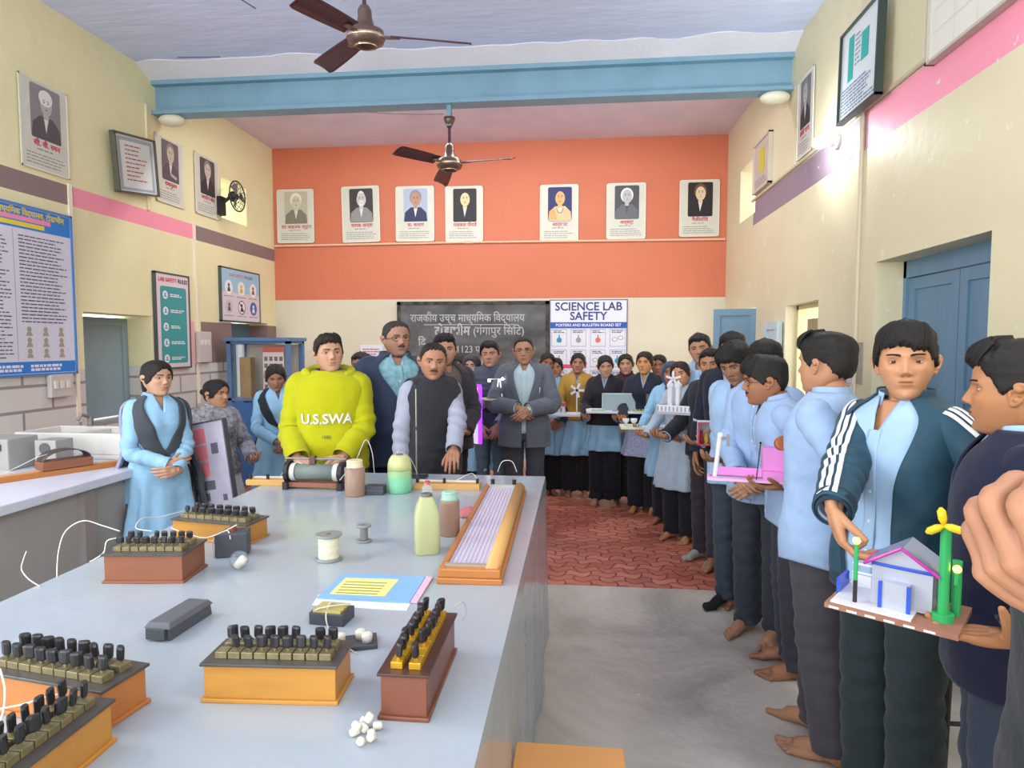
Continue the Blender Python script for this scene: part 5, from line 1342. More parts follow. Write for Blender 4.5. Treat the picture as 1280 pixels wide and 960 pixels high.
def portrait(label, wall, a, z, w, h, bgc, skin, hairc, coat, style='short', shirt='DAD8D0', sheet='D3D2C4', tilt=0, cap='C2324A', name='वज्ञान', pic=(.62, .60), extra=None):
    t = thing('portrait_poster', label, 'poster'); on_wall(t, wall, a, z); t.rotation_euler.y = R(tilt) if wall == 'back' else 0
    if wall != 'back': t.rotation_euler.x = R(tilt) * 0
    mb = MB(); mb.box(-w / 2, w / 2, -.003, .003, -h / 2, h / 2); mb.build('sheet', mat('poster_sheet_' + sheet, sheet, rough=.35, var=.05), t)
    e = MB(); b = .012
    for x0, x1, z0, z1 in ((-w / 2, w / 2, h / 2 - b, h / 2), (-w / 2, w / 2, -h / 2, -h / 2 + b), (-w / 2, -w / 2 + b, -h / 2, h / 2), (w / 2 - b, w / 2, -h / 2, h / 2)): e.box(x0, x1, -.006, -.002, z0, z1)
    e.build('edging', mat('poster_edging', 'E5DFCB', rough=.4), t)
    pw, ph = w * pic[0], h * pic[1]; cx, cz = .02 * w, h * .5 - ph / 2 - .045 * h; m = MB()
    m.use(PM(bgc, bgc)); rrect(m, cx - pw / 2, cx + pw / 2, cz - ph / 2, cz + ph / 2, -.0045, pw * .07)
    u = pw / 2; sc = ph / 2
    m.use(PM(coat, coat)); poly(m, [(cx - u * .98, cz - sc * .98), (cx + u * .98, cz - sc * .98), (cx + u * .9, cz - sc * .45), (cx + u * .45, cz - sc * .12), (cx - u * .4, cz - sc * .12), (cx - u * .88, cz - sc * .42)], -.0052)
    m.use(PM(shirt, shirt)); poly(m, [(cx - u * .02, cz - sc * .72), (cx + u * .2, cz - sc * .08), (cx - u * .18, cz - sc * .06)], -.0058)
    m.use(PM(skin, skin)); poly(m, [(cx - u * .16, cz - sc * .2), (cx + u * .16, cz - sc * .2), (cx + u * .14, cz + sc * .2), (cx - u * .14, cz + sc * .2)], -.0062)
    m.use(PM(hairc, hairc))
    if style == 'wild': disc(m, cx, cz + sc * .42, u * .52, sc * .44, -.0064)
    elif style == 'beard': disc(m, cx, cz + sc * .45, u * .33, sc * .42, -.0064); 
    elif style == 'turban': disc(m, cx, cz + sc * .58, u * .46, sc * .30, -.0076)
    elif style == 'bald': pass
    else: disc(m, cx, cz + sc * .48, u * .50, sc * .45, -.0064)
    m.use(PM(skin, skin)); disc(m, cx + u * .02, cz + sc * .34, u * .40, sc * .41, -.007)
    if style == 'beard': m.use(PM(hairc, hairc)); disc(m, cx + u * .02, cz + sc * .12, u * .2, sc * .2, -.0072)
    dk = PM('feature', '4A3A32'); m.use(dk)
    for s_ in (-1, 1): disc(m, cx + u * .02 + s_ * u * .14, cz + sc * .42, u * .06, sc * .026, -.0078, 10); rrect(m, cx + u * .02 + s_ * u * .14 - u * .08, cx + u * .02 + s_ * u * .14 + u * .08, cz + sc * .485, cz + sc * .51, -.0078)
    disc(m, cx + u * .02, cz + sc * .16, u * .08, sc * .02, -.0078, 10); poly(m, [(cx + u * .0, cz + sc * .26), (cx + u * .06, cz + sc * .26), (cx + u * .03, cz + sc * .31)], -.0078)
    if extra: extra(m, cx, cz, u, sc)
    m.build('picture', None, t)
    text_mesh(name, h * .085, flat(cx, cz - ph / 2 - h * .055, -.005), PM('cap' + cap, cap), 'caption', t, bold=.0012)
    l = MB(); l.use(PM('greytext', '8B8A86')); text_lines(l, cx - w * .2, cx + w * .2, cz - ph / 2 - h * .135, cz - ph / 2 - h * .10, 1, h * .014); text_lines(l, -w * .4, w * .42, -h * .45, cz - ph / 2 - h * .16, 4, h * .011, seed=int(a * 10)); l.build('small_print', None, t)
    return t
def bk(x0, x1, v0, v1):
    a, b = on(x0, (v0 + v1) / 2, 1, YB), on(x1, (v0 + v1) / 2, 1, YB); c, d = on((x0 + x1) / 2, v0, 1, YB), on((x0 + x1) / 2, v1, 1, YB)
    return (a.x + b.x) / 2, (c.z + d.z) / 2, b.x - a.x, c.z - d.z
def necklace(m, cx, cz, u, sc):
    m.use(PM('saffron', 'D9A566')); poly(m, [(cx - u * .9, cz - sc * .9), (cx - u * .2, cz - sc * .9), (cx - u * .5, cz - sc * .2), (cx - u * .88, cz - sc * .5)], -.0064)
    m.use(PM('bead', '4A3222'))
    for k in range(11): t = R(200 + 14 * k); disc(m, cx + u * .3 * math.cos(t), cz - sc * .1 + sc * .42 * math.sin(t), u * .035, sc * .03, -.008, 8)
def arms_x(m, cx, cz, u, sc):
    m.use(PM('hands', 'B9ADA4')); poly(m, [(cx - u * .1, cz - sc * .55), (cx + u * .7, cz - sc * .7), (cx + u * .65, cz - sc * .85), (cx - u * .05, cz - sc * .7)], -.0066)
SPEC = [
    ((347, 393, 237, 304), ('faded poster of wigged scholar, first at left on orange wall', 'B8B6A0', 'C9C3B0', 'E3E0D2', '7E7A6C'), dict(style='short', name='सर आइजक न्यूटन', cap='B9676A')),
    ((428, 475, 233, 303), ('poster of white bearded man in grey coat, second on orange wall', '3E3B3A', 'C3C1BE', 'E0DEDA', '8C8C8A'), dict(style='beard', name='थामस अल्वा', tilt=-1)),
    ((495, 543, 233, 302), ('poster of smiling elder in navy suit against blue backdrop', 'A9B7CC', 'B98A72', '8C8A8C', '2A2C56'), dict(style='short', name='डा. कलाम')),
    ((557, 604, 233, 302), ('poster of pale faced man in black coat left of the wall gap', '241F1B', 'D8CB9E', '2C211A', '1F1C20'), dict(style='short', name='माइकल फैराडे')),
    ((675, 723, 231, 302), ('poster of bald sage with bead necklace in saffron', '232A63', 'DDAE6E', 'D9A566', 'DDBB8C'), dict(style='bald', name='आर्यभट', extra=necklace)),
    ((758, 807, 229, 299), ('poster of man with wild white hair in grey jumper', '4A4C52', 'B9B9BA', 'E6E6E4', '63676B'), dict(style='wild', name='अल्बर्ट', shirt='50545a')),
    ((849, 899, 225, 296), ('poster of man in dark tailcoat, last at right on orange wall', '231D1A', 'DCC8A4', '6A4E36', '1E1B1E'), dict(style='short', name='गैलीलियो')),
]
for (x0, x1, v0, v1), (lab, bgc, sk, hr, ct), kw in SPEC:
    cx, cz, w, h = bk(x0, x1, v0, v1); portrait(lab, 'back', cx, cz, w, h, bgc, sk, hr, ct, **kw)
portrait('large poster of turbaned man high on left wall near the front', 'left', 4.70, 3.33, .46, .68, '8C8688', 'B9AEA8', 'E4E0DC', '5A5558', style='turban', name='सी. वी. रमन')
portrait('poster of seated man with hands crossed on left wall after the framed chart', 'left', 6.24, 3.40, .44, .66, '6E6468', 'C4B8A6', '8E857C', '5C5458', name='रामानुजन', extra=arms_x)
portrait('poster of man in dark suit on left wall beside the ventilator', 'left', 6.90, 3.41, .46, .66, '55504E', 'C9BFB0', '8E8882', '3A3638', name='जगदीश बोस')
portrait('dim poster of bearded man on right wall, tall and glare lit', 'right', 5.66, 3.55, .38, .66, '77767C', 'B9B4AE', '8C8A8A', '35343A', style='short', name='होमी भाभा', sheet='CFCFC6')

# framed charts
def chart(label, wall, a, z, w, h, cat, draw, depth=.03, tilt=0, frame='2E3B36', paper='D5DBDC', mat_w=.0, name='framed_chart'):
    t = thing(name, label, cat); on_wall(t, wall, a, z, .02); fr = MB(); b = .016
    for x0, x1, z0, z1 in ((-w / 2, w / 2, h / 2 - b, h / 2), (-w / 2, w / 2, -h / 2, -h / 2 + b), (-w / 2, -w / 2 + b, -h / 2, h / 2), (w / 2 - b, w / 2, -h / 2, h / 2)): fr.box(x0, x1, -depth, .018, z0, z1)
    fr.build('frame', mat('frame_' + frame, frame, rough=.4), t)
    p = MB(); p.box(-w / 2 + b, w / 2 - b, -depth * .5, .0, -h / 2 + b, h / 2 - b); p.build('sheet', mat('paper_' + paper, paper, rough=.4), t)
    m = MB(); draw(m, w, h, -depth * .5 - .001, t)
    if m.v: m.build('print', None, t)
    if tilt:
        if wall == 'left': t.rotation_euler = (0, 0, R(90)); t.rotation_euler = Euler((R(tilt[0]), R(tilt[1]), R(90)))
        else: t.rotation_euler = Euler((R(tilt[0]), R(tilt[1]), R(-90)))
    return t
def d_list(m, w, h, y, t):
    m.use(PM('bluegrey', '9DB0B4')); rrect(m, -w * .42, w * .42, -h * .44, h * .44, y)
    m.use(PM('paperwhite', 'D9DDD8')); rrect(m, -w * .36, w * .36, -h * .40, h * .38, y - .0006)
    m.use(PM('redtext', 'A8605C')); text_lines(m, -w * .26, w * .26, -h * .3, h * .34, 9, h * .022, y - .0012, 5, .4)
c = chart('framed list with red lines leaning out above the pink band, left wall', 'left', 5.64, 3.30, .56, .52, 'chart', d_list, depth=.035, tilt=(2, -8), frame='5A5A4E'); c.location.x += .05
def d_teal(m, w, h, y, t):
    m.use(PM('tealbar', '2FA79D')); rrect(m, -w * .28, -w * .14, -h * .1, h * .38, y - .0006); rrect(m, w * .06, w * .24, -h * .0, h * .30, y - .0006)
    m.use(PM('inkblue', '6E7FA0')); text_lines(m, -w * .42, w * .42, -h * .44, -h * .14, 8, h * .018, y - .001, 6, .3); text_lines(m, -w * .1, w * .05, 0, h * .36, 7, h * .016, y - .001, 8, .3)
c = chart('framed chart with teal bars leaning out from right wall under ceiling beam', 'right', 4.44, 3.45, .58, .60, 'chart', d_teal, depth=.03, tilt=(-1, 0), frame='33403C'); c.location.x -= .06
def d_yel(m, w, h, y, t):
    m.use(PM('yellowmark', 'CCC03A')); rrect(m, -w * .12, w * .18, -h * .12, h * .32, y - .0006); disc(m, w * .03, -h * .12, w * .15, h * .06, y - .0007)
    m.use(PM('greytext', '8B8A86')); text_lines(m, -w * .4, w * .4, -h * .42, -h * .24, 3, h * .02, y - .001, 6, .3)
chart('small framed certificate with yellow emblem beside right ventilator', 'right', 6.86, 3.48, .56, .50, 'certificate', d_yel, frame='C9BEB0', paper='C3B7AE', depth=.025)
def d_map(m, w, h, y, t):
    m.use(PM('palegrid', 'CFC9BE'))
    for k in range(1, 6): rrect(m, -w * .46 + w * .92 * k / 6 - .002, -w * .46 + w * .92 * k / 6 + .002, -h * .46, h * .46, y - .0006)
    for k in range(1, 7): rrect(m, -w * .46, w * .46, -h * .46 + h * .92 * k / 7 - .002, -h * .46 + h * .92 * k / 7 + .002, y - .0006)
chart('large pale chart cut by the top right corner of the photo', 'right', 3.10, 3.56, 1.24, .86, 'chart', d_map, frame='B9B2A4', paper='DDD8CC', depth=.03)
# big blue bordered notice on left wall
def d_big(m, w, h, y, t):
    blue, yel = PM('noticeblue', '2F7FD0'), PM('noticeyellow', 'E6D23C')
    m.use(blue); rrect(m, -w / 2 + .02, w / 2 - .02, h * .36, h / 2 - .02, y - .0004); rrect(m, -w / 2 + .02, w / 2 - .02, -h / 2 + .02, -h * .415, y - .0004)
    m.use(yel); rrect(m, w * .02, w * .32, h * .372, h * .398, y - .0008)
    m.use(PM('pinkstrip', 'F08FB0')); rrect(m, -w * .02, w * .36, h * .405, h * .432, y - .0008)
    m.use(PM('column_line', '9A9AA8')); 
    for x in (-w * .14, w * .13): rrect(m, x - .002, x + .002, -h * .41, h * .35, y - .0006)
    m.use(PM('inkgrey', '5A5C70')); text_lines(m, -w * .44, -w * .16, -h * .40, h * .33, 34, .009, y - .001, 1); text_lines(m, -w * .12, w * .11, -h * .40, h * .33, 34, .009, y - .001, 2); text_lines(m, w * .16, w * .46, -h * .19, h * .33, 25, .009, y - .001, 3)
    m.use(PM('icongrey', 'A8A08C'))
    for i in range(3):
        for j in range(3):
            cx, cz = w * .2 + i * w * .1, -h * .24 - j * h * .065
            disc(m, cx, cz + .02, .02, .022, y - .001, 12); poly(m, [(cx - .03, cz - .03), (cx + .03, cz - .03), (cx + .018, cz), (cx - .018, cz)], y - .001)
    m.use(PM('paperwhite2', 'E6E4F0')); 
    for x in (w * .06, w * .30): text_lines(m, x - w * .1, x + w * .1, -h * .475, -h * .43, 2, .02, y - .001, 4, .1)
    text_mesh(VIS('विज्ञान प्रयोगशाला राजकीय उच्च माध्यमिक विद्यालय, टोडाभीम'), .062, flat(0, h * .452, y - .0012), yel, 'heading', t, width=w * .9, bold=.001)
chart('big white notice board with blue header and footer on left wall above brick dado', 'left', 4.15, 2.05, 1.50, 1.28, 'notice board', d_big, frame='4F86C0', paper='D8D8E6', depth=.02, name='notice_board')
def d_rules(m, w, h, y, t):
    m.use(PM('teal', '3E9A9B')); rrect(m, -w * .36, w * .40, -h * .44, h * .36, y - .0006, .03)
    wt = PM('white', 'E4EAEA'); m.use(wt)
    for k in range(5):
        z = h * .27 - k * h * .165; disc(m, -w * .22, z, .042, .042, y - .0012, 18); text_lines(m, -w * .08, w * .34, z - .018, z + .018, 2, .011, y - .0012, k, .4)
    m.use(PM('teal', '3E9A9B'))
    for k in range(5):
        z = h * .27 - k * h * .165; [disc(m, -w * .22, z + .008, .014, .014, y - .0016, 10), rrect(m, -w * .22 - .02, -w * .22 + .02, z - .022, z - .008, y - .0016)]
    text_mesh('LAB SAFETY', .058, flat(-w * .14, h * .425, y - .001), PM('redhead', 'C9485A'), 'heading', t, bold=.0012, width=w * .52)
    text_mesh('RULES', .058, flat(w * .30, h * .425, y - .001), PM('darkhead', '2B3A44'), 'heading', t, bold=.0012, width=w * .28)
chart('tall teal lab safety rules poster on left wall', 'left', 6.20, 1.885, .56, .97, 'poster', d_rules, frame='4A5254', paper='E0CFD4', depth=.015, name='safety_poster')
def d_icons(m, w, h, y, t):
    m.use(PM('skyblue', '9CC4D8')); rrect(m, -w * .47, w * .47, h * .05, h * .46, y - .0004); m.use(PM('palepink', 'D9CBD2')); rrect(m, -w * .47, w * .47, -h * .46, h * .05, y - .0004)
    cs = [('E8E8E8', '3A4A4A'), ('E8E8E0', 'C9B23A'), ('E8E8E8', '9A4A3A'), ('C9BCC4', '4A4A4A'), ('E8E8E8', '222222'), ('4A5FA8', 'E8E8F0')]
    for k, (a, b) in enumerate(cs):
        cx, cz = (-.31 + .31 * (k % 3)) * w, h * (.14 - .36 * (k // 3)); m.use(PM(a, a)); disc(m, cx, cz, .085, .085, y - .001, 24)
        m.use(PM(b, b)); disc(m, cx, cz + .025, .022, .022, y - .0014, 12); poly(m, [(cx - .035, cz - .05), (cx + .035, cz - .05), (cx + .02, cz + .0), (cx - .02, cz + .0)], y - .0014)
        if k == 4:
            for q in range(28): t0, t1 = 2 * PI * q / 28, 2 * PI * (q + 1) / 28; poly(m, [(cx + .085 * math.cos(t0), cz + .085 * math.sin(t0)), (cx + .085 * math.cos(t1), cz + .085 * math.sin(t1)), (cx + .073 * math.cos(t1), cz + .073 * math.sin(t1)), (cx + .073 * math.cos(t0), cz + .073 * math.sin(t0))], y - .0016)
            poly(m, [(cx - .06, cz + .05), (cx - .05, cz + .06), (cx + .06, cz - .05), (cx + .05, cz - .06)], y - .0016)
        m.use(PM('inkgrey', '5A5C70')); text_lines(m, cx - w * .12, cx + w * .12, cz - .115, cz - .1, 1, .008, y - .001, k, .1)
    text_mesh('LAB SAFETY', .05, flat(-w * .1, h * .37, y - .001), PM('redhead', 'C9485A'), 'heading', t, width=w * .36); text_mesh('RULES', .05, flat(w * .2, h * .37, y - .001), PM('darkhead', '2B3A44'), 'heading', t, width=w * .2)
chart('wide lab safety poster with six round picture signs near far corner', 'left', 7.55, 2.24, .92, .64, 'poster', d_icons, frame='4A5254', paper='D5DCE4', depth=.015, name='safety_poster')
# small notices and fittings on the left wall
t = thing('switch_board', 'small pale switch box on left wall right of the teal poster', 'switch'); on_wall(t, 'left', 6.72, 1.62, .03); mb = MB(); mb.box(-.12, .12, -.02, .02, -.17, .17); mb.build('plate', mat('pale_plate', 'C9C0BA', rough=.5), t, bevel=.005)
mb = MB()
for i in range(3): mb.box(-.08 + i * .06, -.05 + i * .06, -.03, -.02, .02, .08)
mb.build('switch', mat('pale_switch', 'E2DCD4', rough=.4), t)
t = thing('switch_board', 'small pale switch box on brick dado beside the grey shutter', 'switch'); on_wall(t, 'left', 4.72, 1.32, .03); mb = MB(); mb.box(-.11, .11, -.02, .02, -.09, .09); mb.build('plate', mat('pale_plate', 'C9C0BA'), t, bevel=.005)
mb = MB()
for i in range(3): mb.box(-.08 + i * .06, -.05 + i * .06, -.03, -.02, -.02, .04)
mb.build('switch', mat('pale_switch', 'E2DCD4'), t)
# wall fan, dark
t = thing('wall_fan', 'dark wall fan with cage beside the left ventilator', 'fan', (XL + .02, 7.13, 3.30)); t.rotation_euler.z = R(90); mb = MB(); mb.box(-.05, .05, -.05, .02, -.16, .05); mb.tube([(0, -.04, -.02), (0, -.14, .05)], .02); mb.build('bracket', mat('fan_black', '2B2826', rough=.5), t)
mb = MB()
for q in range(14): a = 2 * PI * q / 14; mb.tube([(0, -.26, .05), (.10 * math.cos(a), -.27, .05 + .10 * math.sin(a)), (.17 * math.cos(a), -.22, .05 + .17 * math.sin(a)), (.10 * math.cos(a), -.17, .05 + .1 * math.sin(a))], .003, 5)
ring = [(.17 * math.cos(2 * PI * q / 28), -.22, .05 + .17 * math.sin(2 * PI * q / 28)) for q in range(29)]; mb.tube(ring, .008, 6); mb.sphere((0, -.17, .05), .06); mb.build('cage', mat('fan_black', '2B2826'), t)
mb = MB()
for q in range(3):
    a = 2 * PI * q / 3; mb.add([(0, -.22, .05), (.14 * math.cos(a - .4), -.235, .05 + .14 * math.sin(a - .4)), (.15 * math.cos(a), -.22, .05 + .15 * math.sin(a)), (.14 * math.cos(a + .4), -.205, .05 + .14 * math.sin(a + .4))], [(0, 1, 2, 3)])
mb.build('blade', mat('fan_grey', '6A6866', rough=.4), t, solid=.003)
# lamp on right wall
LP = on(1030, 178, 0, XR - .1)
t = thing('wall_lamp', 'lit white bulb lamp on the right wall beside purple band', 'lamp', (XR, LP.y, LP.z)); mb = MB(); mb.lathe([(.05, 0), (.05, .02), (.028, .03), (.028, .06)], n=18); o = mb.build('holder', mat('lamp_holder', 'DAD6CE', rough=.4), t, smooth=False); o.rotation_euler = (0, R(-90), 0)
mb = MB(); mb.lathe([(.004, .175), (.028, .168), (.042, .14), (.042, .11), (.03, .075), (.022, .055)], n=20); o = mb.build('bulb', mat('bulb_glow', 'F4FBFF', emit=22), t, smooth=True); o.rotation_euler = (0, R(-90), 0)
lp = bpy.data.lights.new('bulb_light', 'POINT'); lp.energy = 14; lp.color = (.9, .97, 1); lp.shadow_soft_size = .05; lo = bpy.data.objects.new('bulb_light', lp); COL.objects.link(lo); lo.location = (XR - .24, LP.y, LP.z)

# blackboard
cx, cz, w, h = bk(497, 686, 377, 470); w = 2.05; cx = -1.40; z1 = 2.222; z0 = 1.10
t = thing('blackboard', 'black chalkboard with white Hindi writing on back wall', 'blackboard', (cx, YB - .024, (z0 + z1) / 2)); hh = (z1 - z0) / 2
mb = MB(); mb.box(-w / 2, w / 2, -.01, .02, -hh, hh); mb.build('board', mat('chalk_board', '4A4A4A', rough=.75, col2='6E6F70', vscale=2.4, stretch=(1, 1, 1.8)), t)
mb = MB()
for a, b, c_, d in ((-w / 2, w / 2, hh - .045, hh), (-w / 2, -w / 2 + .05, -hh, hh), (w / 2 - .05, w / 2, -hh, hh), (-w / 2, w / 2, -hh, -hh + .05)): mb.box(a, b, -.016, .02, c_, d)
mb.build('worn_border', mat('worn_black_plaster', '35322F', rough=.8, col2='5A5650', vscale=14, bump=.5, bscale=30), t)
chk = mat('chalk', 'B4B4B4', rough=.9)
def bt(s, u0, u1, v, size, bold=0.002):
    a, b = on(u0, v, 1, YB - .03), on(u1, v, 1, YB - .03)
    text_mesh(s, size, flat((a.x + b.x) / 2 - cx, a.z - (z0 + z1) / 2, -.013), chk, 'chalk_writing', t, bold=bold, width=b.x - a.x)
bt(VIS('राजकीय उच्च माध्यमिक विद्यालय'), 513, 656, 398, .145, .0015); bt('टोडाभीम', 543, 588, 414, .17, .005); bt(VIS('(गंगापुर सिटि)'), 592, 655, 414, .15, .001)
bt(VIS('दि.'), 523, 535, 428, .14, .003); bt('1123 परअ', 571, 612, 437, .13, .001); bt('तक', 595, 606, 453, .13, .002)
mb = MB(); a, b = on(530, 406, 1, YB - .03), on(643, 405, 1, YB - .03); mb.box(a.x - cx, b.x - cx, -.0135, -.0125, a.z - (z0 + z1) / 2 - .005, a.z - (z0 + z1) / 2 + .005); mb.build('chalk_line', chk, t)

# science lab safety poster
cx, cz, w, h = bk(687, 784, 376, 478); h = 1.16; z1 = 2.235
t = thing('safety_poster', 'white science lab safety poster on back wall right of the chalkboard', 'poster', (cx, YB - .012, z1 - h / 2)); mb = MB(); mb.box(-w / 2, w / 2, -.004, .006, -h / 2, h / 2); mb.build('sheet', mat('poster_white', 'DDDDE6', rough=.4), t)
nb = PM('navytext', '2B3F7A'); bl = PM('bandblue', '2456B0')
mb = MB().use(PM('outline', '55608A'))
for a, b, c_, d in ((-w / 2, w / 2, h / 2 - .012, h / 2), (-w / 2, -w / 2 + .012, -h / 2, h / 2), (w / 2 - .012, w / 2, -h / 2, h / 2)): mb.box(a, b, -.006, -.003, c_, d)
mb.use(bl); rrect(mb, -w / 2 + .012, w / 2 - .012, h / 2 - .375, h / 2 - .295, -.0065)
tt_ = [('9A9AB4', '2A8FB0'), ('9A9AB4', '9A9AA0'), ('9A9AB4', 'D9705A'), ('9A9AB4', '8A8A94')]
for r_ in range(3):
    for k in range(4):
        x = (-.375 + .25 * k) * w; z = h / 2 - .50 - r_ * .27; mb.use(PM('cell', '8C90AE'))
        for a, b, c_, d in ((-.1, .1, .108, .114), (-.1, .1, -.114, -.108), (-.1, -.095, -.114, .114), (.095, .1, -.114, .114)): rrect(mb, x + a, x + b, z + c_, z + d, -.0065)
        mb.use(PM('navytext', '2B3F7A')); text_lines(mb, x - .075, x + .08, z + .06, z + .1, 2, .010, -.0068, r_ * 4 + k, .3)
        c_ = tt_[(k + r_) % 4][1]; mb.use(PM(c_, c_))
        if (k + r_) % 4 == 3:
            disc(mb, x - .035, z - .02, .035, .028, -.0069, 14); disc(mb, x + .04, z + .0, .035, .028, -.0069, 14); mb.use(PM('white', 'E4EAEA')); disc(mb, x - .035, z - .02, .027, .02, -.0072, 14); disc(mb, x + .04, z, .027, .02, -.0072, 14)
        else: disc(mb, x, z - .03, .035, .035, -.0069, 16); rrect(mb, x - .008, x + .008, z, z + .04, -.0069)
mb.use(PM('pinkband', 'D6487A')); rrect(mb, -w * .33, -.02, h / 2 - .90, h / 2 - .85, -.0075)
mb.build('print', None, t)
text_mesh('SCIENCE LAB', .15, flat(0, h / 2 - .095, -.0055), nb, 'heading', t, bold=.003, width=w * .86); text_mesh('SAFETY', .15, flat(0, h / 2 - .22, -.0055), nb, 'heading', t, bold=.003, width=w * .48)
text_mesh('POSTERS AND BULLETIN BOARD SET', .05, flat(0, h / 2 - .335, -.0068), PM('white', 'E4EAEA'), 'subheading', t, bold=.001, width=w * .84)
cx, cz, w, h = bk(451, 479, 431, 458)
t = thing('notice_sheet', 'small white notice on back wall behind the navy jacket man', 'notice', (cx, YB - .01, cz)); mb = MB(); mb.box(-w / 2, w / 2, -.004, .006, -h / 2, h / 2); mb.build('sheet', mat('poster_white', 'DDDDE6'), t); mb = MB().use(PM('redtext', 'A8605C')); text_lines(mb, -w * .4, w * .4, -h * .1, h * .35, 4, .016, -.005, 3, .3); mb.build('print', None, t)
# two papers pasted on the right wall
for (u0, u1, v0, v1), lab, c1 in (((1056, 1070, 428, 480), 'white paper sheet pasted on right wall behind the turned student', 'C6C3CC'), ((1072, 1078, 428, 481), 'narrow dusty strip pasted on right wall beside white sheet', 'A79C8C')):
    a, b = on(u0, v0, 0, XR), on(u1, v1, 0, XR)
    t = MB(); t.box(XR - .006, XR - .001, min(a.y, b.y), max(a.y, b.y), b.z, a.z); o = t.build('pasted_paper', mat('paper' + c1, c1, rough=.7, var=.2, vscale=30)); tag(o, lab, 'paper')

# ceiling fans
m_fan = mat('fan_brown', '4A2530', rough=.35, var=.3, vscale=14); m_fanh = mat('fan_hub_bronze', '6E5A50', rough=.3, metal=.5); m_trim = mat('fan_trim', 'C9B49A', rough=.25, metal=.7)
def ceiling_fan(label, hub, ztop, azs, r=.62):
    t = thing('ceiling_fan', label, 'ceiling fan', hub)
    mb = MB(); mb.lathe([(.012, .0), (.06, -.075), (.112, -.055), (.122, -.02), (.115, .02), (.06, .045), (.045, .10), (.045, .14), (.03, .17)], n=28); mb.build('motor', m_fanh, t, smooth=True)
    mb = MB(); mb.lathe([(.123, -.03), (.127, -.022), (.123, -.012)], n=28, cap=False); mb.lathe([(.07, -.078), (.075, -.07), (.07, -.068)], n=24, cap=False); mb.build('trim_ring', m_trim, t, smooth=True)
    mb = MB(); L_ = ztop - hub[2]; mb.tube([(0, 0, .15), (0, 0, L_ - .12)], .014); mb.build('rod', m_fan, t)
    mb = MB(); mb.lathe([(.016, L_ - .20), (.05, L_ - .13), (.055, L_ - .10), (.02, L_ - .09)], n=20); mb.tube([(0, 0, L_ - .1), (.02, 0, L_ - .06), (0, 0, L_ - .03), (0, 0, L_)], .008); mb.build('canopy', m_fanh, t, smooth=True)
    for a in azs:
        c, s_ = math.cos(R(a)), math.sin(R(a))
        def P(rr, off, z): return (c * rr - s_ * off, s_ * rr + c * off, z)
        mb = MB()
        def fn(u, v):
            rr = .16 + (r - .16) * u; w_ = .055 + .018 * math.sin(min(1, u * 1.2) * PI * .5) ; w_ *= (1 if u < .97 else .8)
            return P(rr, (v - .5) * 2 * w_, -.012 + (v - .5) * .045 - .03 * u + .008 * math.sin(v * PI))
        mb.grid(fn, 14, 4); bl__ = mb.build('blade', m_fan, t, smooth=True, solid=.004)
        mb = MB(); mb.box(.10, .22, -.018, .018, -.022, -.012); mb.T = Matrix.Identity(4); o = mb.build('blade_iron', m_fanh, bl__); o.rotation_euler.z = R(a)
    return t
f1 = on(457, 43, 1, 4.15); ceiling_fan('brown ceiling fan near the top of the photo, in front of beam', (f1.x, f1.y, f1.z), ZT, (12, 136, 256), .68).rotation_euler.x = R(6)
f2 = on(562, 203, 1, 6.08); ceiling_fan('dark ceiling fan hanging below the blue beam', (f2.x, f2.y, f2.z), ZT - .42, (-18, 238, 110), .66)
mb = MB(); mb.box(f2.x - .02, f2.x + .02, 6.05, 6.11, ZT - .60, ZT - .41); mb.tube([(f2.x, 6.08, ZT - .58), (f2.x - .04, 6.08, ZT - .62)], .006); o = mb.build('fan_bracket', m_beam); tag(o, 'small blue bracket strap under the beam above far fan', 'bracket'); 
mb = MB(); q = [(f2.x - .05 - .9 * k / 12, 6.06, ZT - .43 - .06 * math.sin(PI * k / 12 * .5 + PI / 2)) for k in range(13)]; mb.tube(q, .004, 5); tag(mb.build('fan_cable', mat('cable_grey', '7A7676', rough=.6)), 'thin cable running along beam underside to the far fan', 'cable')

# ================================================================ furniture
ZB = .90; TX0, TX1, TY0, TY1 = -1.67, -.178, .55, 3.60
m_wood = mat('box_wood_honey', 'C08A3E', rough=.4, var=.25, vscale=3, stretch=(1, 1, 6), spec=.4); m_woodr = mat('box_wood_red', '8F5A42', rough=.42, var=.2, vscale=3, stretch=(1, 1, 5)); m_woodd = mat('box_wood_dark', '7A4A38', rough=.38, var=.25, vscale=4, stretch=(5, 1, 1))
m_board = mat('board_wood', 'B9783E', rough=.4, var=.2, vscale=3, stretch=(1, .2, 1)); m_tan = mat('tan_wood', 'CFA05E', rough=.45, var=.15, vscale=4, stretch=(1, .2, 1)); m_oldwood = mat('table_timber', '7A5B3E', rough=.6, var=.2)
t = thing('lab_table', 'long laboratory table hidden beneath the white plastic sheet', 'table', ((TX0 + TX1) / 2, (TY0 + TY1) / 2, 0)); w, l = (TX1 - TX0) / 2 - .03, (TY1 - TY0) / 2 - .03
mb = MB(); mb.box(-w, w, -l, l, ZB - .045, ZB - .006); mb.build('tabletop', m_oldwood, t)
for sx in (-1, 1):
    for sy in (-1, 1): mb = MB(); mb.frus((sx * (w - .08), sy * (l - .08)), .03, .03, .045, .045, 0, ZB - .045); mb.build('leg', m_oldwood, t)
def plastic():
    m = mat('white_plastic_sheet', 'A2ACB4', rough=.16, spec=.55, var=.05, vscale=1.5, bump=.7, bscale=2.6)
    return m
mb = MB()
def wob2(x, y): return mnoise.noise(Vector((x * 2.3, y * 2.3, 1.7)))
NX, NY = 60, 110
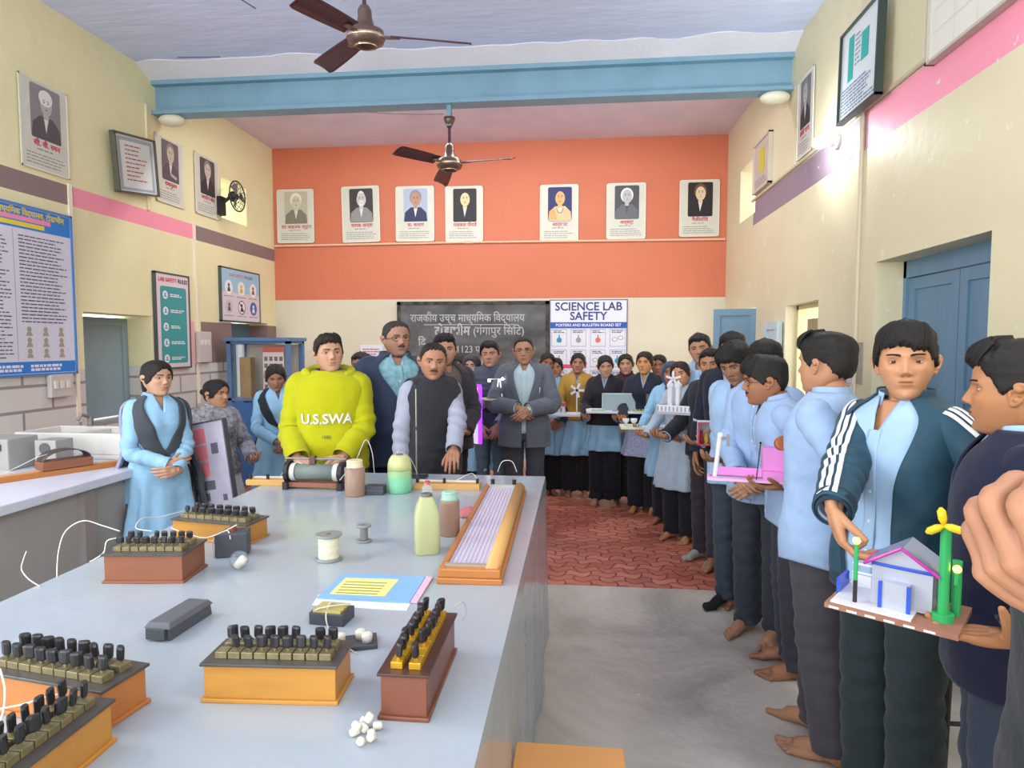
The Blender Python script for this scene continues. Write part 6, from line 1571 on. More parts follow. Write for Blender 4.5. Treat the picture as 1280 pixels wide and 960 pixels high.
mb.grid(lambda u, v: (TX0 + (TX1 - TX0) * u, TY0 + (TY1 - TY0) * v, ZB + .0015 * wob2(TX0 + (TX1 - TX0) * u * 2, (TY1 - TY0) * v * 2) * (1 if 0 < u < 1 else 0) + (.0016 * abs(mnoise.noise(Vector((u * 9 + v * 3, v * 16 - u * 5, 4.2)))) * (1 if 0 < u < 1 else 0))), NX, NY)
def skirt(p0, p1, nrm, n, zlow, seed, slope=.02):
    def fn(u, v):
        x, y = p0[0] + (p1[0] - p0[0]) * u, p0[1] + (p1[1] - p0[1]) * u; L_ = math.hypot(p1[0] - p0[0], p1[1] - p0[1]) * u
        d = (.004 + slope * v) + .03 * v ** .8 * math.sin(L_ * 13 + seed + 1.5 * math.sin(L_ * 4)) * (.4 + .6 * mnoise.noise(Vector((L_ * 2, seed, 0))) ) ; z = ZB - (ZB - zlow) * v
        d = d if v > 0 else 0
        return (x + nrm[0] * d, y + nrm[1] * d, z)
    mb.grid(fn, n, 26)
skirt((TX1, TY0), (TX1, TY1), (1, 0), 150, .01, 2, .012); skirt((TX1, TY1), (TX0, TY1), (0, 1), 80, .01, 5, .01); skirt((TX0, TY1), (TX0, TY0), (-1, 0), 150, .30, 9); skirt((TX0, TY0), (TX1, TY0), (0, -1), 80, .3, 4)
o = mb.build('table_cover', plastic(), smooth=True); tag(o, 'glossy white plastic sheet draped over the long centre table', 'tablecloth')
# counter along left wall
CX1, CY1 = -2.66, 4.30
t = thing('side_counter', 'white topped masonry counter along the left wall', 'counter', ((XL + CX1) / 2, 2.0, 0)); ox_, oy_ = t.location.x, t.location.y
mb = MB(); mb.box(XL + .005 - ox_, CX1 - ox_, .2 - oy_, CY1 - oy_, ZB - .05, ZB); mb.build('slab', mat('counter_white', 'CFD2E0', rough=.3, var=.06), t, bevel=.006)
mb = MB(); mb.box(XL + .005 - ox_, CX1 - .07 - ox_, .2 - oy_, CY1 - .05 - oy_, 0, ZB - .05); mb.build('base', mat('counter_base', 'A5A09C', rough=.6, var=.12, vscale=2, bump=.2, bscale=10), t)
for y in (3.25, 4.22, 2.2): mb = MB(); mb.box(CX1 - .08 - ox_, CX1 - .03 - ox_, y - .04 - oy_, y + .04 - oy_, 0, ZB - .05); mb.build('pier', mat('counter_pier', '8F8784', rough=.7, var=.1), t)
def top(u, v, z=ZB): return on(u, v, 2, z)
# sink and things on the counter
p = top(95, 590); t = thing('sink', 'white ceramic sink with a tap standing on the left counter', 'sink', (-3.30, 4.03, ZB)); mb = MB(); W_, D_, H_ = .40, .19, .17
mb.box(-W_, W_, -D_, D_, 0, .03); mb.box(-W_, W_, -D_, -D_ + .03, .03, H_); mb.box(-W_, W_, D_ - .03, D_, .03, H_); mb.box(-W_, -W_ + .03, -D_ + .03, D_ - .03, .03, H_); mb.box(W_ - .03, W_, -D_ + .03, D_ - .03, .03, H_); mb.box(-.02, .02, -D_ + .03, D_ - .03, .03, H_ - .01)
mb.build('basin', mat('ceramic', 'DDDAD4', rough=.2), t, bevel=.008)
mb = MB(); mb.cyl((-.15, D_ - .015), .02, H_, H_ + .07); mb.tube([(-.15, D_ - .015, H_ + .06), (-.15, D_ - .1, H_ + .09), (-.15, D_ - .13, H_ + .05)], .012); mb.build('tap', mat('grey_tap', '8C8884', rough=.4, metal=.4), t)
p = top(18, 588); t = thing('instrument_box', 'grey metal instrument box at the left edge of the counter', 'box', (-3.42, 3.52, ZB)); mb = MB(); mb.box(-.15, .08, -.1, .12, 0, .19); mb.build('case', mat('grey_enamel', 'A8A8A4', rough=.4, var=.08), t, bevel=.008); mb = MB(); mb.box(-.1, .04, -.108, -.1, .12, .16); mb.build('label_plate', mat('dark_plate', '5A5A5C', rough=.4), t)
t = thing('meter', 'small grey meter with dark face beside the instrument box', 'meter', (-3.20, 3.60, ZB)); mb = MB(); mb.box(-.07, .07, -.07, .07, 0, .17); mb.build('case', mat('grey_enamel', 'A8A8A4'), t, bevel=.006); mb = MB(); mb.T = Matrix.Translation((0, -.072, .12)) @ Matrix.Rotation(PI / 2, 4, 'X'); mb.cyl((0, 0), .035, -.003, .004); mb.build('dial', mat('dark_plate', '5A5A5C'), t)
def plank(label, c, L_, W_, H_, rz, m, name='wooden_board', cat='board'):
    t = thing(name, label, cat, (c[0], c[1], c[2]), R(rz)); return t
t = thing('meter_bridge', 'orange wooden bridge board lying on the left counter', 'instrument', (-2.98, 3.42, ZB), R(62)); mb = MB(); mb.box(-.46, .46, -.05, .05, 0, .03); mb.build('base', m_board, t, bevel=.003); mb = MB(); mb.box(-.42, .42, -.02, .02, .03, .034); mb.build('scale', mat('scale_strip', 'D9A67A', rough=.4), t)
mb = MB()
for x in (-.44, .44): mb.cyl((x, 0), .008, .03, .05)
mb.build('terminal', m_trim, t)
t = thing('resistance_box', 'brown domed instrument with tangled wires on the left counter', 'instrument', (-2.98, 3.42, ZB + .034), R(62)); mb = MB(); mb.box(-.13, .13, -.055, .055, 0, .05); mb.build('case', m_woodr, t, bevel=.003); mb = MB()
mb.grid(lambda u, v: (.12 * math.cos(PI * u), (v - .5) * .10, .05 + .055 * math.sin(PI * u)), 20, 3); mb.build('dome', mat('dark_dome', '4A423E', rough=.5), t, smooth=True, solid=.004)
def wire(pts, label, r=.0018, c='E2DED2', n=5, name='wire', res=26, parent=None):
    q = spline(np.array([tuple(p) for p in pts]), res); mb = MB(); mb.tube([tuple(x) for x in q], r, n); o = mb.build(name, mat('wire_' + c, c, rough=.4), parent, smooth=True)
    if parent is None: tag(o, label, 'wire')
    return o
wire([(-3.16, 3.28, ZB + .02), (-3.24, 3.22, ZB + .05), (-3.2, 3.16, ZB + .01), (-3.1, 3.24, ZB + .07), (-3.02, 3.32, ZB + .12), (-2.95, 3.5, ZB + .13)], 'tangled white wire on the counter instrument')

# ---- resistance boxes
m_ebon = mat('ebonite_top', '4E4A48', rough=.3, var=.25, vscale=20); m_brass_o = mat('old_brass', '8E8563', rough=.4, metal=.35, var=.3, vscale=60); m_brass_y = mat('bright_brass', 'D2A52E', rough=.3, metal=.45, var=.15, vscale=60); m_knob = mat('bakelite', '25262B', rough=.35); m_ivory = mat('ivory_cap', 'D6D4C8', rough=.4)
def res_box(label, c, L_, W_, H_, rz, wood, brass, n=9, topm=None, group=None, kh=.030, jitter=1):
    t = thing('resistance_box', label, 'resistance box', (c[0], c[1], ZB), R(rz))
    mb = MB(); mb.box(-L_ / 2, L_ / 2, -W_ / 2, W_ / 2, .008, H_); mb.build('case', wood, t, bevel=.002)
    mb = MB(); e = .006; mb.box(-L_ / 2 - e, L_ / 2 + e, -W_ / 2 - e, W_ / 2 + e, 0, .009); mb.build('plinth', wood, t, bevel=.002)
    mb = MB(); mb.box(-L_ / 2 - e, L_ / 2 + e, -W_ / 2 - e, W_ / 2 + e, H_, H_ + .006); mb.build('lid', topm or m_ebon, t, bevel=.001)
    mb = MB(); bw = (L_ * .90) / n; rows = (-.20, .20)
    for r_ in rows:
        for i in range(n): x = -L_ * .45 + bw * i; mb.box(x + .0015, x + bw - .0015, W_ * r_ - W_ * .13, W_ * r_ + W_ * .13, H_ + .006, H_ + .020)
    mb.build('contact_block', brass, t, bevel=.001)
    rs = random.Random(int(abs(c[0]) * 1000)); q = 0
    for r_ in rows:
        for i in range(n):
            if rs.random() < .06: continue
            x = -L_ * .45 + bw * (i + .5 if r_ > 0 else i + .5); k = bw * .40; a = R(rs.uniform(-35, 35)) * jitter
            mb = MB(); mb.T = Matrix.Translation((x, W_ * r_, H_ + .018)) @ Matrix.Rotation(a, 4, 'Z') @ Matrix.Rotation(R(rs.uniform(-7, 7)), 4, 'X')
            st = MB(); st.T = mb.T; st.lathe([(k * .28, 0), (k * .34, .010)], n=8); mb.use(m_knob); mb.lathe([(k * .80, .009), (k * 1.0, .012), (k * 1.02, kh * .9), (k * .86, kh)], n=10, c=(0, 0, 0))
            for vi in range(len(mb.v) - 40, len(mb.v)):
                p = mb.T.inverted() @ mb.v[vi]; p.y *= .55; mb.v[vi] = mb.T @ p
            pl = st.build('plug', brass, t); mb.build('plug_head', None, pl, smooth=False)
    return t
p = top(336, 860); res_box('honey wood resistance box with two rows of black plugs, front centre', (-.640, 1.292, 0), .28, .108, .078, 3.4, m_wood, m_brass_o, 9, kh=.034)
res_box('dark red-brown resistance box with yellow brass blocks, end-on beside front box', (-.341, 1.352, 0), .29, .094, .090, 90, m_woodd, m_brass_y, 8, topm=mat('brown_lid', '4A302A', rough=.35), kh=.036)
res_box('reddish resistance box with white plugs at left of table', (-1.36, 1.915, 0), .245, .15, .088, 6, m_woodr, m_brass_o, 8)
res_box('pale wood resistance box behind the reddish one, near the girls', (-1.377, 2.32, 0), .33, .125, .074, -9, m_wood, m_brass_o, 8)
res_box('orange resistance box cut by left edge, behind the nearest box', (-1.055, 1.185, 0), .31, .105, .078, -9, mat('box_wood_orange', 'BE7B42', rough=.4, var=.2, vscale=3), m_brass_o, 9, kh=.036)
res_box('nearest honey resistance box in the bottom left corner', (-.918, .93, 0), .30, .10, .078, 90, m_wood, m_brass_o, 10, kh=.036)
# wires near them
def pw(*uvy): return [on(u, v, 1, y) for u, v, y in uvy]
wire(pw((150, 664, 1.9), (128, 657, 1.9), (104, 651, 1.88), (82, 664, 1.86), (73, 690, 1.84), (71, 722, 1.82)), 'white wire arching over the left table edge')
wire(pw((150, 672, 1.88), (134, 676, 1.86), (130, 690, 1.85), (120, 698, 1.85), (112, 702, 1.84)), 'short white wire drooping from the reddish box')
wire(pw((50, 733, 1.78), (36, 724, 1.8), (27, 712, 1.82), (29, 700, 1.84), (33, 689, 1.86)), 'loose white wire end standing up beyond left table edge')
wire(pw((232, 638, 2.3), (200, 646, 2.15), (178, 648, 2.05), (170, 660, 1.98), (190, 664, 1.95)), 'white wire linking the pale and reddish resistance boxes')
wire(pw((214, 660, 2.2), (236, 668, 2.1), (258, 672, 2.05), (280, 664, 2.05), (296, 656, 2.0)), 'cream wire dipping in front of pale resistance box')
wire(pw((0, 886, 1.05), (30, 880, 1.05), (55, 872, 1.06), (82, 866, 1.08)), 'cream wire crossing between the two near left boxes')
wire(pw((0, 836, 1.0), (6, 860, .98), (5, 885, .97), (0, 905, .96)), 'white wire curving down at the left photo edge')
wire(pw((418, 806, 1.38), (428, 803, 1.4), (438, 812, 1.41), (448, 818, 1.43)), 'white wire from front box to the small plug board')
wire(pw((566, 760, 1.52), (578, 752, 1.54), (583, 764, 1.55), (578, 775, 1.55)), 'thin wire loop behind dark resistance box', r=.0015, c='B9AFA0')
# black case
p = top(214, 788); t = thing('magnet_case', 'long black bakelite case lying on the table at left', 'case', (-1.05, 1.565, ZB), R(-94)); mb = MB(); mb.frus((0, 0), .085, .036, .082, .033, 0, .034); mb.build('base', mat('dark_case', '4C5158', rough=.5), t, bevel=.003); mb = MB(); mb.frus((0, 0), .088, .039, .078, .030, .030, .044); mb.build('lid', mat('dark_case_lid', '5A5D62', rough=.5), t, bevel=.003); mb = MB(); mb.box(.086, .094, -.026, .026, .006, .032); mb.build('clasp', mat('dark_case', '4C5158'), t)
# adaptor with wires
p = top(284, 697); t = thing('power_adapter', 'black power adapter with thin leads beside pale resistance box', 'adapter', (p.x, p.y + .04, ZB), R(20)); mb = MB(); mb.prism([(-.055, -.04), (.055, -.04), (.055, .04), (-.03, .04)], 0, .085); mb.build('case', mat('charcoal_plastic', '43464E', rough=.45), t, bevel=.004); mb = MB(); mb.cyl((0, 0), .012, .085, .10); mb.build('knob', mat('red_knob', '8A4A3A', rough=.4), t)
wire([(p.x - .05, p.y, ZB + .0), (p.x - .05, p.y + .0, ZB + .06), (p.x - .01, p.y + .02, ZB + .09), (p.x + .02, p.y - .01, ZB + .07)], 'cream lead looped over black power adapter')
# bulb in a clear globe
p = top(299, 712); t = thing('bulb', 'small glass bulb lying beside the power adapter', 'bulb', (p.x, p.y, ZB)); mb = MB(); mb.sphere((0, 0, .032), .031, 18, 12); mb.build('glass', mat('clear_glass', 'FFFFFF', rough=.04, trans=1, alpha=.35, ior=1.2), t, smooth=True); mb = MB(); mb.T = Matrix.Translation((.012, -.01, .03)) @ Matrix.Rotation(R(40), 4, 'Y'); mb.lathe([(.014, -.02), (.014, .018), (.006, .022)], n=14); mb.build('socket', m_ivory, t, smooth=True)
# battery pack and plug board
p = top(408, 784); t = thing('battery_pack', 'black battery holder tied with white wire behind the front box', 'battery', (p.x, p.y + .04, ZB), R(-6)); mb = MB(); mb.box(-.05, .05, -.035, .035, 0, .034); mb.build('holder', mat('charcoal_plastic', '43464E'), t, bevel=.003); mb = MB()
for k in range(4): mb.T = Matrix.Translation((0, -.024 + .016 * k, .034)) @ Matrix.Rotation(PI / 2, 4, 'Y'); mb.cyl((0, 0), .0075, -.04, .04, 12)
mb.build('cell', mat('brass_cell', 'A89A58', rough=.35), t)
wire([(-.052, -.02, .02), (-.02, -.03, .045), (.03, .0, .047), (.05, .02, .04)], '', parent=t, name='lead'); wire([(0, .036, .03), (-.005, 0, .048), (.002, -.037, .03), (.012, -.045, .0)], '', parent=t, name='lead')
p = top(440, 822); t = thing('plug_board', 'small black board with white plug sockets, right of front box', 'socket board', (p.x - .02, p.y + .06, ZB), R(20)); mb = MB(); mb.box(-.06, .06, -.035, .035, 0, .012); mb.build('base', mat('charcoal_plastic', '43464E'), t, bevel=.002)
for x, y in ((-.03, .0), (.02, .01), (.035, -.012)): mb = MB(); mb.lathe([(.012, .012), (.014, .03), (.010, .034), (.006, .034)], (x, y, 0), 14); mb.build('socket', m_ivory, t, smooth=True)
# booklet with yellow label, papers
t = thing('folder', 'blue folder with yellow printed label and pink edge on the table', 'folder', (0, 0, 0)); cs = [top(430, 716, ZB + .008), top(532, 720, ZB + .008), top(512, 752, ZB + .008), top(396, 746, ZB + .008)]
def quad(mb, cs, z0, z1): n = len(cs); return mb.prism([(c.x, c.y) for c in cs][::-1], z0, z1)
mb = MB(); quad(mb, cs, ZB + .003, ZB + .007); mb.build('cover', mat('folder_blue', '7FB1DC', rough=.3), t)
cs2 = [top(432, 722, ZB + .008), top(499, 724, ZB + .008), top(481, 745, ZB + .008), top(412, 742, ZB + .008)]; mb = MB(); quad(mb, cs2, ZB + .007, ZB + .0078); mb.build('label_sheet', mat('yellow_label', 'DED98A', rough=.5), t)
mb = MB(); c_ = [top(533, 720, ZB + .006), top(541, 721, ZB + .006), top(521, 753, ZB + .006), top(513, 752, ZB + .006)]; quad(mb, c_, ZB + .002, ZB + .006); mb.build('edge_strip', mat('pink_edge', 'E5B4CC', rough=.4), t)
mb = MB()
for k in range(5):
    a, b = top(432 - 3 * k, 727 + 3.4 * k, ZB + .0079), top(484 - 3 * k, 728.5 + 3.4 * k, ZB + .0079); mb.box(a.x, b.x, a.y - .002, a.y + .002, ZB + .0078, ZB + .0083)
mb.build('print_lines', mat('print_label_ink', '6E6A40'), t); t.location = (0, 0, 0)
mb = MB(); cs3 = [top(398, 744), top(516, 750), top(508, 764), top(390, 757)]; quad(mb, cs3, ZB + .0005, ZB + .002); tag(mb.build('paper_sheet', mat('white_paper', 'DCDEE2', rough=.6)), 'white paper with printed line peeking below the blue folder', 'paper')
# spools
def spool(label, u, v, r, h, core, flange, rc):
    p = top(u, v); t = thing('wire_spool', label, 'spool', (p.x, p.y + r, ZB))
    for z in (0, h - .008): mb = MB(); mb.lathe([(r * .96, z), (r, z + .002), (r, z + .006), (r * .96, z + .008)], n=30); mb.build('flange', flange, t, smooth=False)
    mb = MB(); mb.lathe([(rc, .008)] + [(rc * (1 + .02 * math.sin(k * 1.3)), .008 + (h - .016) * k / 16) for k in range(1, 16)] + [(rc, h - .008)], n=26); mb.build('winding', core, t, smooth=True)
    mb = MB(); mb.lathe([(r * .2, h), (r * .12, h + .001)], n=12); mb.build('hole', mat('dark_plate', '5A5A5C'), t)
spool('large spool of cream thread on grey flanges', 405, 705, .045, .092, mat('cream_thread', 'DAD6BE', rough=.8, bump=.4, bscale=200), mat('spool_grey', '8E9494', rough=.4, metal=.3), .036)
spool('small spool of grey wire behind the cream spool', 452, 680, .028, .066, mat('wire_grey', '8C8C90', rough=.4, metal=.5), mat('spool_grey', '8E9494'), .015)
# bottles and jars
def jar(label, u, v, w, h, mats, prof=None, cat='jar', name='jar', lid=None, rz=0, square=False):
    p = top(u, v); r = w / 2; t = thing(name, label, cat, (p.x, p.y + r * .9, ZB), R(rz)); n = 28
    pr = prof or [(.92, 0), (1, .02), (1, .72), (.86, .84), (.62, .90), (.6, .94)]
    mb = MB()
    for k, m_ in enumerate(mats):
        lo, hi = m_[1], m_[2]; mb.use(m_[0]); zz = sorted({lo, hi, *[q[1] for q in pr if lo < q[1] < hi]}); xs = [q[1] for q in pr]; ys = [q[0] for q in pr]
        mb.lathe([(float(np.interp(z, xs, ys)) * r, z * h) for z in zz], n=n, cap=(k in (0, len(mats) - 1)))
    if square:
        for v_ in mb.v:
            a = math.atan2(v_.y, v_.x); k = 1 / max(abs(math.cos(a)), abs(math.sin(a))); k = 1 + (k - 1) * .75; v_.x *= k * .9; v_.y *= k * .9
    mb.build('bottle_body' if cat == 'bottle' else 'jar_body', None, t, smooth=True)
    if lid: lm, lr, l0, l1 = lid; mb = MB(); mb.lathe([(lr * r, l0 * h), (lr * r, l1 * h * .98), (lr * r * .9, l1 * h)], n=24); mb.build('lid', lm, t, smooth=False)
    return t
m_yg = mat('yellow_green_plastic', 'C9CFA0', rough=.25, trans=.35, ior=1.15); m_grn = mat('green_liquid_plastic', '8FD9B0', rough=.25, trans=.3, ior=1.15); m_pale = mat('pale_yellow_plastic', 'D9DEA4', rough=.3, trans=.3, ior=1.15); m_bj = mat('brown_pot', '9A7D6C', rough=.4, var=.1); m_blid = mat('beige_lid', 'D6C8A8', rough=.5); m_mint = mat('mint_lid', 'A9D3C0', rough=.35, trans=.2); m_cap = mat('grey_cap', '5E6260', rough=.4)
BP = [(.95, 0), (1, .03), (1, .62), (.93, .74), (.78, .86), (.6, .95), (.5, 1.0)]
jar('square yellow-green jar with grey cap beside the long wire board', 530, 695, .10, .205, [(m_yg, 0, 1)], BP, 'bottle', 'bottle', (m_cap, .42, .96, 1.05), 20, True)
jar('brown jar with mint lid behind square yellow-green jar', 560, 672, .078, .165, [(m_bj, 0, .86), (m_mint, .86, 1)], [(.95, 0), (1, .03), (1, .8), (.98, .86), (.82, .9), (.8, 1)], 'jar', 'jar', (m_mint, .78, .86, 1.06))
jar('round bottle with green lower half near back of table', 496, 618, .122, .19, [(m_grn, 0, .42), (mat('light_green_plastic', 'B5DDA8', rough=.25, trans=.3, ior=1.15), .42, .6), (m_pale, .6, 1)], [(.9, 0), (.98, .04), (1, .5), (.98, .75), (.85, .9), (.62, 1)], 'bottle', 'bottle', (m_cap, .3, .98, 1.03))
jar('brown jar with beige top in front of yellow hoodie', 440, 622, .10, .175, [(m_bj, 0, .82), (m_blid, .82, 1)], [(.95, 0), (1, .04), (1, .8), (.8, .83), (.78, 1)], 'jar', 'jar', (m_blid, .8, .97, 1.02))
p = top(467, 619); t = thing('relay_box', 'small dark grey box between brown jar and green bottle', 'box', (p.x, p.y + .03, ZB)); mb = MB(); mb.box(-.05, .05, -.03, .03, 0, .045); mb.build('case', mat('charcoal_plastic', '43464E'), t, bevel=.004)
mb = MB(); mb.box(-.05, .05, -.031, -.03, .02, .025); mb.build('seam', mat('dark_plate', '5A5A5C'), t)
# clear small jar with red top, small pink cloth
jar('small clear bottle with red cap behind the yellow-green jar', 533, 640, .05, .13, [(mat('clear_plastic', 'EAF0EC', rough=.15, trans=.7, alpha=.6, ior=1.1), 0, 1)], None, 'bottle', 'bottle', (mat('red_cap', 'C0392B', rough=.4), .5, .92, 1.05))
p = top(580, 648); mb = MB(); mb.grid(lambda u, v: (p.x - .05 + .12 * u, p.y + .09 * v, ZB + .004 + .035 * math.sin(PI * u) * math.sin(PI * v) + .012 * mnoise.noise(Vector((u * 6, v * 6, 0)))), 16, 12); tag(mb.build('crumpled_cloth', mat('dusty_red_cloth', 'B06A6C', rough=.9, var=.2), smooth=True, solid=.002), 'crumpled dusty red cloth beside the long wire board', 'cloth')
# rheostat
p0, p1 = top(352, 612), top(432, 612); t = thing('rheostat', 'grey tubular rheostat with black end frames at back of table', 'rheostat', ((p0.x + p1.x) / 2, p0.y + .05, ZB)); L_ = (p1.x - p0.x) / 2
mb = MB(); mb.T = Matrix.Translation((0, 0, .085)) @ Matrix.Rotation(PI / 2, 4, 'Y'); mb.cyl((0, 0), .042, -L_ + .03, L_ - .03, 28); mb.build('coil', mat('rheostat_coil', '6F7B76', rough=.45, bump=.4, bscale=300), t, smooth=True)
mb = MB(); mb.box(-L_ + .02, L_ - .02, -.035, .035, .012, .035); mb.build('base_bar', mat('red_oxide', '8E5A4C', rough=.5), t)
for s_ in (-1, 1):
    mb = MB(); mb.T = Matrix.Translation((s_ * (L_ - .02), 0, .085)) @ Matrix.Rotation(PI / 2, 4, 'Y'); mb.cyl((0, 0), .058, -.010, .010, 24); mb.T = Matrix.Identity(4); mb.box(s_ * (L_ - .02) - .012, s_ * (L_ - .02) + .012, -.06, .06, 0, .04); mb.build('end_frame', m_knob, t)
    mb = MB(); mb.T = Matrix.Translation((s_ * (L_ - .05), 0, .085)) @ Matrix.Rotation(PI / 2, 4, 'Y'); mb.cyl((0, 0), .047, -.012, .012, 24); mb.build('collar', mat('pale_collar', 'C2C4BE', rough=.4), t)
mb = MB(); mb.tube([(-L_, 0, .155), (L_, 0, .155)], .006); mb.build('slide_rod', mat('rod_steel', '9A958C', rough=.3, metal=.7), t); mb = MB(); mb.box(-.03, .0, -.015, .015, .128, .17); mb.build('slider', mat('rust_brown', '5E4338', rough=.5), t)
# bridges at the back edge
for u0, u1, v, lab, rz in ((306, 362, 607, 'flat wooden bridge board at left back corner of table', 3), (516, 600, 612, 'long wooden bridge board along the back edge of table', 1)):
    a, b = top(u0, v), top(u1, v); t = thing('meter_bridge', lab, 'instrument', ((a.x + b.x) / 2, min(a.y + .06, 3.50), ZB), R(rz)); L_ = (b.x - a.x) / 2; mb = MB(); mb.box(-L_, L_, -.05, .05, 0, .03); mb.build('base', m_tan, t, bevel=.003); mb = MB(); mb.box(-L_ + .02, L_ - .02, .01, .035, .03, .034); mb.build('scale', mat('pale_scale', 'DADAD0'), t); mb = MB()
    for k in (-1, -.1, 1): mb.cyl((k * (L_ - .015), -.02), .008, .03, .055)
    mb.build('terminal', m_knob, t)
# long potentiometer board
fl, fr_, br_, bl_ = top(547, 730), top(627, 730), top(659, 617), top(607, 614)
cxp, cyp = (fl.x + fr_.x + br_.x + bl_.x) / 4, (fl.y + br_.y) / 2; LL = (br_.y - fl.y) / 2; WW = .104; ang = math.degrees(math.atan2(-( (br_.x + bl_.x) / 2 - (fl.x + fr_.x) / 2), 2 * LL))
t = thing('potentiometer_board', 'long wooden wire board with pale lilac face along right side of table', 'instrument', (cxp, cyp, ZB), R(ang))
mb = MB(); mb.box(-WW, WW, -LL, LL, 0, .02); mb.build('base', m_board, t, bevel=.004); mb = MB(); mb.box(-WW + .006, -WW + .026, -LL + .01, LL - .01, .02, .05); mb.box(-WW + .006, WW - .006, -LL + .004, -LL + .045, .02, .048); mb.box(-WW + .006, WW - .006, LL - .04, LL - .01, .02, .045); mb.build('frame', m_board, t, bevel=.004)
mb = MB(); mb.T = Matrix.Rotation(PI / 2, 4, 'X'); mb.cyl((WW - .035, .036), .024, -LL + .02, LL - .02, 18); mb.build('rail', m_tan, t, smooth=True)
mb = MB(); mb.box(-WW + .026, WW - .055, -LL + .045, LL - .04, .02, .040); mb.build('face', mat('lilac_face', 'CFC8DC', rough=.4), t)
mb = MB()
for k in range(8): x = -WW + .036 + k * .0145; mb.tube([(x, -LL + .045, .0425), (x, LL - .04, .0425)], .0009, 4)
mb.build('bridge_wire', mat('wire_steel', 'A8A4B4', rough=.3, metal=.6), t); mb = MB(); mb.box(-WW + .02, WW - .05, -LL + .035, -LL + .055, .04, .052); mb.box(-WW + .02, WW - .05, LL - .05, LL - .035, .04, .052); mb.build('end_strip', mat('strip_grey', 'AFAFA6', rough=.3, metal=.4), t)
for x in (-WW + .04, WW - .06): mb = MB(); mb.cyl((x, LL - .025), .010, .045, .075, 12); mb.build('terminal', m_knob, t)
# stand rod behind table edge
p = top(517, 600); t = thing('stand', 'thin steel retort stand rod before the vest man', 'stand', (p.x, 3.50, ZB)); mb = MB(); mb.box(-.06, .06, -.04, .04, 0, .012); mb.build('foot', m_iron, t, bevel=.003); mb = MB(); mb.cyl((0, 0), .005, .012, .50, 10); mb.build('rod', mat('rod_steel', '9A958C'), t); mb = MB(); mb.box(-.01, .01, -.01, .01, .27, .29); mb.build('clamp', m_iron, t)
# white caps pile
rs = random.Random(4)
for k in range(9):
    p = top(447 + rs.random() * 24, 908 + rs.random() * 24); mb = MB(); mb.lathe([(.007, 0), (.008, .002), (.008, .014), (.006, .018)], n=12); o = mb.build('white_stub', m_ivory, smooth=True); o.location = (p.x, p.y, ZB + .009 + (.012 if k > 6 else 0)); o.rotation_euler = (R(90) if k % 2 else 0, R(rs.uniform(0, 60)) if not k % 2 else 0, rs.uniform(0, 6)); o.location.z = ZB + (.0085 if k % 2 else .004) + (.0 if k < 7 else .012)
    tag(o, 'tiny white cap in the small pile at the front of the table', 'cap', 'white plug caps piled on the front of the table')
for pts, lab in (([top(425, 600, ZB + .17), on(445, 575, 1, 3.25), on(457, 550, 1, 3.3), on(465, 565, 1, 3.3), on(468, 592, 1, 3.3)], 'white lead rising from brown jar in front of hoodie'),
                 ([on(496, 572, 1, 3.24), on(498, 564, 1, 3.24), on(512, 572, 1, 3.3), on(522, 592, 1, 3.35)], 'grey lead from green bottle to the stand'),
                 ([on(622, 590, 1, 3.45), on(628, 577, 1, 3.45), on(640, 577, 1, 3.45), on(646, 590, 1, 3.45)], 'white wire loops standing at back right of table'),
                 ([top(560, 606), on(575, 598, 1, 3.3), on(590, 592, 1, 3.35), on(598, 602, 1, 3.3)], 'white wire curling over the back bridge board'),
                 ([top(350, 596), on(358, 585, 1, 3.4), on(372, 578, 1, 3.4), on(385, 584, 1, 3.35)], 'white lead above left end of the rheostat')):
    wire([(a.x, min(a.y, 3.5), a.z) for a in pts], lab)
# stool near the camera and dark stool by the door
t = thing('wooden_stool', 'square orange-tan stool top at bottom centre beside the table', 'stool', (-.018, 1.515, 0)); mb = MB(); mb.box(-.145, .15, -.19, .19, .52, .55); mb.build('seat', mat('tan_laminate', 'D79A58', rough=.45, var=.08, vscale=3), t, bevel=.004)
for sx in (-1, 1):
    for sy in (-1, 1): mb = MB(); mb.frus((sx * .12, sy * .16), .018, .018, .022, .022, 0, .52); mb.build('leg', m_oldwood, t)
mb = MB(); mb.box(-.12, .12, -.168, -.152, .2, .23); mb.box(-.12, .12, .152, .168, .2, .23); mb.build('stretcher', m_oldwood, t)
t = thing('metal_stool', 'black metal frame stool standing behind the track jacket student', 'stool', (1.43, 2.40, 0)); m_bm = mat('black_metal', '26262A', rough=.4)
mb = MB(); mb.box(-.2, .2, -.18, .18, .68, .71); mb.build('seat', m_oldwood, t, bevel=.005)
for sx in (-1, 1):
    for sy in (-1, 1): mb = MB(); mb.tube([(sx * .19, sy * .17, 0), (sx * .165, sy * .145, .68)], .014); mb.build('leg', m_bm, t)
mb = MB(); [mb.tube([(sx * .18, -.16, .18), (sx * .18, .16, .18)], .009) for sx in (-1, 1)]; [mb.tube([(-.18, sy * .16, .18), (.18, sy * .16, .18)], .009) for sy in (-1, 1)]; mb.build('stretcher', m_bm, t)
